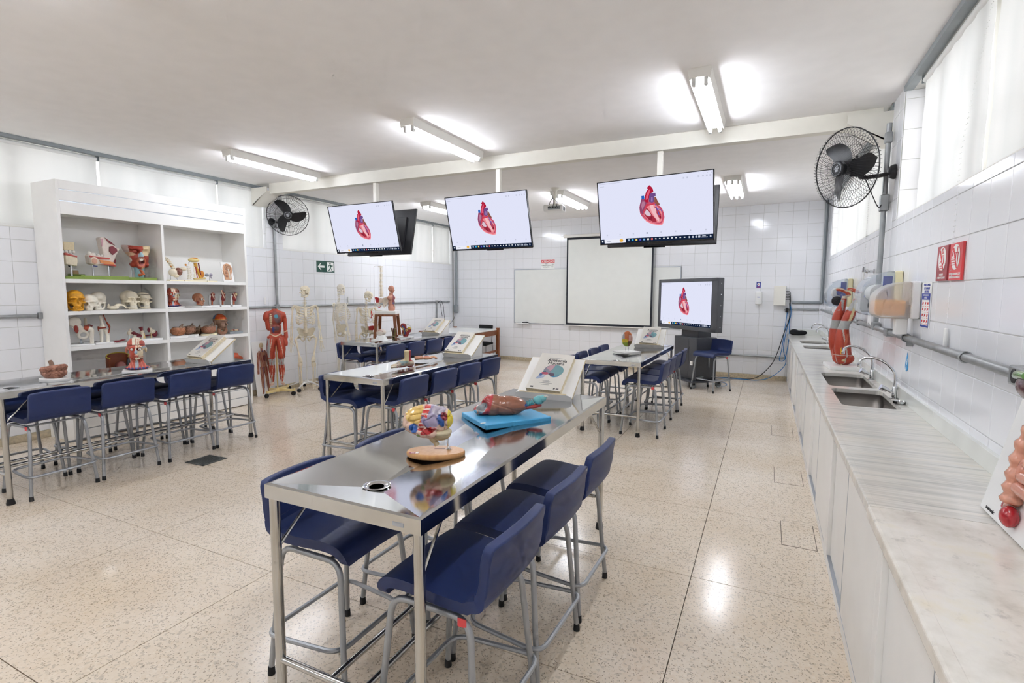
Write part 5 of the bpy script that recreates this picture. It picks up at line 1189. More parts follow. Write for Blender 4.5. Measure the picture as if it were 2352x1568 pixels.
def head_lumps(m_, neck=True, ears=True):
    for c, r_ in (((0, .01, .14), (.073, .092, .08)), ((0, -.028, .075), (.055, .057, .068)), ((0, -.062, .022), (.026, .022, .02)), ((0, -.101, .083), (.0125, .016, .014)), ((0, -.07, .128), (.052, .024, .012)), ((0, -.087, .05), (.021, .011, .006)), ((0, -.085, .04), (.019, .011, .006)), ((-.035, -.02, .035), (.02, .035, .022)), ((.035, -.02, .035), (.02, .035, .022))): m_.ball(c, r_, 20, 12)
    m_.tube([(0, -.08, .122), (0, -.1, .088)], [.008, .011], 8)
    for s_ in (-1, 1) if ears else (): m_.ball((s_*.076, .012, .098), (.009, .02, .031), 12, 8, rot=(0, 0, s_*.3))
    if neck: m_.tube([(0, .01, .08), (0, .022, .0), (0, .03, -.07)], [.052, .05, .054], 16)
HEAD_DENTS = [((s_*.03, -.085, .11), (.018, .03, .012), .012) for s_ in (-1, 1)]+[((0, -.095, .0455), (.02, .02, .002), .006), ((0, -.09, .03), (.016, .02, .005), .004)]
def eyes(parent, dz=0.0, s=1.0, rot=None, only=(-1, 1)):
    for q in only:
        m_ = MB(); m_.ball((q*.03*s, -.073*s, .11*s+dz), .0125*s, 14, 10, col='#f0eee8'); e_ = m_.build('eye', 'painted_gloss', parent)
        m_ = MB(); m_.ball((q*.03*s, -.0795*s, .11*s+dz), (.0062*s, .0065*s, .0062*s), 10, 8, col='#2b3a3a'); m_.build('iris', 'painted_gloss', e_)
def gyri(k=150.0, depth=.004, seed=0):
    ph = np.random.default_rng(seed).uniform(0, 6, 12)
    def fn(P, N):
        w = np.stack([np.sin(P[:, 1]*k*.45+ph[0])+np.sin(P[:, 2]*k*.5+ph[1]), np.sin(P[:, 2]*k*.42+ph[2])+np.sin(P[:, 0]*k*.47+ph[3]), np.sin(P[:, 0]*k*.43+ph[4])+np.sin(P[:, 1]*k*.5+ph[5])], 1)*(1.5/k)*2.2
        Q = P+w; f_ = np.sin(Q[:, 0]*k*.8+ph[6])+np.sin(Q[:, 1]*k*.75+ph[7])+np.sin(Q[:, 2]*k*.85+ph[8])
        g = np.exp(-(f_/.55)**2); return P-N*(depth*g)[:, None]
    return fn
def chain(*fs):
    def fn(P, N):
        for f_ in fs: P = f_(P, N)
        return P
    return fn
def brain_lumps(m_):                              # front towards -x, length about .235
    m_.ball((0, 0, .005), (.115, .068, .07), 28, 16); m_.ball((-.05, 0, -.012), (.066, .06, .048), 20, 12); m_.ball((.045, 0, .01), (.068, .062, .058), 20, 12)
    for s_ in (-1, 1): m_.ball((-.012, s_*.04, -.043), (.065, .026, .027), 20, 12, rot=(0, .18, 0))

# ---------------------------------------------------------------- brain on the oval wooden base (large front table)
RZ0 = YAW
bt_ = thing('brain_model', 'brightly coloured brain model on a metal rod and oval wooden base', 'brain model', (-1.324, 1.934, .93), RZ0)
m_ = MB(); m_.lathe([(.128, 0), (.132, .004), (.133, .018), (.128, .024), (.001, .024)], 48, sy=.58); m_.build('base', 'wood_light', bt_, 50)
m_ = MB(); m_.span((-.115, -.05, .0241), (-.07, -.028, .0246)); st_ = m_.build('sticker', 'sign_maroon', bt_, 0)
m_ = MB(); m_.span((-.085, -.048, .0247), (-.072, -.03, .025)); m_.span((-.105, -.045, .0247), (-.09, -.04, .025)); m_.build('sticker_print', 'paper', st_, 0)
m_ = MB(); m_.span((-.01, .02, .0241), (.04, .034, .0245)); m_.build('inlay', 'wood_brown', bt_, 0)
m_ = MB(); m_.tube([(.057, .012, .02), (.05, .012, .1), (.048, .012, .14)], .0038, 10); rd = m_.build('rod', 'chrome', bt_)
m_ = MB(); m_.lathe([(.011, .024), (.011, .029), (.007, .031)], 14, (.057, .012, 0)); m_.ball((.057, .012, .034), .007, 10, 8); m_.build('rod_nut', 'chrome', rd)
m_ = MB(); brain_lumps(m_)
def lat(P): return P[:, 1] < .03
def reg(c, r_, a=0):
    ca, sa = math.cos(a), math.sin(a)
    return lambda P: ((((P[:, 0]-c[0])*ca+(P[:, 2]-c[1])*sa)/r_[0])**2+((-(P[:, 0]-c[0])*sa+(P[:, 2]-c[1])*ca)/r_[1])**2 < 1) & lat(P)
def stripe(P): x = P[:, 0]+.016-.28*P[:, 2]; return (np.abs(x) < .0135) & (P[:, 2] > -.035) & lat(P)
def stripe2(P): return stripe(P) & (np.sin(P[:, 2]*330) > .35)
bc = colmap('#ecc8b2', (reg((-.052, .04), (.048, .042)), '#e6c069'), (reg((.03, .036), (.05, .052)), '#a99cb8'), (reg((.055, .058), (.03, .02)), '#b9b0be'), (lambda P: (P[:, 0] > .092) & (P[:, 2] > -.05), '#e8d02c'), (stripe, '#c42a22'), (stripe2, '#e9d6cc'),
            (reg((.066, .012), (.015, .03), .3), '#2b5aa6'), (reg((.08, .03), (.0125, .02), .5), '#8c1a2c'), (reg((-.057, -.022), (.02, .021)), '#2b61b4'), (reg((.012, -.032), (.038, .0145), .35), '#b81a20'), (reg((-.004, .008), (.012, .03), .5), '#9a90b4'), (reg((-.04, -.058), (.012, .006)), '#7d9440'))
skin(fuse(m_, .0034, 3), 'cerebrum', 'painted_gloss', bt_, bc, chain(gyri(92, .0075, 3)), loc=(-.034, 0, .162))
m_ = MB(); m_.ball((.058, .0, -.062), (.046, .05, .028), 20, 12); m_.ball((.058, 0, -.052), (.05, .055, .02), 20, 12)
skin(fuse(m_, .004, 3), 'cerebellum', 'painted', bt_, colmap('#d9cdaa'), lambda P, N: P-N*(.0025*np.exp(-(np.sin(P[:, 2]*420)/.4)**2))[:, None], loc=(-.034, 0, .162))
m_ = MB(); m_.tube(spline([(-.002, 0, -.045), (.012, 0, -.07), (.03, 0, -.095), (.04, 0, -.115)], 5), [.02]*6+[.016]*5+[.012]*5, 14, col='#ddd3b2'); m_.build('brain_stem', 'painted', bt_, loc=(-.034, 0, .162))

# ---------------------------------------------------------------- lung and larynx on the blue board
lt = thing('lung_heart_model', 'brown lung and heart model with turquoise larynx, mounted on a light blue board', 'organ model', (-1.335, 2.665, .932), 0)
m_ = MB(); m_.box((0, 0, .016), (.415, .335, .03), (0, 0, R(54))); m_.build('board', 'blue_board', lt, 0, bevel=.006, seg=3)
m_ = MB(); m_.box((-.02, -.25+.015, .0315), (.03, .012, .001), (0, 0, R(54))); m_.build('board_label', 'paper', lt, 0)
m_ = MB(); m_.ball((.03, 0, .082), (.125, .064, .058), 28, 16); m_.ball((-.045, 0, .085), (.075, .066, .064), 24, 14); m_.ball((-.105, -.01, .062), (.055, .06, .034), 20, 12)
def lung_col(P, N):
    C = np.tile(np.array(lin('#9d6249')), (len(P), 1)); C[P[:, 0] < -.077+.25*(P[:, 2]-.08)] = lin('#a8262a')
    k = (P[:, 0] < -.06+.25*(P[:, 2]-.08)) & (P[:, 0] > -.077+.25*(P[:, 2]-.08)); C[k] = lin('#b8343a')
    C[near((-.115, -.035, .075), (.034, .05, .036))(P)] = lin('#8f9499'); C[near((-.14, -.03, .05), (.022, .03, .02))(P)] = lin('#e2a07c'); C[near((-.148, -.034, .055), (.012, .022, .013))(P)] = lin('#4f9fc0'); return C
skin(fuse(m_, .0045, 4), 'lung', 'painted_gloss', lt, lung_col, chain(dents(((-.11, -.04, .085), (.04, .05, .04), .035)), lambda P, N: P-N*(.003*np.exp(-(((P[:, 2]-.09+.35*P[:, 0])/.0035)**2)))[:, None]-N*(.003*np.exp(-(((P[:, 0]-.05+.6*(P[:, 2]-.08))/.0035)**2)))[:, None]), rot=(0, 0, R(29)), loc=(-.03, -.005, 0))
m_ = MB(); m_.tube(spline([(.125, 0, .085), (.16, 0, .09), (.19, 0, .1)], 5), .014, 12, col='#5aa7ae')
for k in range(4): m_.tube(arc((0, 0, 0), .0155, 0, 360, 14, 'yz')[:-1], .003, 6, closed=True, col='#4c98a0'); m_.v[-1] += np.array((.14+.013*k, 0, .0885+.004*k))
m_.ball((.222, 0, .112), (.034, .026, .026), 16, 10, col='#6fb8bb'); m_.ball((.245, 0, .122), (.022, .03, .02), 14, 8, col='#7cc0c2')
lx = m_.build('larynx', 'painted', lt, 60, rot=(0, 0, R(29)), loc=(-.03, -.005, 0))
m_ = MB(); m_.tube([(.25, -.03, .14), (.266, -.015, .136), (.272, 0, .132), (.266, .015, .125), (.25, .03, .118)], .004, 8, col='#efeadd'); m_.build('hyoid_bone', 'painted', lx)
m_ = MB()
for y, c in ((-.02, BLUEV), (-.008, '#a8262a'), (.006, BLUEV), (.018, '#b5402f')): m_.tube([(.09, y, .09), (.13, y*1.2, .086), (.15, y*1.3, .09)], .007, 8, col=c)
m_.tube([(.13, 0, .066), (.2, 0, .075), (.235, .0, .088)], .012, 10, col='#b3392f'); m_.build('vessels', 'painted', lx)

# ---------------------------------------------------------------- white-base helpers, head on table before the shelves
def slabbase(t_, sx, sy, th=.022, mat='white_plastic', rz=0, loc=(0, 0)):
    m_ = MB(); m_.box((loc[0], loc[1], th/2), (sx, sy, th), (0, 0, rz)); return m_.build('base', mat, t_, 0, bevel=.003)
def muscle_head(label, loc, rz, scale=1.0, base=True, eyes_on=True, group=None):
    t_ = thing('head_model', label, 'head model', loc, rz, group); t_.scale = (scale,)*3; dz = .115 if base else .09
    m_ = MB(); head_lumps(m_); m_.tube([(0, .03, -.02), (0, .03, -.06), (0, .03, -.085)], [.055, .075, .085], 18); m_.ball((0, .02, -.075), (.1, .06, .022), 20, 10)
    def cf(P, N):
        x, y, z = P.T; C = np.tile(np.array(lin('#c0513b')), (len(P), 1)); L = lin
        C[(x > 0) & (z > .035)] = L('#ead9b8'); C[np.abs(x) < .006+.02*(z > .15)] = L('#efe6d0'); C[(x < -.055) & (z > .05) & (z < .12)] = L('#d98d74')
        C[near((.055, -.03, .16), (.04, .05, .035))(P)] = L('#b34a38'); C[near((.055, -.03, .125), (.05, .05, .012))(P) & (x > .02)] = L('#b9c0c6')
        C[(x > 0) & near((.03, -.085, .11), (.026, .03, .017))(P)] = L('#8a2a28'); C[near((0, -.1, .085), (.016, .03, .02))(P)] = L('#a9c3d6'); C[near((0, -.09, .045), (.026, .03, .011))(P)] = L('#c86a58')
        C[(z < .03) & (z > .012) & (x > -.01) & (y < -.03)] = L('#e9ddc0'); C[(np.abs(z-.152) < .0022)] = L('#4a2a26'); C[(np.sin(x*900) > .8) & (z > .12) & (x > 0) & (x < .04) & (y < -.03)] = L('#c0513b')
        nk = z < 0; C[nk] = L('#b8452f'); C[nk & (np.sin(x*260+z*60) > .75)] = L('#d9806a'); C[nk & (np.abs(x) < .012) & (y < 0)] = L('#b8c4cc'); C[(z < -.068) & (y < .0)] = L('#22407c'); C[(z < -.068) & (y < .0) & (np.sin(x*220) > .5)] = L('#b02a22')
        return C
    skin(fuse(m_, .0045, 3), 'head', 'painted', t_, cf, dents(*HEAD_DENTS), loc=(0, 0, dz))
    if eyes_on: eyes(t_, dz)
    if base: slabbase(t_, .235, .185)
    return t_
muscle_head('muscle and skull head model with bulging eyes on a white square base', (-5.43, 2.905, .888), R(60), 1.0)
ab = thing('brain_model', 'brown upturned brain half on a white oval base, on the table by the shelves', 'brain model', (-5.51, 2.285, .886), R(20))
m_ = MB(); m_.lathe([(.115, 0), (.12, .008), (.118, .028), (.1, .032), (.001, .032)], 36, sy=.75); m_.build('base', 'white_plastic', ab, 50)
m_ = MB(); m_.ball((0, 0, .075), (.1, .078, .055), 24, 14); m_.tube([(.078*math.cos(R(15*k)), .058*math.sin(R(15*k)), .112+.012*math.cos(R(15*k))) for k in range(24)], .028, 10, closed=True)
BROWN = '#a5705a'
skin(fuse(m_, .0045, 3), 'cerebrum', 'painted', ab, colmap(BROWN, (lambda P: np.sin(P[:, 0]*60+P[:, 1]*45) > .6, '#b58068')), gyri(120, .007, 5))
m_ = MB(); m_.tube([(-.01, 0, .1), (-.03, .01, .15), (-.045, .012, .175)], [.022, .017, .016], 12, col='#8a6a55'); m_.build('brain_stem', 'painted', ab)
def brown_brain(label, loc, rz, s=1.0, base=None, col=BROWN, seed=1, flip=True, group='brown brain models on the shelf'):
    t_ = thing('brain_model', label, 'brain model', loc, rz, group); z = 0
    if base == 'oval':
        m_ = MB(); m_.lathe([(.1, 0), (.105, .008), (.1, .022), (.001, .024)], 30, sy=.8); m_.build('base', 'cream_base', t_, 50); z = .024
    elif base: slabbase(t_, .2, .15, .03); z = .03
    m_ = MB()
    for q in (-1, 1): m_.ball((0, q*.034, .05), (.085, .038, .048), 20, 12); m_.ball((-.01, q*.042, .078), (.05, .022, .022), 16, 10)
    m_.ball((.055, 0, .08), (.036, .05, .025), 16, 10)
    skin(fuse(m_, .005, 2), 'cerebrum', 'painted', t_, colmap(col, (lambda P: P[:, 2] > .088, '#8b7361')), gyri(135, .0055, seed), loc=(0, 0, z-.004)).scale = (s, s, s*1.2)
    m_ = MB(); m_.tube([(.02*s, 0, z+.1*s), (.05*s, 0, z+.13*s), (.055*s, .0, z+.15*s)], [.016*s, .013*s, .01*s], 10, col='#86705e'); m_.build('brain_stem', 'painted', t_)
    return t_

# ---------------------------------------------------------------- foot and hand on the middle table
ft = thing('foot_model', 'anatomical foot model with cut ankle showing red muscle and bone', 'foot model', (-3.385, 4.36, .876), math.atan2(-.78, -.62))   # toes along +x
m_ = MB(); m_.ball((-.075, 0, .04), (.045, .034, .04), 18, 12); m_.ball((.0, 0, .045), (.085, .034, .04), 20, 12, rot=(0, .2, 0)); m_.ball((.075, 0, .024), (.055, .042, .022), 18, 12); m_.tube([(-.045, 0, .05), (-.05, 0, .11), (-.05, 0, .178)], [.04, .033, .037], 16)
for k in range(5): m_.tube([(.09, .034-.017*k, .02), (.135-.007*k, .04-.019*k, .013)], [.012, .009-.0006*k], 10)
def fcol(P, N):
    x, y, z = P.T; C = np.tile(np.array(lin('#cdb9a0')), (len(P), 1)); C[(z < .035) & (x < .07)] = lin('#a83236'); C[near((-.01, 0, .062), (.055, .05, .02))(P)] = lin('#9fb7b4'); C[(z > .075) & (x > -.055)] = lin('#e6d3a5'); C[(z > .07) & (x < -.058)] = lin('#b23334'); C[(np.sin(y*420) > .6) & (x > .0) & (z > .02)] = lin('#8c9a9c'); C[(x > .085)] = lin('#cbb79c'); C[(z < .03) & (z > .022)] = lin('#e3d8c2'); return C
skin(fuse(m_, .0042, 2), 'foot', 'painted', ft, fcol)
m_ = MB(); m_.lathe([(.001, 0), (.014, 0), (.014, .004)], 14, (-.046, .004, .176), col='#efe4c4'); m_.build('bone_end', 'painted', ft)
hd = thing('hand_model', 'flesh-coloured hand model lying palm down on the middle steel table', 'hand model', (-3.49, 4.94, .878), R(45))
m_ = MB(); m_.tube([(-.14, 0, .03), (-.08, 0, .032), (-.05, 0, .032)], [.03, .026, .027], 14, flat=.8); m_.ball((-.005, 0, .028), (.058, .042, .02), 18, 10)
for k, (l_, y0, y1) in enumerate(((.07, .033, .05), (.08, .012, .016), (.075, -.01, -.014), (.06, -.031, -.042))): m_.tube(spline([(.04, y0, .03), (.04+l_*.5, (y0+y1)/2, .038), (.04+l_, y1, .022)], 4), [.0105]*5+[.009]*4, 10)
m_.tube(spline([(-.03, .03, .03), (.0, .06, .035), (.035, .075, .03)], 4), [.014]*5+[.011]*4, 10)
skin(fuse(m_, .004, 2), 'hand', 'painted', hd, colmap('#cf9a76', (lambda P: (P[:, 2] < .018), '#8f8a80'), (lambda P: (np.sin(P[:, 1]*500) > .8) & (P[:, 0] < .03) & (P[:, 2] > .02), '#a8503c'), (lambda P: near((-.005, 0, .05), (.05, .03, .012))(P), '#b5563f')))
m_ = MB(); m_.tube(arc((.075, .016, .036), .0125, 0, 360, 14, 'yz')[:-1], .003, 6, closed=True, col='#2a2320'); m_.build('finger_band', 'painted', hd)

# ---------------------------------------------------------------- things on the table before the skeletons
wbm = thing('brain_model', 'white brain with red vessel lines on a white dome and square plate', 'brain model', (-5.42, 6.45, .897), R(15))
slabbase(wbm, .27, .2, .014); m_ = MB(); m_.lathe([(.095, .014), (.09, .03), (.07, .07), (.06, .085), (.001, .09)], 30, sy=.8); m_.build('dome', 'white_plastic', wbm, 60)
m_ = MB(); brain_lumps(m_); skin(fuse(m_, .006, 3), 'cerebrum', 'painted', wbm, colmap('#efe3d6'), gyri(150, .004, 9), loc=(0, 0, .125)).scale = (.68, .85, .75)
m_ = MB()
for k in range(7):
    a = R(-60+20*k); m_.tube([(.084*math.sin(a)*q_*.8, -.062*math.cos(a*.4)*(.55+.45*q_), .125+.055*math.cos(a)*math.sqrt(max(0, 1.02-q_*q_*.8))) for q_ in np.linspace(.1, 1, 6)], .0018, 5, col='#b03a30')
m_.build('vessels', 'painted', wbm)
jt = thing('vessel_model', 'small brown branching tube model standing on the table before the skeletons', 'organ model', (-5.68, 7.08, .897), 0)
m_ = MB()
for a, c in ((-.03, '#6d5a33'), (0, '#5a2f2a'), (.028, '#7b6b3c')): m_.tube(spline([(a*.3, 0, 0), (a*.6, .005, .06), (a, 0, .1), (a*1.5, -.005, .145)], 4), [.017]*9+[.013]*4, 10, col=c)
m_.build('branches', 'painted', jt)
m_ = MB(); m_.ball((0, 0, .01), (.03, .025, .012), 14, 8, col='#8f8154'); m_.build('root', 'painted', jt)
pm = thing('pelvis_organ_model', 'dark red pelvic organ model with yellow and blue vessels on a white base', 'organ model', (-5.40, 7.04, .897), R(20))
slabbase(pm, .24, .18, .018)
m_ = MB(); m_.ball((0, 0, .09), (.062, .05, .075), 18, 12); m_.ball((-.035, 0, .19), (.055, .035, .05), 16, 10, rot=(0, .6, 0)); m_.ball((.05, 0, .12), (.05, .04, .04), 16, 10); m_.tube([(0, 0, .02), (0, 0, .08)], .045, 14)
skin(fuse(m_, .006, 3), 'muscle_body', 'painted', pm, colmap('#9c2b2b', (near((.02, -.05, .13), (.03, .03, .03)), '#d8b45a'), (near((-.02, -.04, .16), (.02, .03, .02)), '#ddd0a8'), (lambda P: np.sin(P[:, 0]*120+P[:, 2]*90) > .75, '#7c1f26')))
m_ = MB(); m_.ball((.065, -.01, .155), (.03, .03, .026), 12, 8, col='#d7b43c'); m_.tube(spline([(-.04, -.05, .2), (.0, -.06, .15), (.005, -.055, .06)], 5), .008, 8, col='#2c4590'); m_.tube(spline([(-.06, -.03, .18), (-.01, -.062, .12), (-.02, -.05, .05)], 5), .007, 8, col='#d8b45a'); m_.build('vessels', 'painted', pm)
m_ = MB(); m_.tube(arc((.03, 0, .15), .07, -30, 110, 12, 'xz'), .004, 8, col='#e3dfd0'); m_.build('wire_loop', 'painted', pm)

# ---------------------------------------------------------------- coloured skull plate
cp = thing('skull_plate_model', 'upright oval skull plate in orange, pink, yellow and green on a white base', 'skull model', (-1.64, 6.86, .868), R(35))
slabbase(cp, .27, .26, .022, rz=R(18))
for q in (-.02, .022):
    m_ = MB(); m_.tube([(q, 0, .02), (q, 0, .09)], .003, 8); m_.build('rod', 'chrome', cp)
m_ = MB(); m_.ball((0, 0, .185), (.074, .03, .104), 28, 18); m_.ball((-.02, 0, .15), (.05, .026, .06), 20, 12)
def pc(P, N):
    x, y, z = P.T; z = z-.185; C = np.tile(np.array(lin('#d97a45')), (len(P), 1)); C[(x > .0+.4*(.0-z)) & (z < .05) & (x > .012)] = lin('#e3b3a4'); C[(x < -.045)] = lin('#b6b9bd'); C[(z < -.0) & (x < .0) & (z < -.35*x-.01)] = lin('#dcc23c'); C[(z < -.045) & (x < .0)] = lin('#93a83a'); C[(z < -.03) & (x >= .0) & (x < .058)] = lin('#6b5326'); return C
skin(fuse(m_, .005, 3), 'skull_plate', 'painted', cp, pc, gyri(130, .002, 4))

# ---------------------------------------------------------------- pair of muscle legs standing upside down on the worktop
mg = thing('leg_muscle_model', 'pair of red muscle legs standing upside down on a white base on the worktop', 'leg model', (.735, 6.3, KZ), R(4))
slabbase(mg, .3, .4, .035)
m_ = MB(); m_.tube([(-.02, -.03, .03), (-.02, -.03, .14)], .008, 10); m_.build('mount_pin', 'cream_plastic', mg)
def legs():
    m_ = MB(); m_.ball((0, .01, .1), (.1, .085, .07), 22, 14); m_.ball((-.03, 0, .17), (.075, .075, .1), 18, 12)
    for pts, ft_ in (([(-.01, -.035, .12), (-.025, -.045, .25), (-.03, -.045, .36), (-.02, -.045, .44), (.015, -.04, .53), (.045, -.04, .62), (.07, -.04, .7), (.075, -.04, .74)], [(.125, -.04, .735), (.09, -.045, .77), (.04, -.06, .8), (-.02, -.08, .815)]),
                     ([(-.02, .05, .12), (-.06, .05, .25), (-.075, .05, .36), (-.078, .05, .44), (-.06, .055, .53), (-.035, .055, .62), (-.02, .05, .7), (-.015, .05, .74)], [(.03, .05, .74), (.0, .045, .775), (-.05, .03, .8), (-.105, .01, .81)])):
        m_.tube(spline(pts, 4), [.074, .075, .075, .074, .072, .07, .067, .063, .06, .056, .053, .05, .047, .046, .048, .051, .052, .05, .047, .043, .038, .034, .03, .027, .025, .024, .023, .023, .024], 18)
        m_.tube(spline(ft_, 4), [.022]*2+[.026]*3+[.025]*4+[.024]*3+[.012], 12, flat=.8)
    return m_
def legcol(P, N):
    x, y, z = P.T; f_ = np.sin(np.arctan2(y, x+.03)*5+z*9); C = np.tile(np.array(lin('#b9452f')), (len(P), 1)); C[(f_ > .95) & (z < .42)] = lin('#c4bdb2'); C[(z > .4) & (z < .49)] = lin('#abadab'); C[(z > .59) & (z < .7) & (f_ > -.25)] = lin('#abadab'); C[(np.abs(x-.02-(z-.5)*.3) < .014) & (z > .49) & (z < .72) & (y < -.03)] = lin('#dccb9c')
    C[z > .715] = lin('#d8cdb8'); C[(z > .75) & (np.sin(y*160+z*120) > .1)] = lin('#c5543a'); C[(np.abs(x+.035-(z-.13)*.18) < .012) & (z > .13) & (z < .36) & (y < 0)] = lin('#cf6a4c'); C[(z > .135) & (z < .145) & (y < .02)] = lin('#c9c6bd'); C[near((-.045, -.09, .19), (.006, .04, .045))(P)] = lin('#e1b93a'); C[near((-.033, -.09, .19), (.005, .04, .045))(P)] = lin('#2d4a9c'); C[near((-.01, -.08, .085), (.02, .03, .014))(P)] = lin('#e5d3a4'); return C
skin(fuse(legs(), .0062, 3), 'muscle_legs', 'painted', mg, legcol, lambda P, N: P-N*(.0035*np.exp(-(np.sin(np.arctan2(P[:, 1], P[:, 0]+.03)*5+P[:, 2]*9)-1)**2/.03))[:, None], loc=(0, 0, .0))

# ---------------------------------------------------------------- intestine relief board leaning at the wall
ib = thing('digestive_relief_board', 'white board with intestine and liver relief leaning on the wall at the photo edge', 'organ model', (.728, 2.391, KZ+.004), R(-90))
LE = math.atan2(.1, .46); up_ = Vector((0, math.sin(LE), math.cos(LE))); nn = Vector((0, -math.cos(LE), math.sin(LE)))
m_ = MB(); m_.prism([(0, 0), (.55, 0), (.55, .44), (0, .44)], (0, .012, 0), (1, 0, 0), up_, nn, .012); m_.build('board', 'white_plastic', ib, 0, bevel=.002)
def on(x, z, d): v = Vector((x, .012, 0))+up_*z+nn*(.012+d); return tuple(v)
m_ = MB(); rr_ = np.random.default_rng(5); pts = []
for k in range(6):
    for j in range(5): pts.append(on(.28+(j if k % 2 == 0 else 4-j)*.04, .16+k*.04, .03))
m_.tube(spline(pts, 4), .021, 10, col='#d7937c')
pth = [on(.245, .1, .022), on(.24, .18, .03), on(.235, .28, .035), on(.26, .37, .035), on(.35, .38, .04), on(.45, .37, .035), on(.47, .25, .03), on(.46, .13, .025)]; q = spline(pth, 8)
m_.tube(q, [.026+.005*math.sin(i*1.6) for i in range(len(q))], 12, col='#dd9d83'); m_.build('intestine', 'painted_gloss', ib, 80)
m_ = MB(); m_.ball(on(.265, .06, .02), (.03, .025, .035), 16, 10, col='#b3202a'); m_.tube([on(.245, .11, .015), on(.215, .085, .012), on(.2, .07, .01)], [.02, .014, .01], 10, col='#c9785f'); m_.ball(on(.197, .072, .01), (.014, .012, .018), 10, 8, col='#a52436'); m_.build('caecum', 'painted_gloss', ib, 80)
m_ = MB(); m_.ball(on(.215, .245, .02), (.012, .012, .028), 10, 8, col='#b84a58'); m_.build('fat_tag', 'painted_gloss', ib, 80)
m_ = MB(); m_.ball(on(.21, .47, .045), (.13, .045, .05), 22, 14, col='#5a1f2c'); m_.build('liver', 'painted_gloss', ib, 80)
m_ = MB(); m_.tube(spline([on(.09, .49, .07), on(.15, .498, .088), on(.22, .5, .092)], 5), .012, 10, col='#5f8a45'); m_.build('gallbladder', 'painted_gloss', ib, 80)
text('lettering', 'anatomic', ib, .02, on(.08, .018, .0006), (R(90)-LE, 0, 0), 'ink', shear=.2)

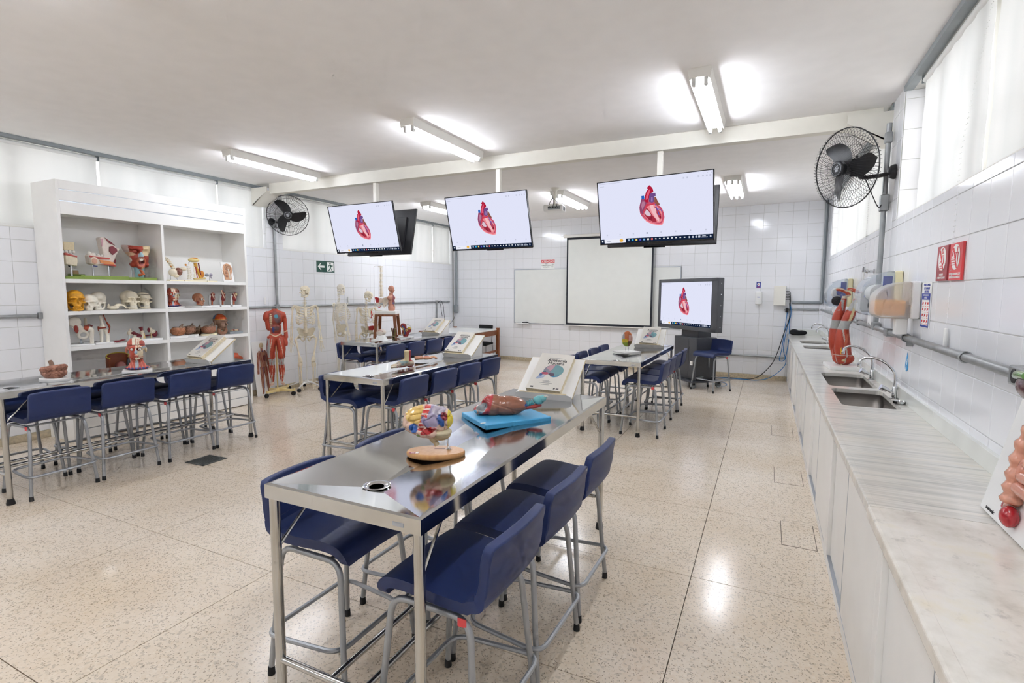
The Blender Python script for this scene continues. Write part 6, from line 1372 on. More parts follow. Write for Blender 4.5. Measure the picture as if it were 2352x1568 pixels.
# ================================================================ SKELETONS
def limb_bone(m_, a, b, r0, r1, r2): 
    a, b = np.array(a, float), np.array(b, float); L = [a, a+(b-a)*.08, a+(b-a)*.25, a+(b-a)*.5, a+(b-a)*.75, a+(b-a)*.92, b]; m_.tube(L, [r0*.9, r0, r1*1.15, r1, r1*1.15, r2, r2*.9], 10)
def skeleton(label, loc, rz, mat='bone', red=False, head_rot=(0, 0, 0), base='white', legs_=True, s=1.0):
    t_ = thing('skeleton_model', label, 'skeleton', loc, rz, 'full skeletons on stands by the wall'); t_.scale = (s,)*3
    # face towards -y; feet hang .1 above the floor
    sk = skull(t_, mat, loc=(0, -.035, 1.565), rot=head_rot)
    sp = [(0, .012, 1.6), (0, .0, 1.5), (0, .03, 1.38), (0, .05, 1.25), (0, .04, 1.1), (0, .01, 1.02), (0, .015, .97)]; curve = np.array(spline(sp, 12)); d_ = np.r_[0, np.cumsum(np.linalg.norm(np.diff(curve, axis=0), axis=1))]
    cen = []
    vm = {}
    for k in range(24):
        f_ = d_[-1]*(k+.5)/24; c = np.array([np.interp(f_, d_, curve[:, q]) for q in range(3)]); cen.append(c); w = .014+.013*k/23
        m_ = MB(); h_ = .0088+.0045*k/23; m_.lathe([(w*.9, -h_), (w, -h_*.8), (w*.88, 0), (w, h_*.8), (w*.9, h_)], 12); m_.tube([(0, w*.8, 0), (0, w+.022, -.012)], [.005, .004], 6); m_.tube([(-w-.014, w*.6, 0), (0, w*.7, 0), (w+.014, w*.6, 0)], .0045, 6)
        m_.build('vertebra', mat, t_, 60, loc=tuple(c))
    for k in range(11):
        c = cen[7+k]; z0 = c[2]; w = [.068, .098, .12, .135, .145, .15, .15, .146, .138, .124, .1][k]; dp = [.05, .075, .095, .105, .11, .11, .105, .095, .08, .06, .03][k]; dz = [.03, .045, .06, .075, .09, .1, .105, .1, .09, .06, .04][k]; e_ = [165, 168, 168, 168, 168, 165, 158, 150, 138, 110, 85][k]
        for s_ in (-1, 1):
            pth = []
            for j in range(15):
                a = R(e_*j/14); pth.append((s_*w*math.sin(a)**.9 if a < 3.1 else 0, c[1]+.012+.012*math.cos(a)-dp*(1-math.cos(a)), z0-dz*(j/14)+.012*math.sin(a)))
            m_ = MB(); m_.tube(pth, .0078, 6, flat=.7); m_.build('rib', mat if not (red and s_ > 0 and 2 < k < 8) else 'bone', t_)
    m_ = MB(); m_.box((0, -.128, 1.37), (.045, .012, .05)); m_.box((0, -.15, 1.30), (.034, .012, .11), (-.18, 0, 0)); m_.ball((0, -.158, 1.225), (.012, .006, .02), 10, 6); m_.build('sternum', mat if not red else 'bone', t_, bevel=.005)
    for s_ in (-1, 1):
        m_ = MB(); m_.tube(spline([(s_*.02, -.125, 1.39), (s_*.08, -.115, 1.41), (s_*.13, -.06, 1.42), (s_*.175, -.03, 1.425)], 4), .0075, 8); m_.build('clavicle', mat, t_)
        P = np.array([[(s_*(.075+.085*u*(1-.75*v)), .07+.012*math.sin(3*u)-.05*u*(1-v), 1.41-.16*v+.0*u) for u in np.linspace(0, 1, 6)] for v in np.linspace(0, 1, 7)]); m_ = MB(); m_.sheet(P, .006); m_.tube([(s_*.08, .085, 1.37), (s_*.13, .06, 1.40), (s_*.175, .0, 1.43)], .008, 6); m_.build('scapula', mat, t_)
        m_ = MB(); limb_bone(m_, (s_*.19, .0, 1.405), (s_*.215, .01, 1.1), .024, .0115, .022); m_.ball((s_*.178, 0, 1.402), .022, 12, 8); m_.build('humerus', mat, t_, 70)
        m_ = MB(); limb_bone(m_, (s_*.205, .008, 1.095), (s_*.22, -.03, .85), .013, .0075, .012); m_.build('ulna', mat, t_, 70)
        m_ = MB(); limb_bone(m_, (s_*.227, .0, 1.085), (s_*.245, -.035, .85), .011, .0075, .014); m_.build('radius', mat, t_, 70)
        m_ = MB(); m_.ball((s_*.232, -.034, .828), (.024, .014, .016), 12, 8)
        for f_ in range(5):
            x0 = s_*(.232+(f_-2)*.011); l_ = (.07, .16, .175, .165, .135)[f_] if True else 0; sp_ = (f_-2)*.011*s_
            y_ = -.034-(.03 if f_ == 0 else 0); m_.tube([(x0, -.034, .82), (x0+sp_*.5, y_-.004, .82-l_*.48), (x0+sp_*.9, y_-.016, .82-l_*.75), (x0+sp_, y_-.022, .82-l_)], [.0052, .0042, .0042, .003], 6)
            for q_ in (.48, .75): m_.ball((x0+sp_*(.5 if q_ < .5 else .9), y_-(.004 if q_ < .5 else .016), .82-l_*q_), .0058, 6, 5)
        m_.build('hand', mat, t_)
    # pelvis
    m_ = MB()
    for s_ in (-1, 1):
        P = np.array([[(s_*(.03+.115*math.sin(1.5*u)**.8*(.55+.45*v)), .045-.11*u*(.5+.5*v)+.01*v, .905+.13*v+.02*math.sin(3*u)*v) for u in np.linspace(0, 1, 9)] for v in np.linspace(0, 1, 7)]); m_.sheet(P, .008)
        m_.tube(spline([(s_*.12, -.03, .92), (s_*.07, -.07, .905), (s_*.012, -.085, .895)], 4), [.018]*4+[.011]*5, 8); m_.tube(spline([(s_*.1, .01, .91), (s_*.07, .02, .855), (s_*.045, -.03, .835), (s_*.02, -.08, .885)], 4), .0125, 8); m_.ball((s_*.112, -.02, .905), (.028, .028, .028), 12, 8)
    m_.ball((0, .045, .97), (.045, .022, .045), 14, 8); m_.tube([(0, .05, .95), (0, .06, .88), (0, .035, .85)], [.03, .018, .006], 8)
    def pcol(P, N):
        C = np.tile(np.array(lin('#e4dac2')), (len(P), 1))
        if red: C[(P[:, 0] > .05) & (P[:, 2] > .96)] = lin('#b3221f')
        return C
    pe = fuse(m_, .0065, 2); skin(pe, 'pelvis', 'painted', t_, pcol)
    if legs_:
        for s_ in (-1, 1):
            m_ = MB(); limb_bone(m_, (s_*.165, -.015, .87), (s_*.1, -.02, .5), .02, .0135, .034); m_.ball((s_*.12, -.02, .9), .025, 12, 8); m_.tube([(s_*.12, -.02, .9), (s_*.165, -.015, .87)], .014, 8); m_.ball((s_*.085, -.02, .49), (.02, .026, .022), 10, 8); m_.ball((s_*.118, -.02, .49), (.02, .026, .022), 10, 8); m_.build('femur', mat, t_, 70)
            m_ = MB(); m_.ball((s_*.1, -.052, .5), (.019, .01, .02), 10, 8); m_.build('kneecap', mat, t_)
            m_ = MB(); limb_bone(m_, (s_*.1, -.018, .465), (s_*.092, .0, .12), .034, .0125, .02); m_.build('tibia', mat, t_, 70)
            m_ = MB(); limb_bone(m_, (s_*.135, -.0, .455), (s_*.12, .005, .11), .011, .0065, .012); m_.build('fibula', mat, t_, 70)
            m_ = MB(); m_.ball((s_*.1, .035, .075), (.022, .036, .024), 12, 8); m_.ball((s_*.102, -.015, .085), (.026, .032, .018), 12, 8); m_.ball((s_*.104, -.045, .07), (.028, .022, .014), 12, 8)
            for f_ in range(5):
                x0 = s_*(.082+.012*f_); m_.tube([(x0, -.05, .068), (x0+s_*.005*f_, -.105, .045), (x0+s_*.006*f_, -.15+.009*f_, .032)], [.008 if f_ == 0 else .006, .0055, .005], 6)
            m_.build('foot', mat, t_)
    if red:
        m_ = MB(); m_.tube([(.05, -.13, 1.36), (.06, -.135, 1.27), (.03, -.15, 1.22)], [.01, .018, .008], 8, col='#b3221f'); m_.tube([(.16, -.04, .84), (.14, -.045, .7)], [.012, .014], 8, col='#b3221f'); m_.build('muscle_markings', 'painted', t_)
    m_ = MB(); m_.tube([(0, .075, .12), (0, .075, .93), (0, .06, .96)], .011, 10); po_ = m_.build('stand_pole', 'pole_white', t_)
    n_ = 5; m_ = MB(); m_.lathe([(.035, .09), (.04, .13), (.022, .16)], 16, (0, .075, 0)); m_.build('stand_hub', 'pole_white', t_)
    for k in range(n_):
        a = 2*math.pi*k/n_+.4; ex_, ey_ = math.cos(a), math.sin(a)
        m_ = MB(); m_.tube(spline([(.02*ex_, .075+.02*ey_, .12), (.12*ex_, .075+.12*ey_, .12), (.22*ex_, .075+.22*ey_, .09), (.29*ex_, .075+.29*ey_, .07)], 4), [.02]*5+[.016]*4+[.012]*4, 8, flat=.7); ar = m_.build('stand_arm', 'pole_white', t_)
        m_ = MB(); cx, cy = .285*ex_, .075+.285*ey_; m_.tube([(cx-.02*ey_, cy+.02*ex_, .03), (cx+.02*ey_, cy-.02*ex_, .03)], .03, 14); m_.build('caster', 'black_rubber', ar)
    if base == 'hook': m_ = MB(); m_.tube([(0, .0, 1.755), (0, 0, 1.79), (.012, 0, 1.8)], .003, 6); m_.build('hook', 'black_plastic', t_)
    return t_
skeleton('cream skeleton on a white wheeled stand, standing free next to the muscle figure', (-6.93, 6.34, 0), R(52), 'bone', head_rot=(0, 0, R(-28)))
skeleton('slimmer skeleton seen from its side, second one along the wall', (-6.93, 7.13, 0), R(165), 'bone_pale', head_rot=(0, 0, R(-120)), s=1.02)
skeleton('smaller skeleton with red muscle markings, bent next to the wooden stand', (-6.9, 7.8, 0), R(62), 'bone', red=True, head_rot=(.35, .15, R(25)), base='hook', s=.95)

# ---------------------------------------------------------------- headless muscle figure on a yellow wheeled base
mf = thing('muscle_figure', 'headless red muscle figure hung on a pole with a pale yellow wheeled base', 'anatomy figure', (-6.95, 5.755, 0), R(50))
m_ = MB(); m_.ball((0, 0, 1.23), (.11, .08, .13), 22, 14); m_.ball((0, 0, 1.08), (.088, .068, .12), 20, 12); m_.ball((0, .005, .95), (.1, .076, .085), 20, 12); m_.tube([(0, .01, 1.31), (0, .01, 1.385)], [.06, .045], 14); m_.tube([(-.115, .005, 1.3), (0, .01, 1.335), (.115, .005, 1.3)], [.04, .05, .04], 14)
m_.ball((-.125, .005, 1.27), (.046, .05, .085), 16, 10, rot=(0, .25, 0)); m_.ball((-.1, .02, 1.17), (.045, .055, .13), 16, 10); m_.ball((.12, .0, 1.28), (.04, .045, .06), 16, 10); m_.tube(spline([(.128, .0, 1.29), (.142, .01, 1.17), (.147, .0, 1.05), (.155, -.03, .9), (.155, -.04, .8)], 4), [.034]*4+[.03]*4+[.03]*4+[.021]*4+[.014], 12)
for s_ in (-1, 1):
    m_.tube(spline([(s_*.052, .0, .95), (s_*.072, -.012, .83), (s_*.074, -.015, .7), (s_*.066, -.008, .57), (s_*.068, .005, .5), (s_*.07, .02, .42), (s_*.068, .012, .31), (s_*.066, .005, .235)], 4), [.07]*2+[.071]*3+[.066]*3+[.057]*3+[.044]*3+[.04]*2+[.044]*3+[.046]*3+[.038]*3+[.029]*2+[.024]*2, 18)
    m_.ball((s_*.066, .03, .215), (.022, .032, .026), 12, 8); m_.tube([(s_*.066, .0, .22), (s_*.084, -.08, .2), (s_*.092, -.14, .19)], [.026, .03, .018], 12, flat=.55)
def mcol(P, N):
    x, y, z = P.T; C = np.tile(np.array(lin('#b3442c')), (len(P), 1)); C[(y < -.035) & (np.abs(x) < .085) & (z > 1.0) & (z < 1.36)] = lin('#8c3a2c'); C[near((-.06, -.07, 1.2), (.02, .05, .14))(P) & (np.sin(z*190) > 0)] = lin('#e3d3ae'); C[near((.04, -.08, 1.22), (.045, .05, .06))(P)] = lin('#6b4a4a'); C[near((.02, -.08, 1.27), (.03, .05, .03))(P)] = lin('#3f8ea0'); C[near((.02, -.085, 1.08), (.05, .05, .04))(P)] = lin('#5a3a3a'); C[near((-.03, -.08, 1.06), (.02, .05, .05))(P)] = lin('#2f3f7c')
    C[(z < .93) & (x < -.085) & (z > .62)] = lin('#a3a6a6'); C[(z < .6) & (z > .5)] = lin('#a3a6a6'); C[(z < .34) & (z > .22) & (np.sin(x*140) > .3)] = lin('#b9b3a6'); C[(z < .235)] = lin('#d3bda4'); C[(z < .215) & (np.sin(x*480) > .4) & (y < -.03)] = lin('#a8503c'); f_ = np.sin(np.arctan2(y, np.abs(x)-.08)*4+z*10); C[(f_ > .96) & (z < .93) & (z > .25)] = lin('#cbb5a2'); C[(f_ < -.9) & (z < .93) & (z > .25)] = lin('#9c3a28'); C[np.abs(z-.955-.5*np.abs(x)) < .008] = lin('#ddcba6'); return C
skin(fuse(m_, .008, 3), 'body', 'painted', mf, mcol, lambda P, N: P-N*(.004*np.exp(-(np.sin(np.arctan2(P[:, 1], np.abs(P[:, 0])-.08)*4+P[:, 2]*10)-1)**2/.04)*(P[:, 2] < .93))[:, None])
m_ = MB(); m_.tube([(0, .1, .06), (0, .1, 1.3), (0, .06, 1.38)], .012, 10); m_.build('pole', 'yellow_paint', mf)
m_ = MB(); m_.lathe([(.03, .05), (.03, .1)], 14, (0, .1, 0)); m_.build('base_hub', 'yellow_paint', mf)
for k in range(4):
    a = R(45+90*k+10); ex_, ey_ = math.cos(a), math.sin(a)
    m_ = MB(); m_.prism([(0, -.028), (0, .03), (.27, .012), (.28, .03), (.295, .03), (.295, -.012), (.27, -.014)], (0, .1, .085), (ex_, ey_, 0), (0, 0, 1), (-ey_, ex_, 0), .03); ar = m_.build('base_arm', 'yellow_paint', mf, 0, bevel=.003)
    m_ = MB(); cx, cy = .28*ex_, .1+.28*ey_; m_.tube([(cx-.016*ey_, cy+.016*ex_, .034), (cx+.016*ey_, cy-.016*ex_, .034)], .034, 14); m_.build('caster', 'black_rubber', ar)

# ---------------------------------------------------------------- flat figure board leaning at the wall
fb = thing('figure_board', 'white board with a flat relief of the vessel system figure, leaning beside the shelves', 'anatomy board', (-7.17, 5.58, 0), R(90))
TE = math.atan2(.1, .87); up_ = Vector((0, math.sin(TE), math.cos(TE))); nn = Vector((0, -math.cos(TE), math.sin(TE)))
m_ = MB(); m_.prism([(-.03, 0), (.31, 0), (.31, .87), (-.03, .87)], (0, 0, 0), (1, 0, 0), up_, nn, .012); m_.build('board', 'white_plastic', fb, 0, bevel=.002)
def onb(x, z, d): v = up_*z+nn*(.012+d); return (x, v.y, v.z)
m_ = MB()
def seg(p_, r_): m_.tube([onb(a, b, .004) for a, b in p_], r_, 10)
m_.ball(onb(.135, .8, .006), (.037, .02, .045), 14, 10); seg([(.135, .77), (.135, .71)], .018); seg([(.135, .7), (.135, .58), (.135, .46)], [.058, .05, .055]); seg([(.09, .69), (.075, .69)], .03); seg([(.18, .69), (.195, .69)], .03)
for s_ in (-1, 1):
    c_ = .135; seg([(c_+s_*.062, .69), (c_+s_*.088, .55), (c_+s_*.1, .42), (c_+s_*.108, .35)], [.026, .021, .016, .017]); seg([(c_+s_*.03, .46), (c_+s_*.042, .3), (c_+s_*.048, .15), (c_+s_*.05, .06)], [.036, .028, .021, .014]); seg([(c_+s_*.05, .06), (c_+s_*.07, .03)], [.016, .013])
fg = fuse(m_, .006, 2)
skin(fg, 'relief_figure', 'painted', fb, colmap('#a8745a', (lambda P: P[:, 2] > .76, '#d9c39c'), (lambda P: (np.sin(P[:, 0]*260+P[:, 2]*25) > .75) & (P[:, 2] < .75), '#8a3c33'), (near((.135, -.0, .6), (.03, .2, .05)), '#6d2d2a')), lambda P, N: P)
m_ = MB()
for s_ in (-1, 1):
    m_.tube([onb(.135+s_*.008, .72, .03), onb(.135+s_*.015, .55, .045), onb(.135+s_*.03, .4, .038), onb(.135+s_*.044, .12, .026)], .0035, 6, col='#a22a26' if s_ > 0 else '#2f3f80'); m_.tube([onb(.135, .68, .04), onb(.135+s_*.06, .67, .028), onb(.135+s_*.09, .5, .024), onb(.135+s_*.106, .36, .02)], .003, 6, col='#a22a26')
m_.build('vessels', 'painted', fb)

# ---------------------------------------------------------------- wooden pedestal with spine model and half torso
pd = thing('wooden_pedestal', 'tall stool-like wooden pedestal with thick white top and splayed legs', 'pedestal', (-6.65, 8.1, 0), R(28))
m_ = MB(); m_.span((-.2, -.2, 1.225), (.2, .2, 1.285)); m_.build('top', 'laminate', pd, 0, bevel=.003)
for sx in (-1, 1):
    for sy in (-1, 1):
        V = [(sx*(.17+a_)+ox, sy*(.17+a_)+oy, z_) for z_, a_ in ((1.225, 0), (0, .09)) for ox, oy in ((-.027, -.027), (.027, -.027), (.027, .027), (-.027, .027))]
        m_ = MB(); m_.add(V, [(0, 1, 2, 3), (4, 7, 6, 5)]+[(k, (k+1) % 4, 4+(k+1) % 4, 4+k) for k in range(4)]); m_.build('leg', 'wood_brown', pd, 0, bevel=.003)
for a, b in (((-.17, 0), (.17, 0)),): pass
for (x0, y0, x1, y1) in ((-.17, -.17, .17, -.17), (-.17, .17, .17, .17), (-.17, -.17, -.17, .17), (.17, -.17, .17, .17)):
    m_ = MB(); m_.box(((x0+x1)/2, (y0+y1)/2, 1.205), (abs(x1-x0)+.03 if x1 != x0 else .03, abs(y1-y0)+.03 if y1 != y0 else .03, .04)); m_.build('apron', 'wood_brown', pd, 0)
sn = thing('spine_model', 'hanging spine and pelvis model on a thin wire stand above the pedestal', 'spine model', (-6.75, 8.06, 1.285), R(50))
m_ = MB(); m_.tube(rounded([(-.13, .03, 0), (-.13, .03, .86), (0, .0, .87)], .03), .003, 6); m_.build('wire_stand', 'chrome', sn)
m_ = MB(); m_.lathe([(.06, 0), (.06, .008)], 20, (-.13, .03, 0)); m_.build('stand_foot', 'white_plastic', sn)
cv_ = np.array(spline([(0, 0, .84), (0, -.02, .74), (0, .03, .56), (0, .0, .38), (0, .02, .27)], 10)); d_ = np.r_[0, np.cumsum(np.linalg.norm(np.diff(cv_, axis=0), axis=1))]
for k in range(24):
    c = [np.interp(d_[-1]*(k+.5)/24, d_, cv_[:, q]) for q in range(3)]; w = .017+.013*k/23; h_ = .0085+.003*k/23; m_ = MB(); m_.lathe([(w*.7, -h_), (w, -h_*.5), (w, h_*.5), (w*.7, h_)], 10); m_.tube([(0, w*.7, 0), (0, w+.03, -.012)], .005, 6); m_.tube([(-w-.014, w*.5, 0), (w+.014, w*.5, 0)], .0045, 6); m_.build('vertebra', 'bone', sn, loc=tuple(c))
m_ = MB(); m_.ball((0, .02, .855), (.055, .07, .012), 14, 8); m_.build('skull_base', 'bone_pale', sn)
m_ = MB()
for s_ in (-1, 1):
    P = np.array([[(s_*(.03+.11*math.sin(1.5*u)**.8*(.55+.45*v)), .045-.1*u*(.5+.5*v)+.01*v, .12+.13*v+.02*math.sin(3*u)*v) for u in np.linspace(0, 1, 8)] for v in np.linspace(0, 1, 6)]); m_.sheet(P, .01); m_.tube(spline([(s_*.1, .01, .13), (s_*.07, .02, .085), (s_*.045, -.03, .07), (s_*.015, -.07, .11), (s_*.07, -.06, .125), (s_*.11, -.02, .135)], 4), .0125, 8)
m_.ball((0, .045, .2), (.04, .022, .055), 12, 8)
skin(fuse(m_, .0065, 2), 'pelvis', 'painted', sn, colmap('#ece0cf', (lambda P: (P[:, 0] < -.045) & (P[:, 2] > .16), '#b02026'), (lambda P: (P[:, 0] < -.03) & (P[:, 2] < .1) & (P[:, 1] < 0), '#c23a36')))
to = thing('torso_model', 'small flesh-coloured half torso with bald head and open chest on the pedestal', 'torso model', (-6.62, 8.2, 1.285), R(100))
m_ = MB(); m_.ball((0, 0, .06), (.085, .065, .1), 18, 12); m_.ball((0, 0, .16), (.082, .06, .1), 18, 12); m_.ball((0, 0, .25), (.11, .06, .065), 18, 12); m_.tube([(0, .005, .28), (0, .005, .36)], [.045, .034], 14); m_.ball((0, 0, .43), (.05, .064, .062), 18, 12); m_.ball((0, -.025, .395), (.038, .04, .045), 16, 10); m_.ball((0, -.069, .402), (.009, .012, .011), 8, 6)
for s_ in (-1, 1): m_.ball((s_*.088, .005, .25), (.034, .04, .042), 14, 10); m_.ball((s_*.052, .008, .41), (.006, .014, .02), 8, 6)
skin(fuse(m_, .006, 3), 'body', 'painted', to, colmap('#cb8f78', (lambda P: near((.0, -.06, .2), (.05, .05, .13))(P), '#7d3038'), (lambda P: near((.02, -.06, .11), (.035, .05, .03))(P), '#b8a07a'), (lambda P: near((-.02, -.06, .15), (.03, .05, .02))(P), '#46507a'), (lambda P: (P[:, 0] > .0) & (P[:, 2] > .3) & (P[:, 2] < .37) & (P[:, 1] < 0), '#6f2b33')), dents(((0, -.07, .2), (.04, .04, .1), .012), ((.018, -.06, .425), .012, .006), ((-.018, -.06, .425), .012, .006)))
lb = thing('loose_bone_model', 'small flat cream bone piece lying on the white pedestal top', 'bone model', (-6.78, 7.98, 1.287), .4)
m_ = MB(); m_.ball((0, 0, .008), (.05, .03, .008), 14, 8); m_.tube([(.03, 0, .008), (.085, .012, .008)], [.01, .006], 8); m_.build('piece', 'bone_pale', lb)
# ================================================================ MODELS ON THE SHELVES
def small(name, label, cat, x, y, z, rz=0.0, group=None): return thing(name, label, cat, (x, y, z+.001), rz, group)
MAR, LIG, BN2 = '#7b1f2b', '#b1482f', '#e8dcc4'
Z1, Z2, Z3, Z4 = SH
FC = R(66)                                            # turn that faces the room's middle
# ---- top left compartment
def yz(poly, k, c): return [((a-c[0])*k, (c[1]-b)*k) for a, b in poly]
t_ = small('jaw_model', 'small tooth and jaw block on a rod and green base, at the shelf end', 'jaw model', -6.9, 3.075, Z1)
m_ = MB(); m_.span((-.07, -.075, 0), (.07, .1, .03)); m_.build('base', 'green_base', t_, 0, bevel=.003)
m_ = MB(); m_.tube([(0, .015, .03), (0, .015, .15)], .009, 12); m_.build('rod', 'chrome', t_)
m_ = MB(); m_.ball((-.04, .02, .145), (.012, .016, .012), 10, 8); m_.build('clamp_screw', 'black_plastic', t_)
m_ = MB(); m_.prism([(-.05, .16), (.05, .14), (.06, .2), (.055, .25), (-.05, .27)], (-.05, 0, 0), (0, 1, 0), (0, 0, 1), (1, 0, 0), .1, col='#e9ddc2'); m_.prism([(-.055, .255), (.058, .235), (.06, .25), (-.055, .285)], (-.055, 0, 0), (0, 1, 0), (0, 0, 1), (1, 0, 0), .11, col='#b14a3c'); m_.prism([(-.06, .31), (.04, .31), (.045, .4), (-.06, .4)], (-.045, 0, 0), (0, 1, 0), (0, 0, 1), (1, 0, 0), .09, col='#e0cfa8'); m_.build('jaw_block', 'painted', t_, 0, bevel=.008)
for k in range(3): m_ = MB(); m_.ball((.03, -.035+.034*k, .296), (.02, .016, .022), 12, 8, col='#f2efe6'); m_.build('tooth', 'painted_gloss', t_)
t_ = small('jaw_model', 'large half jaw model with teeth on two rods and a long green base', 'jaw model', -6.98, 3.42, Z1)
m_ = MB(); m_.span((-.09, -.25, 0), (.09, .24, .042)); m_.build('base', 'green_base', t_, 0, bevel=.003)
for y in (-.085, .075):
    m_ = MB(); m_.tube([(0, y, .04), (0, y, .17)], .008, 12); rd = m_.build('rod', 'chrome', t_)
    m_ = MB(); m_.tube([(.01, y, .155), (.012, y+.04, .152)], .005, 8); m_.build('clamp_screw', 'sign_blue', rd)
K, CC = .00058, (930, 950)
m_ = MB(); m_.prism(yz([(690, 480), (770, 425), (800, 470), (960, 500), (930, 300), (905, 130), (925, 105), (990, 110), (1090, 180), (1170, 260), (1190, 290), (1250, 315), (1220, 380), (1150, 520), (1165, 690), (1010, 670), (880, 650), (800, 672), (705, 640)], K, CC), (-.05, 0, .0), (0, 1, 0), (0, 0, 1), (1, 0, 0), .09, col='#e6d8cc'); m_.build('jaw_bone', 'painted', t_, 30, bevel=.012, seg=3)
m_ = MB()
for q, c in (([(985, 110), (1090, 185), (1168, 260), (1060, 215)], MAR), ([(1060, 290), (1120, 270), (1190, 320), (1200, 370), (1110, 450), (1050, 380)], MAR), ([(1120, 560), (1165, 530), (1160, 620), (1120, 610)], MAR), ([(700, 480), (820, 500), (1050, 510), (1050, 545), (860, 540), (700, 515)], '#b5473c'), ([(870, 560), (1000, 570), (1120, 600), (1130, 640), (960, 640), (880, 615)], '#d98a4e'), ([(880, 640), (1150, 640), (1160, 680), (1000, 665)], '#b23b33'), ([(910, 140), (960, 130), (950, 260), (925, 300)], '#c99aa0')): m_.prism(yz(q, K, CC), (.041, 0, 0), (0, 1, 0), (0, 0, 1), (1, 0, 0), .008, col=c)
m_.build('muscle_patches', 'painted', t_, 0, bevel=.002)
for k in range(5): m_ = MB(); m_.ball((0, -.112+.042*k, .29-.006*k), (.03, .021, .02 if k else .03), 12, 8, col='#f3f0e8'); m_.build('tooth', 'painted_gloss', t_)
m_ = MB(); m_.ball((.048, -.09, .215), (.008, .04, .045), 14, 10, col='#e8d6c0'); m_.ball((.053, -.09, .21), (.006, .028, .033), 14, 10, col='#d9a58d'); m_.build('chin_section', 'painted', t_)
t_ = small('specimen_jar', 'tiny tan jar on a green block behind the large half jaw', 'jar', -7.18, 3.25, Z1)
m_ = MB(); m_.span((-.06, -.05, 0), (.06, .07, .062)); m_.build('block', 'green_base', t_, 0, bevel=.002)
m_ = MB(); m_.lathe([(.03, .062), (.032, .07), (.03, .1), (.026, .105)], 16, col='#c9a77c'); m_.build('jar', 'painted', t_); m_ = MB(); m_.lathe([(.028, .105), (.028, .12), (.02, .123)], 16); m_.build('lid', 'white_plastic', t_)
t_ = small('face_model', 'oversized face model with open mouth, half muscle half bone, on a green base', 'face model', -6.98, 3.83, Z1, R(72))
m_ = MB(); m_.span((-.16, -.1, 0), (.16, .1, .035)); m_.build('base', 'green_base', t_, 0, bevel=.003)
m_ = MB(); m_.tube([(-.075, .02, .03), (-.075, .02, .2)], .004, 8); m_.build('rod', 'chrome', t_)
m_ = MB(); m_.tube([(0, .01, .03), (0, 0, .09), (0, -.01, .16)], [.045, .05, .06], 16, col='#9cc2cc'); m_.tube([(-.02, -.04, .06), (.03, -.045, .08), (0, -.05, .13)], .02, 10, col='#c2663f'); m_.build('throat', 'painted', t_)
m_ = MB(); head_lumps(m_, False, False)
def fcf(P, N):
    x, y, z = P.T; C = np.tile(np.array(lin('#a8402f')), (len(P), 1)); C[(x > .012) & (z > .085)] = lin('#e0c9a0'); C[(x < -.05) & (z > .1)] = lin('#c9b3ac'); C[near((-.05, -.03, .095), (.035, .06, .012))(P)] = lin('#d7b08f'); C[near((-.055, -.01, .06), (.03, .05, .02))(P)] = lin('#d9cfc6'); C[near((0, -.1, .086), (.017, .03, .02))(P)] = lin('#a7c8d4'); C[near((.004, -.095, .046), (.035, .04, .034))(P)] = lin('#c66a4a'); C[near((.004, -.1, .045), (.024, .05, .022))(P)] = lin('#5a211f'); C[near((.004, -.1, .032), (.02, .05, .01))(P)] = lin('#b5605a'); C[near((.004, -.1, .064), (.019, .04, .005))(P)] = lin('#f2ecdc'); C[(x > .0) & (z < .012)] = lin('#dcc39a'); C[z > .147] = lin('#8f3a30'); return C
skin(fuse(m_, .0045, 3), 'face', 'painted', t_, fcf, chain(dents(*HEAD_DENTS[:2], ((.004, -.1, .045), (.022, .04, .02), .034)), lambda P, N: np.stack([np.where(P[:, 0] < 0, P[:, 0]*(1+.22*np.clip((P[:, 2]-.09)/.05, 0, 1)), P[:, 0]*.92), P[:, 1], np.minimum(P[:, 2], .142+.1*np.abs(P[:, 0]))], 1)), loc=(0, 0, .13)).scale = (1.9, 1.7, 1.95)
m_ = MB(); m_.ball((-.058, -.125, .345), (.024, .02, .022), 14, 10, col='#a8483a'); m_.build('closed_eye', 'painted', t_)
# ---- top right compartment
t_ = small('lumbar_spine_model', 'lower spine section with brown muscle lobe on a cream base plate', 'spine model', -6.93, 4.2, Z1)
m_ = MB(); m_.span((-.07, -.08, 0), (.07, .1, .014)); m_.build('base', 'cream_base', t_, 0)
m_ = MB(); m_.tube([(0, -.03, .01), (0, -.03, .14)], .004, 8); m_.tube([(0, 0, .1), (.01, .06, .012)], .003, 8); m_.build('stand_rod', 'frame_grey', t_)
for k in range(6):
    y, z = -.075+.02*k, .29-.03*k; m_ = MB(); m_.lathe([(.02, -.01), (.023, 0), (.02, .01)], 12); m_.tube([(0, .02, 0), (0, .05, .008)], [.007, .005], 8); m_.tube([(-.035, .012, 0), (.035, .012, 0)], .006, 8); o_ = m_.build('vertebra', 'bone', t_, loc=(0, y, z), rot=(-.5, 0, 0))
    if k % 2: m_ = MB(); m_.ball((.015, 0, -.014), (.008, .012, .008), 8, 6, col='#d98c2a'); m_.build('nerve_root', 'painted', o_)
m_ = MB(); m_.ball((0, .005, .11), (.05, .05, .05), 16, 10); m_.ball((0, .045, .075), (.035, .04, .03), 14, 8); m_.build('sacrum', 'bone', t_)
m_ = MB(); m_.ball((0, .075, .12), (.055, .045, .055), 18, 12); skin(fuse(m_, .006, 1), 'muscle_lobe', 'painted', t_, colmap('#8d5a4a'), gyri(150, .005, 12))
t_ = small('cervical_spine_model', 'cream neck vertebrae column with pale skull base on a cream plate', 'spine model', -6.95, 4.41, Z1)
m_ = MB(); m_.span((-.07, -.08, 0), (.07, .09, .014)); m_.build('base', 'cream_base', t_, 0)
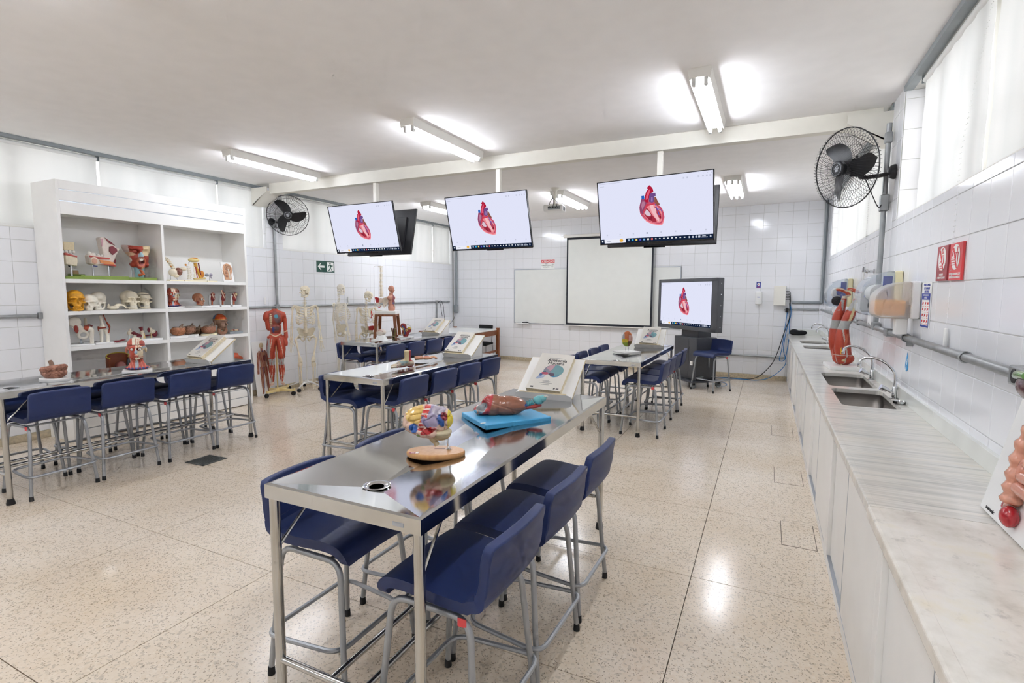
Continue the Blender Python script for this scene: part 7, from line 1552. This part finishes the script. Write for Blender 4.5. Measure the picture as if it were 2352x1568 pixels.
for k in range(8):
    m_ = MB(); m_.lathe([(.017, -.008), (.02, 0), (.017, .008)], 12); m_.tube([(0, .015, 0), (0, .04, -.008)], [.006, .004], 8); m_.tube([(-.028, .008, 0), (.028, .008, 0)], .005, 8); m_.build('vertebra', 'bone_pale', t_, loc=(0, .012+.01*math.sin(k*.5), .035+.0225*k))
m_ = MB(); m_.ball((0, -.055, .16), (.03, .045, .024), 14, 10); m_.build('skull_base', 'bone', t_); m_ = MB(); m_.ball((0, -.02, .215), (.014, .014, .014), 10, 8, col='#d98c2a'); m_.build('gland', 'painted', t_)
t_ = small('brain_stem_model', 'yellow and orange brain stem model with a dark red vein, beside the neck vertebrae', 'nerve model', -6.98, 4.55, Z1)
m_ = MB(); m_.span((-.06, -.09, 0), (.06, .1, .012)); m_.build('base', 'cream_base', t_, 0)
m_ = MB(); m_.tube(spline([(0, -.1, .22), (0, -.1, .25), (0, -.06, .265), (0, -.02, .26)], 5), .003, 6); m_.build('wire', 'chrome', t_)
m_ = MB(); m_.tube(spline([(0, .05, .05), (0, .03, .12), (0, .0, .19), (0, -.01, .25)], 5), [.02]*6+[.018]*5+[.022]*5, 12, col='#d9a23a'); m_.ball((0, -.03, .285), (.045, .075, .03), 18, 10, col='#ecd894'); m_.ball((0, -.025, .308), (.035, .05, .014), 16, 8, col='#e0861c'); m_.tube([(.02, .045, .09), (.02, .03, .18), (.02, .02, .25)], .009, 8, col=MAR); m_.tube([(.02, -.005, .05), (.02, -.015, .13), (.02, -.02, .2)], .006, 8, col='#a8272a'); m_.ball((0, .07, .1), (.03, .035, .05), 14, 8, col='#d98a2c'); m_.tube([(0, -.04, .035), (0, .12, .045)], .013, 8, col='#e3cf8c'); m_.build('stem', 'painted', t_)
m_ = MB()
for k in range(9): m_.tube([(0, -.01, .07+.018*k), (.01, -.045, .062+.018*k)], .0028, 5, col='#e6d27c')
m_.build('nerve_roots', 'painted', t_)
t_ = small('ear_bone_model', 'tiny grey ear bone model on a pin stand on the upper shelf', 'bone model', -6.95, 4.71, Z1)
m_ = MB(); m_.span((-.05, -.06, 0), (.05, .08, .012)); m_.build('base', 'cream_base', t_, 0); m_ = MB(); m_.tube([(0, 0, .01), (0, 0, .07)], .003, 8); m_.build('pin', 'frame_grey', t_)
m_ = MB(); m_.ball((0, -.035, .09), (.02, .03, .022), 12, 8, col='#8d929a'); m_.ball((0, .025, .095), (.018, .022, .02), 12, 8, col='#9b97a6'); m_.tube([(0, -.02, .085), (0, .02, .07), (0, .03, .045)], .008, 8, col='#a9a4b4'); m_.build('ossicles', 'painted', t_)
t_ = small('head_section_plaque', 'white plaque with a brown relief of a halved head, leaning on the shelf', 'anatomy board', -6.93, 4.98, Z1, R(83))
TT = R(14); up_ = Vector((0, math.sin(TT), math.cos(TT))); nn = Vector((0, -math.cos(TT), math.sin(TT)))
m_ = MB(); m_.prism([(-.075, 0), (.08, 0), (.08, .285), (-.075, .285)], (0, 0, 0), (1, 0, 0), up_, nn, .016); m_.build('board', 'white_plastic', t_, 0, bevel=.002)
m_ = MB(); hp = [(-.05, .03), (.035, .03), (.04, .1), (.062, .15), (.066, .2), (.045, .245), (.005, .265), (-.035, .25), (-.055, .215), (-.058, .18), (-.07, .155), (-.058, .145), (-.062, .12), (-.055, .1), (-.055, .085)]
o0 = nn*.016; m_.prism(hp, o0, (1, 0, 0), up_, nn, .016, col='#cf9c78')
for q, (s_, c) in enumerate(((.8, '#8d6a52'), (.62, '#c08f6e'), (.45, '#8d6a52'), (.28, '#b98d70'))): m_.prism([(.004+.056*s_*math.cos(R(20*k)), .2+.056*s_*math.sin(R(20*k))) for k in range(18)], nn*(.032+.002*q), (1, 0, 0), up_, nn, .002, col=c)
m_.prism([(.0, .035), (.018, .035), (.022, .12), (.012, .19), (.0, .19)], nn*.033, (1, 0, 0), up_, nn, .006, col='#d9cdbb')
for k in range(4): m_.prism([(-.048, .06+.024*k), (-.012, .062+.024*k), (-.012, .072+.024*k), (-.048, .07+.024*k)], nn*.033, (1, 0, 0), up_, nn, .003, col='#8a5a42')
m_.build('relief', 'painted', t_, 30, bevel=.002)
# ---- skulls
def sk(label, x, y, rz, mat, jaw=True, s=1.15, tilt=0.0):
    t_ = small('skull_model', label, 'skull', x, y, Z2, rz, 'skull models on the middle shelf'); skull(t_, mat, (0, 0, .0 if jaw else -.033*s), (tilt, 0, 0), jaw, s); return t_
sk('ochre yellow skull at the shelf end', -6.89, 3.1, R(78), 'ochre_bone', s=1.2); sk('white skull mostly hidden behind the ochre one', -7.16, 3.2, R(60), 'bone_pale', s=1.15)
sk('white skull without lower jaw beside the ochre skull', -6.92, 3.245, R(62), 'bone_pale', False, 1.15); sk('pinkish white skull, third in the row from the shelf end', -7.03, 3.385, R(58), 'bone_pale', True, 1.1)
w1 = sk('large cream skull with open side turned to the divider', -7.0, 3.71, R(92), 'bone', True, 1.18); w2 = sk('cream skull with sawn cranium line next to the divider', -7.03, 3.885, R(88), 'bone', True, 1.08)
m_ = MB(); m_.tube([(.083*math.cos(R(10*k)), .02+.1*math.sin(R(10*k)), .158-.02*math.sin(R(10*k))) for k in range(36)], .0028, 6, closed=True); m_.build('saw_line', 'black_rubber', w2)
t_ = small('bone_fragments', 'small loose cream skull base and curved bone between the skulls', 'bone model', -6.97, 3.53, Z2, R(60)); m_ = MB(); m_.ball((-.02, 0, .022), (.06, .04, .022), 14, 8); m_.ball((-.06, .0, .04), (.014, .014, .03), 8, 6); m_.build('skull_base', 'bone', t_); m_ = MB(); m_.tube(arc((.05, 0, .0), .055, 150, 10, 10, 'xz'), [.022, .024, .024, .02, .016, .012, .01, .008, .007, .006, .005], 10); m_.build('curved_bone', 'bone', t_)
# ---- heads and joints on the middle right shelf
GH = 'muscle heads on the middle shelf'
muscle_head('red muscle head model next to the shelf divider, its base pulled forward', (-6.88, 4.15, Z2+.001), R(72), .8, group=GH); muscle_head('red muscle head model half hidden behind its twin by the divider', (-7.08, 4.3, Z2+.001), R(72), .8, group=GH)
t_ = small('head_model', 'bald brown head in profile with a cut eye, on a white slab', 'head model', -7.0, 4.57, Z2, R(112)); slabbase(t_, .2, .24, .02)
m_ = MB(); head_lumps(m_, False); skin(fuse(m_, .0045, 3), 'head', 'painted', t_, colmap('#b97d5d', (near((-.0, -.05, .125), (.045, .06, .03)), '#d8b493'), (near((-.05, -.02, .06), (.03, .03, .02)), '#8f3a30')), dents(*HEAD_DENTS), loc=(0, 0, .018)).scale = (.8,)*3
m_ = MB(); m_.ball((-.03, -.072, .108), .014, 14, 10, col='#f0eee6'); e_ = m_.build('eye', 'painted_gloss', t_); m_ = MB(); m_.ball((-.033, -.083, .108), .006, 8, 6, col='#30302e'); m_.build('iris', 'painted_gloss', e_)
def knee_pin(label, x, y, kind, rz=R(80)):
    t_ = small('joint_model', label, 'joint model', x, y, Z2, rz, 'red joint models on pins'); slabbase(t_, .12, .14, .022)
    m_ = MB(); m_.tube([(.0, 0, .02), (0, 0, .085)], .004, 8, col='#cfe0e0'); m_.build('pin', 'painted', t_)
    m_ = MB(); m_.tube(spline([(-.035, .01, .022), (-.04, .01, .09), (-.03, .01, .16)], 4), [.014]*5+[.016]*4, 10, col='#dfe0dc'); m_.tube([(-.012, .0, .03), (-.01, 0, .1)], .012, 10, col='#b5603f'); m_.build('shaft', 'painted', t_)
    m_ = MB(); m_.ball((0, 0, .12), (.03, .028, .048), 16, 10); m_.ball((.004, 0, .175), (.028, .024, .028), 14, 8)
    if kind == 1: m_.ball((-.01, 0, .205), (.018, .015, .035), 12, 8, rot=(0, -.5, 0))
    if kind == 2: m_.ball((.022, 0, .17), (.02, .02, .034), 12, 8)
    skin(fuse(m_, .005, 2), 'joint', 'painted', t_, colmap('#96302a', (lambda P: np.abs(P[:, 0]+.3*(P[:, 2]-.14)) < .006, '#e4d6b8'), (near((.02, -.02, .175), (.016, .03, .02)) if kind == 2 else near((.01, -.03, .19), (.01, .02, .012)), '#eadfae'), (near((0, -.02, .1), (.015, .02, .02)), MAR)))
knee_pin('red joint model on a pin, right beside the bald brown head', -6.99, 4.77, 0); knee_pin('red joint model with pointed top, in the middle of three', -6.97, 4.915, 1); knee_pin('red joint model with cream bone head, at the end of the middle shelf', -6.93, 5.06, 2)
# ---- joints on the lower left shelf
t_ = small('hip_joint_model', 'white hip joint model with red ligaments on a clear stand', 'joint model', -6.92, 3.14, Z3, R(75)); slabbase(t_, .22, .14, .016)
m_ = MB(); m_.ball((-.045, 0, .26), (.06, .02, .065), 18, 10); m_.ball((-.01, 0, .18), (.045, .025, .05), 16, 10); m_.tube(arc((.02, 0, .12), .042, 0, 360, 18, 'xz')[:-1], .016, 8, closed=True); skin(fuse(m_, .006, 2), 'hip_bone', 'painted', t_, colmap('#eae2d2', (near((-.04, -.02, .18), (.022, .03, .05)), '#a23a30')))
m_ = MB(); m_.ball((.06, 0, .19), (.03, .028, .03), 14, 8, col='#c8583c'); m_.tube(spline([(.06, 0, .19), (.1, 0, .165), (.095, 0, .09), (.095, 0, .016)], 4), [.026]*5+[.022]*4+[.02]*4, 12, col='#ece4d4'); m_.build('thigh_bone', 'painted', t_)
m_ = MB(); m_.tube([(.0, 0, .016), (.0, 0, .09)], .01, 10); m_.build('clear_stem', 'clear_plastic', t_)
t_ = small('knee_joint_model', 'tall knee joint model with orange ligament, touching the shelf above', 'joint model', -6.96, 3.38, Z3, R(75)); slabbase(t_, .17, .13, .016)
m_ = MB(); limb_bone(m_, (-.01, 0, .33), (.0, 0, .19), .022, .016, .034); m_.tube([(-.018, 0, .165), (-.015, 0, .08), (-.02, 0, .016)], [.026, .018, .016], 12); m_.tube([(.03, 0, .16), (.045, 0, .08), (.04, 0, .016)], [.024, .018, .018], 12); m_.build('bones', 'bone_pale', t_, 60)
m_ = MB(); m_.tube(spline([(.01, -.02, .335), (.035, -.025, .25), (.06, -.02, .19), (.05, -.02, .12)], 5), [.01]*6+[.02]*5+[.012]*5, 10, flat=.5, col=LIG); m_.tube([(-.035, -.01, .18), (.03, -.02, .185)], .009, 8, col=LIG); m_.tube([(-.04, 0, .2), (-.038, 0, .15)], .009, 8, col=LIG); m_.build('ligaments', 'painted', t_)
t_ = small('elbow_joint_model', 'small elbow joint model with red ligaments on a pin behind the knee model', 'joint model', -7.1, 3.31, Z3, R(70)); slabbase(t_, .13, .12, .016)
m_ = MB(); m_.tube([(0, 0, .016), (0, 0, .15)], .005, 8); m_.build('pin', 'chrome', t_); m_ = MB(); m_.tube([(-.03, 0, .3), (-.028, 0, .2)], [.012, .018], 10, col=BN2); m_.ball((-.005, 0, .175), (.035, .022, .024), 12, 8, col=BN2); m_.ball((.02, -.01, .165), (.018, .018, .024), 10, 8, col='#8f3028'); m_.tube([(-.045, -.01, .2), (.0, -.015, .215), (.03, -.01, .2)], .009, 8, col='#8f3028'); m_.build('joint', 'painted', t_)
t_ = small('shoulder_joint_model', 'shoulder joint model with orange ligament bands at the very shelf end', 'joint model', -7.12, 3.06, Z3, R(70)); slabbase(t_, .12, .12, .016)
m_ = MB(); m_.tube([(0, 0, .016), (.01, 0, .14)], [.018, .024], 12, col='#ece4d4'); m_.ball((0, 0, .16), (.04, .03, .035), 14, 8, col=BN2); m_.tube([(-.03, -.02, .15), (.03, -.025, .13), (.02, -.02, .06)], .01, 8, col=LIG); m_.tube([(0, 0, .18), (-.01, 0, .33)], [.02, .014], 10, col='#d8cbae'); m_.build('joint', 'painted', t_)
t_ = small('muscle_slice', 'small dark red wedge lying between the joint models', 'organ model', -6.93, 3.53, Z3, R(60)); m_ = MB(); m_.prism([(-.06, .02), (.0, .025), (.03, .035), (.065, .03), (.02, .012), (-.03, 0)], (0, -.025, 0), (1, 0, 0), (0, 0, 1), (0, 1, 0), .05, col='#8a2630'); m_.build('wedge', 'painted', t_, 0, bevel=.004)
t_ = small('base_board', 'long white base board with three small dark red joint models', 'joint model', -6.95, 3.8, Z3, R(86)); m_ = MB(); m_.span((-.2, -.1, 0), (.19, .08, .024)); m_.build('base', 'white_plastic', t_, 0, bevel=.003)
m_ = MB(); m_.ball((-.13, 0, .1), (.035, .025, .03), 14, 8, col=BN2); m_.ball((-.13, 0, .135), (.015, .015, .02), 10, 8, col=BN2); m_.tube([(-.15, 0, .024), (-.14, 0, .08)], .008, 8, col='#d8dcd8'); m_.ball((-.11, -.02, .1), (.03, .014, .014), 10, 8, col=MAR); m_.tube([(-.1, 0, .1), (-.05, 0, .075), (-.01, 0, .06)], [.022, .016, .012], 8, col=MAR); m_.tube([(-.1, 0, .03), (-.08, 0, .09)], .012, 8, col=BN2); m_.build('hip_joint', 'painted', t_)
m_ = MB(); m_.tube([(.0, 0, .024), (.0, 0, .1)], [.012, .018], 10, col=BN2); m_.tube([(.025, 0, .024), (.02, 0, .09)], .009, 8, col='#e0c890'); m_.ball((0, 0, .11), (.026, .02, .02), 12, 8, col=BN2); m_.tube([(-.005, 0, .12), (-.012, 0, .165)], [.014, .022], 10, col=MAR); m_.tube([(-.06, 0, .05), (-.01, 0, .055)], .011, 8, col=MAR); m_.build('knee_joint', 'painted', t_)
m_ = MB(); m_.ball((.09, 0, .12), (.03, .028, .034), 14, 8, col=BN2); m_.ball((.07, -.01, .125), (.014, .026, .03), 12, 8, col=MAR); m_.ball((.14, 0, .075), (.034, .03, .042), 14, 8, col=MAR); m_.ball((.12, -.01, .1), (.03, .022, .026), 12, 8, col=BN2); m_.tube([(.03, 0, .055), (.1, 0, .06)], .009, 8, col=MAR); m_.tube([(.1, 0, .024), (.1, 0, .09)], .009, 8, col='#e0c890'); m_.build('shoulder_joint', 'painted', t_)
# ---- brains on the lower right shelf
brown_brain('orange-brown brain on a white slab next to the shelf divider', (-6.92, 4.22, Z3+.001), R(70), 1.0, True, '#b5764f', 1); brown_brain('dull brown brain, second along the lower shelf, on a small white slab', (-6.97, 4.39, Z3+.001), R(40), 1.0, True, '#94694f', 2)
brown_brain('dark olive-brown brain at the back of the lower shelf', (-7.12, 4.60, Z3+.001), R(20), .95, None, '#7c6148', 3); brown_brain('cut brown brain on a cream oval base in the middle of the lower shelf', (-6.95, 4.66, Z3+.001), R(80), .98, 'oval', '#a06b4f', 4)
t_ = small('brain_slice_model', 'upright grey-pink brain slice half hidden behind the orange-brown brain', 'brain model', -7.15, 4.16, Z3, R(60)); m_ = MB(); m_.ball((0, 0, .11), (.075, .02, .09), 20, 12); skin(fuse(m_, .006, 1), 'slice', 'painted', t_, colmap('#a38078', (lambda P: P[:, 1] < -.004, '#8d8a5e')), gyri(140, .003, 6)); m_ = MB(); m_.box((0, 0, .012), (.1, .06, .024)); m_.build('foot_block', 'black_plastic', t_, 0)
t_ = small('head_model', 'beige head with orange and blue brain window in its skull cap', 'head model', -7.08, 4.93, Z3, R(98)); m_ = MB(); head_lumps(m_, False)
skin(fuse(m_, .0045, 3), 'head', 'painted', t_, colmap('#b08a72', (lambda P: (P[:, 2] > .152), '#e6dcc6'), (lambda P: (P[:, 2] > .152) & (P[:, 0] < .03) & (P[:, 1] < .05), '#d0541c'), (lambda P: (P[:, 2] > .152) & (P[:, 0] < -.02) & (P[:, 1] > .02), '#4a92c4'), (lambda P: (np.abs(P[:, 2]-.15) < .004) & (P[:, 0] < 0), '#d9a436')), dents(*HEAD_DENTS), loc=(0, 0, .04)).scale = (1.12,)*3
m_ = MB(); m_.box((0, .02, .02), (.12, .14, .04)); m_.build('base', 'cream_base', t_, 0, bevel=.003)
t_ = small('brain_slice_model', 'small half brain ring lying in front of the beige head', 'brain model', -6.92, 4.84, Z3, R(70)); m_ = MB(); m_.tube(arc((0, 0, .06), .045, 150, 400, 16, 'xz'), .026, 12); skin(fuse(m_, .006, 2), 'ring', 'painted', t_, colmap('#96694f'), gyri(150, .005, 8))
t_ = small('foot_bone_plate', 'grey plate with small red and cream bone pieces at the shelf end', 'bone model', -6.91, 5.02, Z3, R(85)); m_ = MB(); m_.span((-.1, -.06, 0), (.09, .06, .034)); m_.build('plate', 'cart_plate', t_, 0, bevel=.003) if 'cart_plate' in M else m_.build('plate', 'conduit_grey', t_, 0, bevel=.003)
m_ = MB()
for k, (a, b, c) in enumerate(((-.04, 0, '#c9b090'), (-.01, .01, '#8f3028'), (.02, -.01, '#d8c8a6'), (.045, .012, '#a23a30'))): m_.ball((a, b, .046), (.025, .02, .014), 10, 8, col=c)
m_.build('bone_pieces', 'painted', t_)
# ---- bottom compartments
t_ = small('organ_bowl_model', 'brown bowl-shaped body wall model with yellow rim, behind the table head', 'organ model', -6.93, 3.5, Z4, R(60)); m_ = MB()
P = []
for k in range(25):
    a = R(-20+250*k/24); P.append([(.11*math.cos(a)*r_, .085*math.sin(a)*r_, z_) for r_, z_ in ((.75, .0), (.95, .07), (1.0, .17), (.98, .25+.03*math.sin(a)))])
m_.sheet(np.array(P), .008, col='#8a4a2f'); m_.build('body_wall', 'painted', t_, 60)
m_ = MB(); m_.tube([(.109*math.cos(R(-20+250*k/24)), .084*math.sin(R(-20+250*k/24)), .252+.03*math.sin(R(-20+250*k/24))) for k in range(25)], .006, 8, col='#c9b43e'); m_.build('rim', 'painted', t_); m_ = MB(); m_.ball((.03, -.02, .1), (.07, .05, .09), 16, 10, col='#7d4038'); m_.ball((.1, -.02, .15), (.02, .05, .07), 14, 10, col='#23262e'); m_.build('organs', 'painted', t_)
t_ = small('muscle_limb_model', 'red muscle limb lying on the bottom shelf behind the steel table', 'organ model', -6.95, 3.2, Z4, R(80)); m_ = MB(); m_.tube(spline([(-.16, 0, .03), (-.05, 0, .055), (.06, 0, .06), (.14, 0, .035)], 5), [.018]*5+[.045]*6+[.025]*5, 14, col='#a5352c'); m_.tube([(-.14, -.03, .04), (.1, -.05, .06)], .01, 8, col='#c9c0b4'); m_.build('limb', 'painted', t_)
t_ = small('arm_muscle_model', 'orange-red arm muscle model lying on the bottom shelf behind the book stand', 'organ model', -6.93, 5.0, Z4, R(85)); m_ = MB(); m_.tube(spline([(-.12, 0, .06), (-.03, 0, .08), (.06, 0, .065), (.12, 0, .03)], 5), [.035]*5+[.055]*5+[.03]*6, 14, col='#c2532f'); m_.ball((-.07, -.05, .07), (.03, .012, .02), 10, 8, col='#d8d4cc'); m_.build('arm', 'painted', t_)
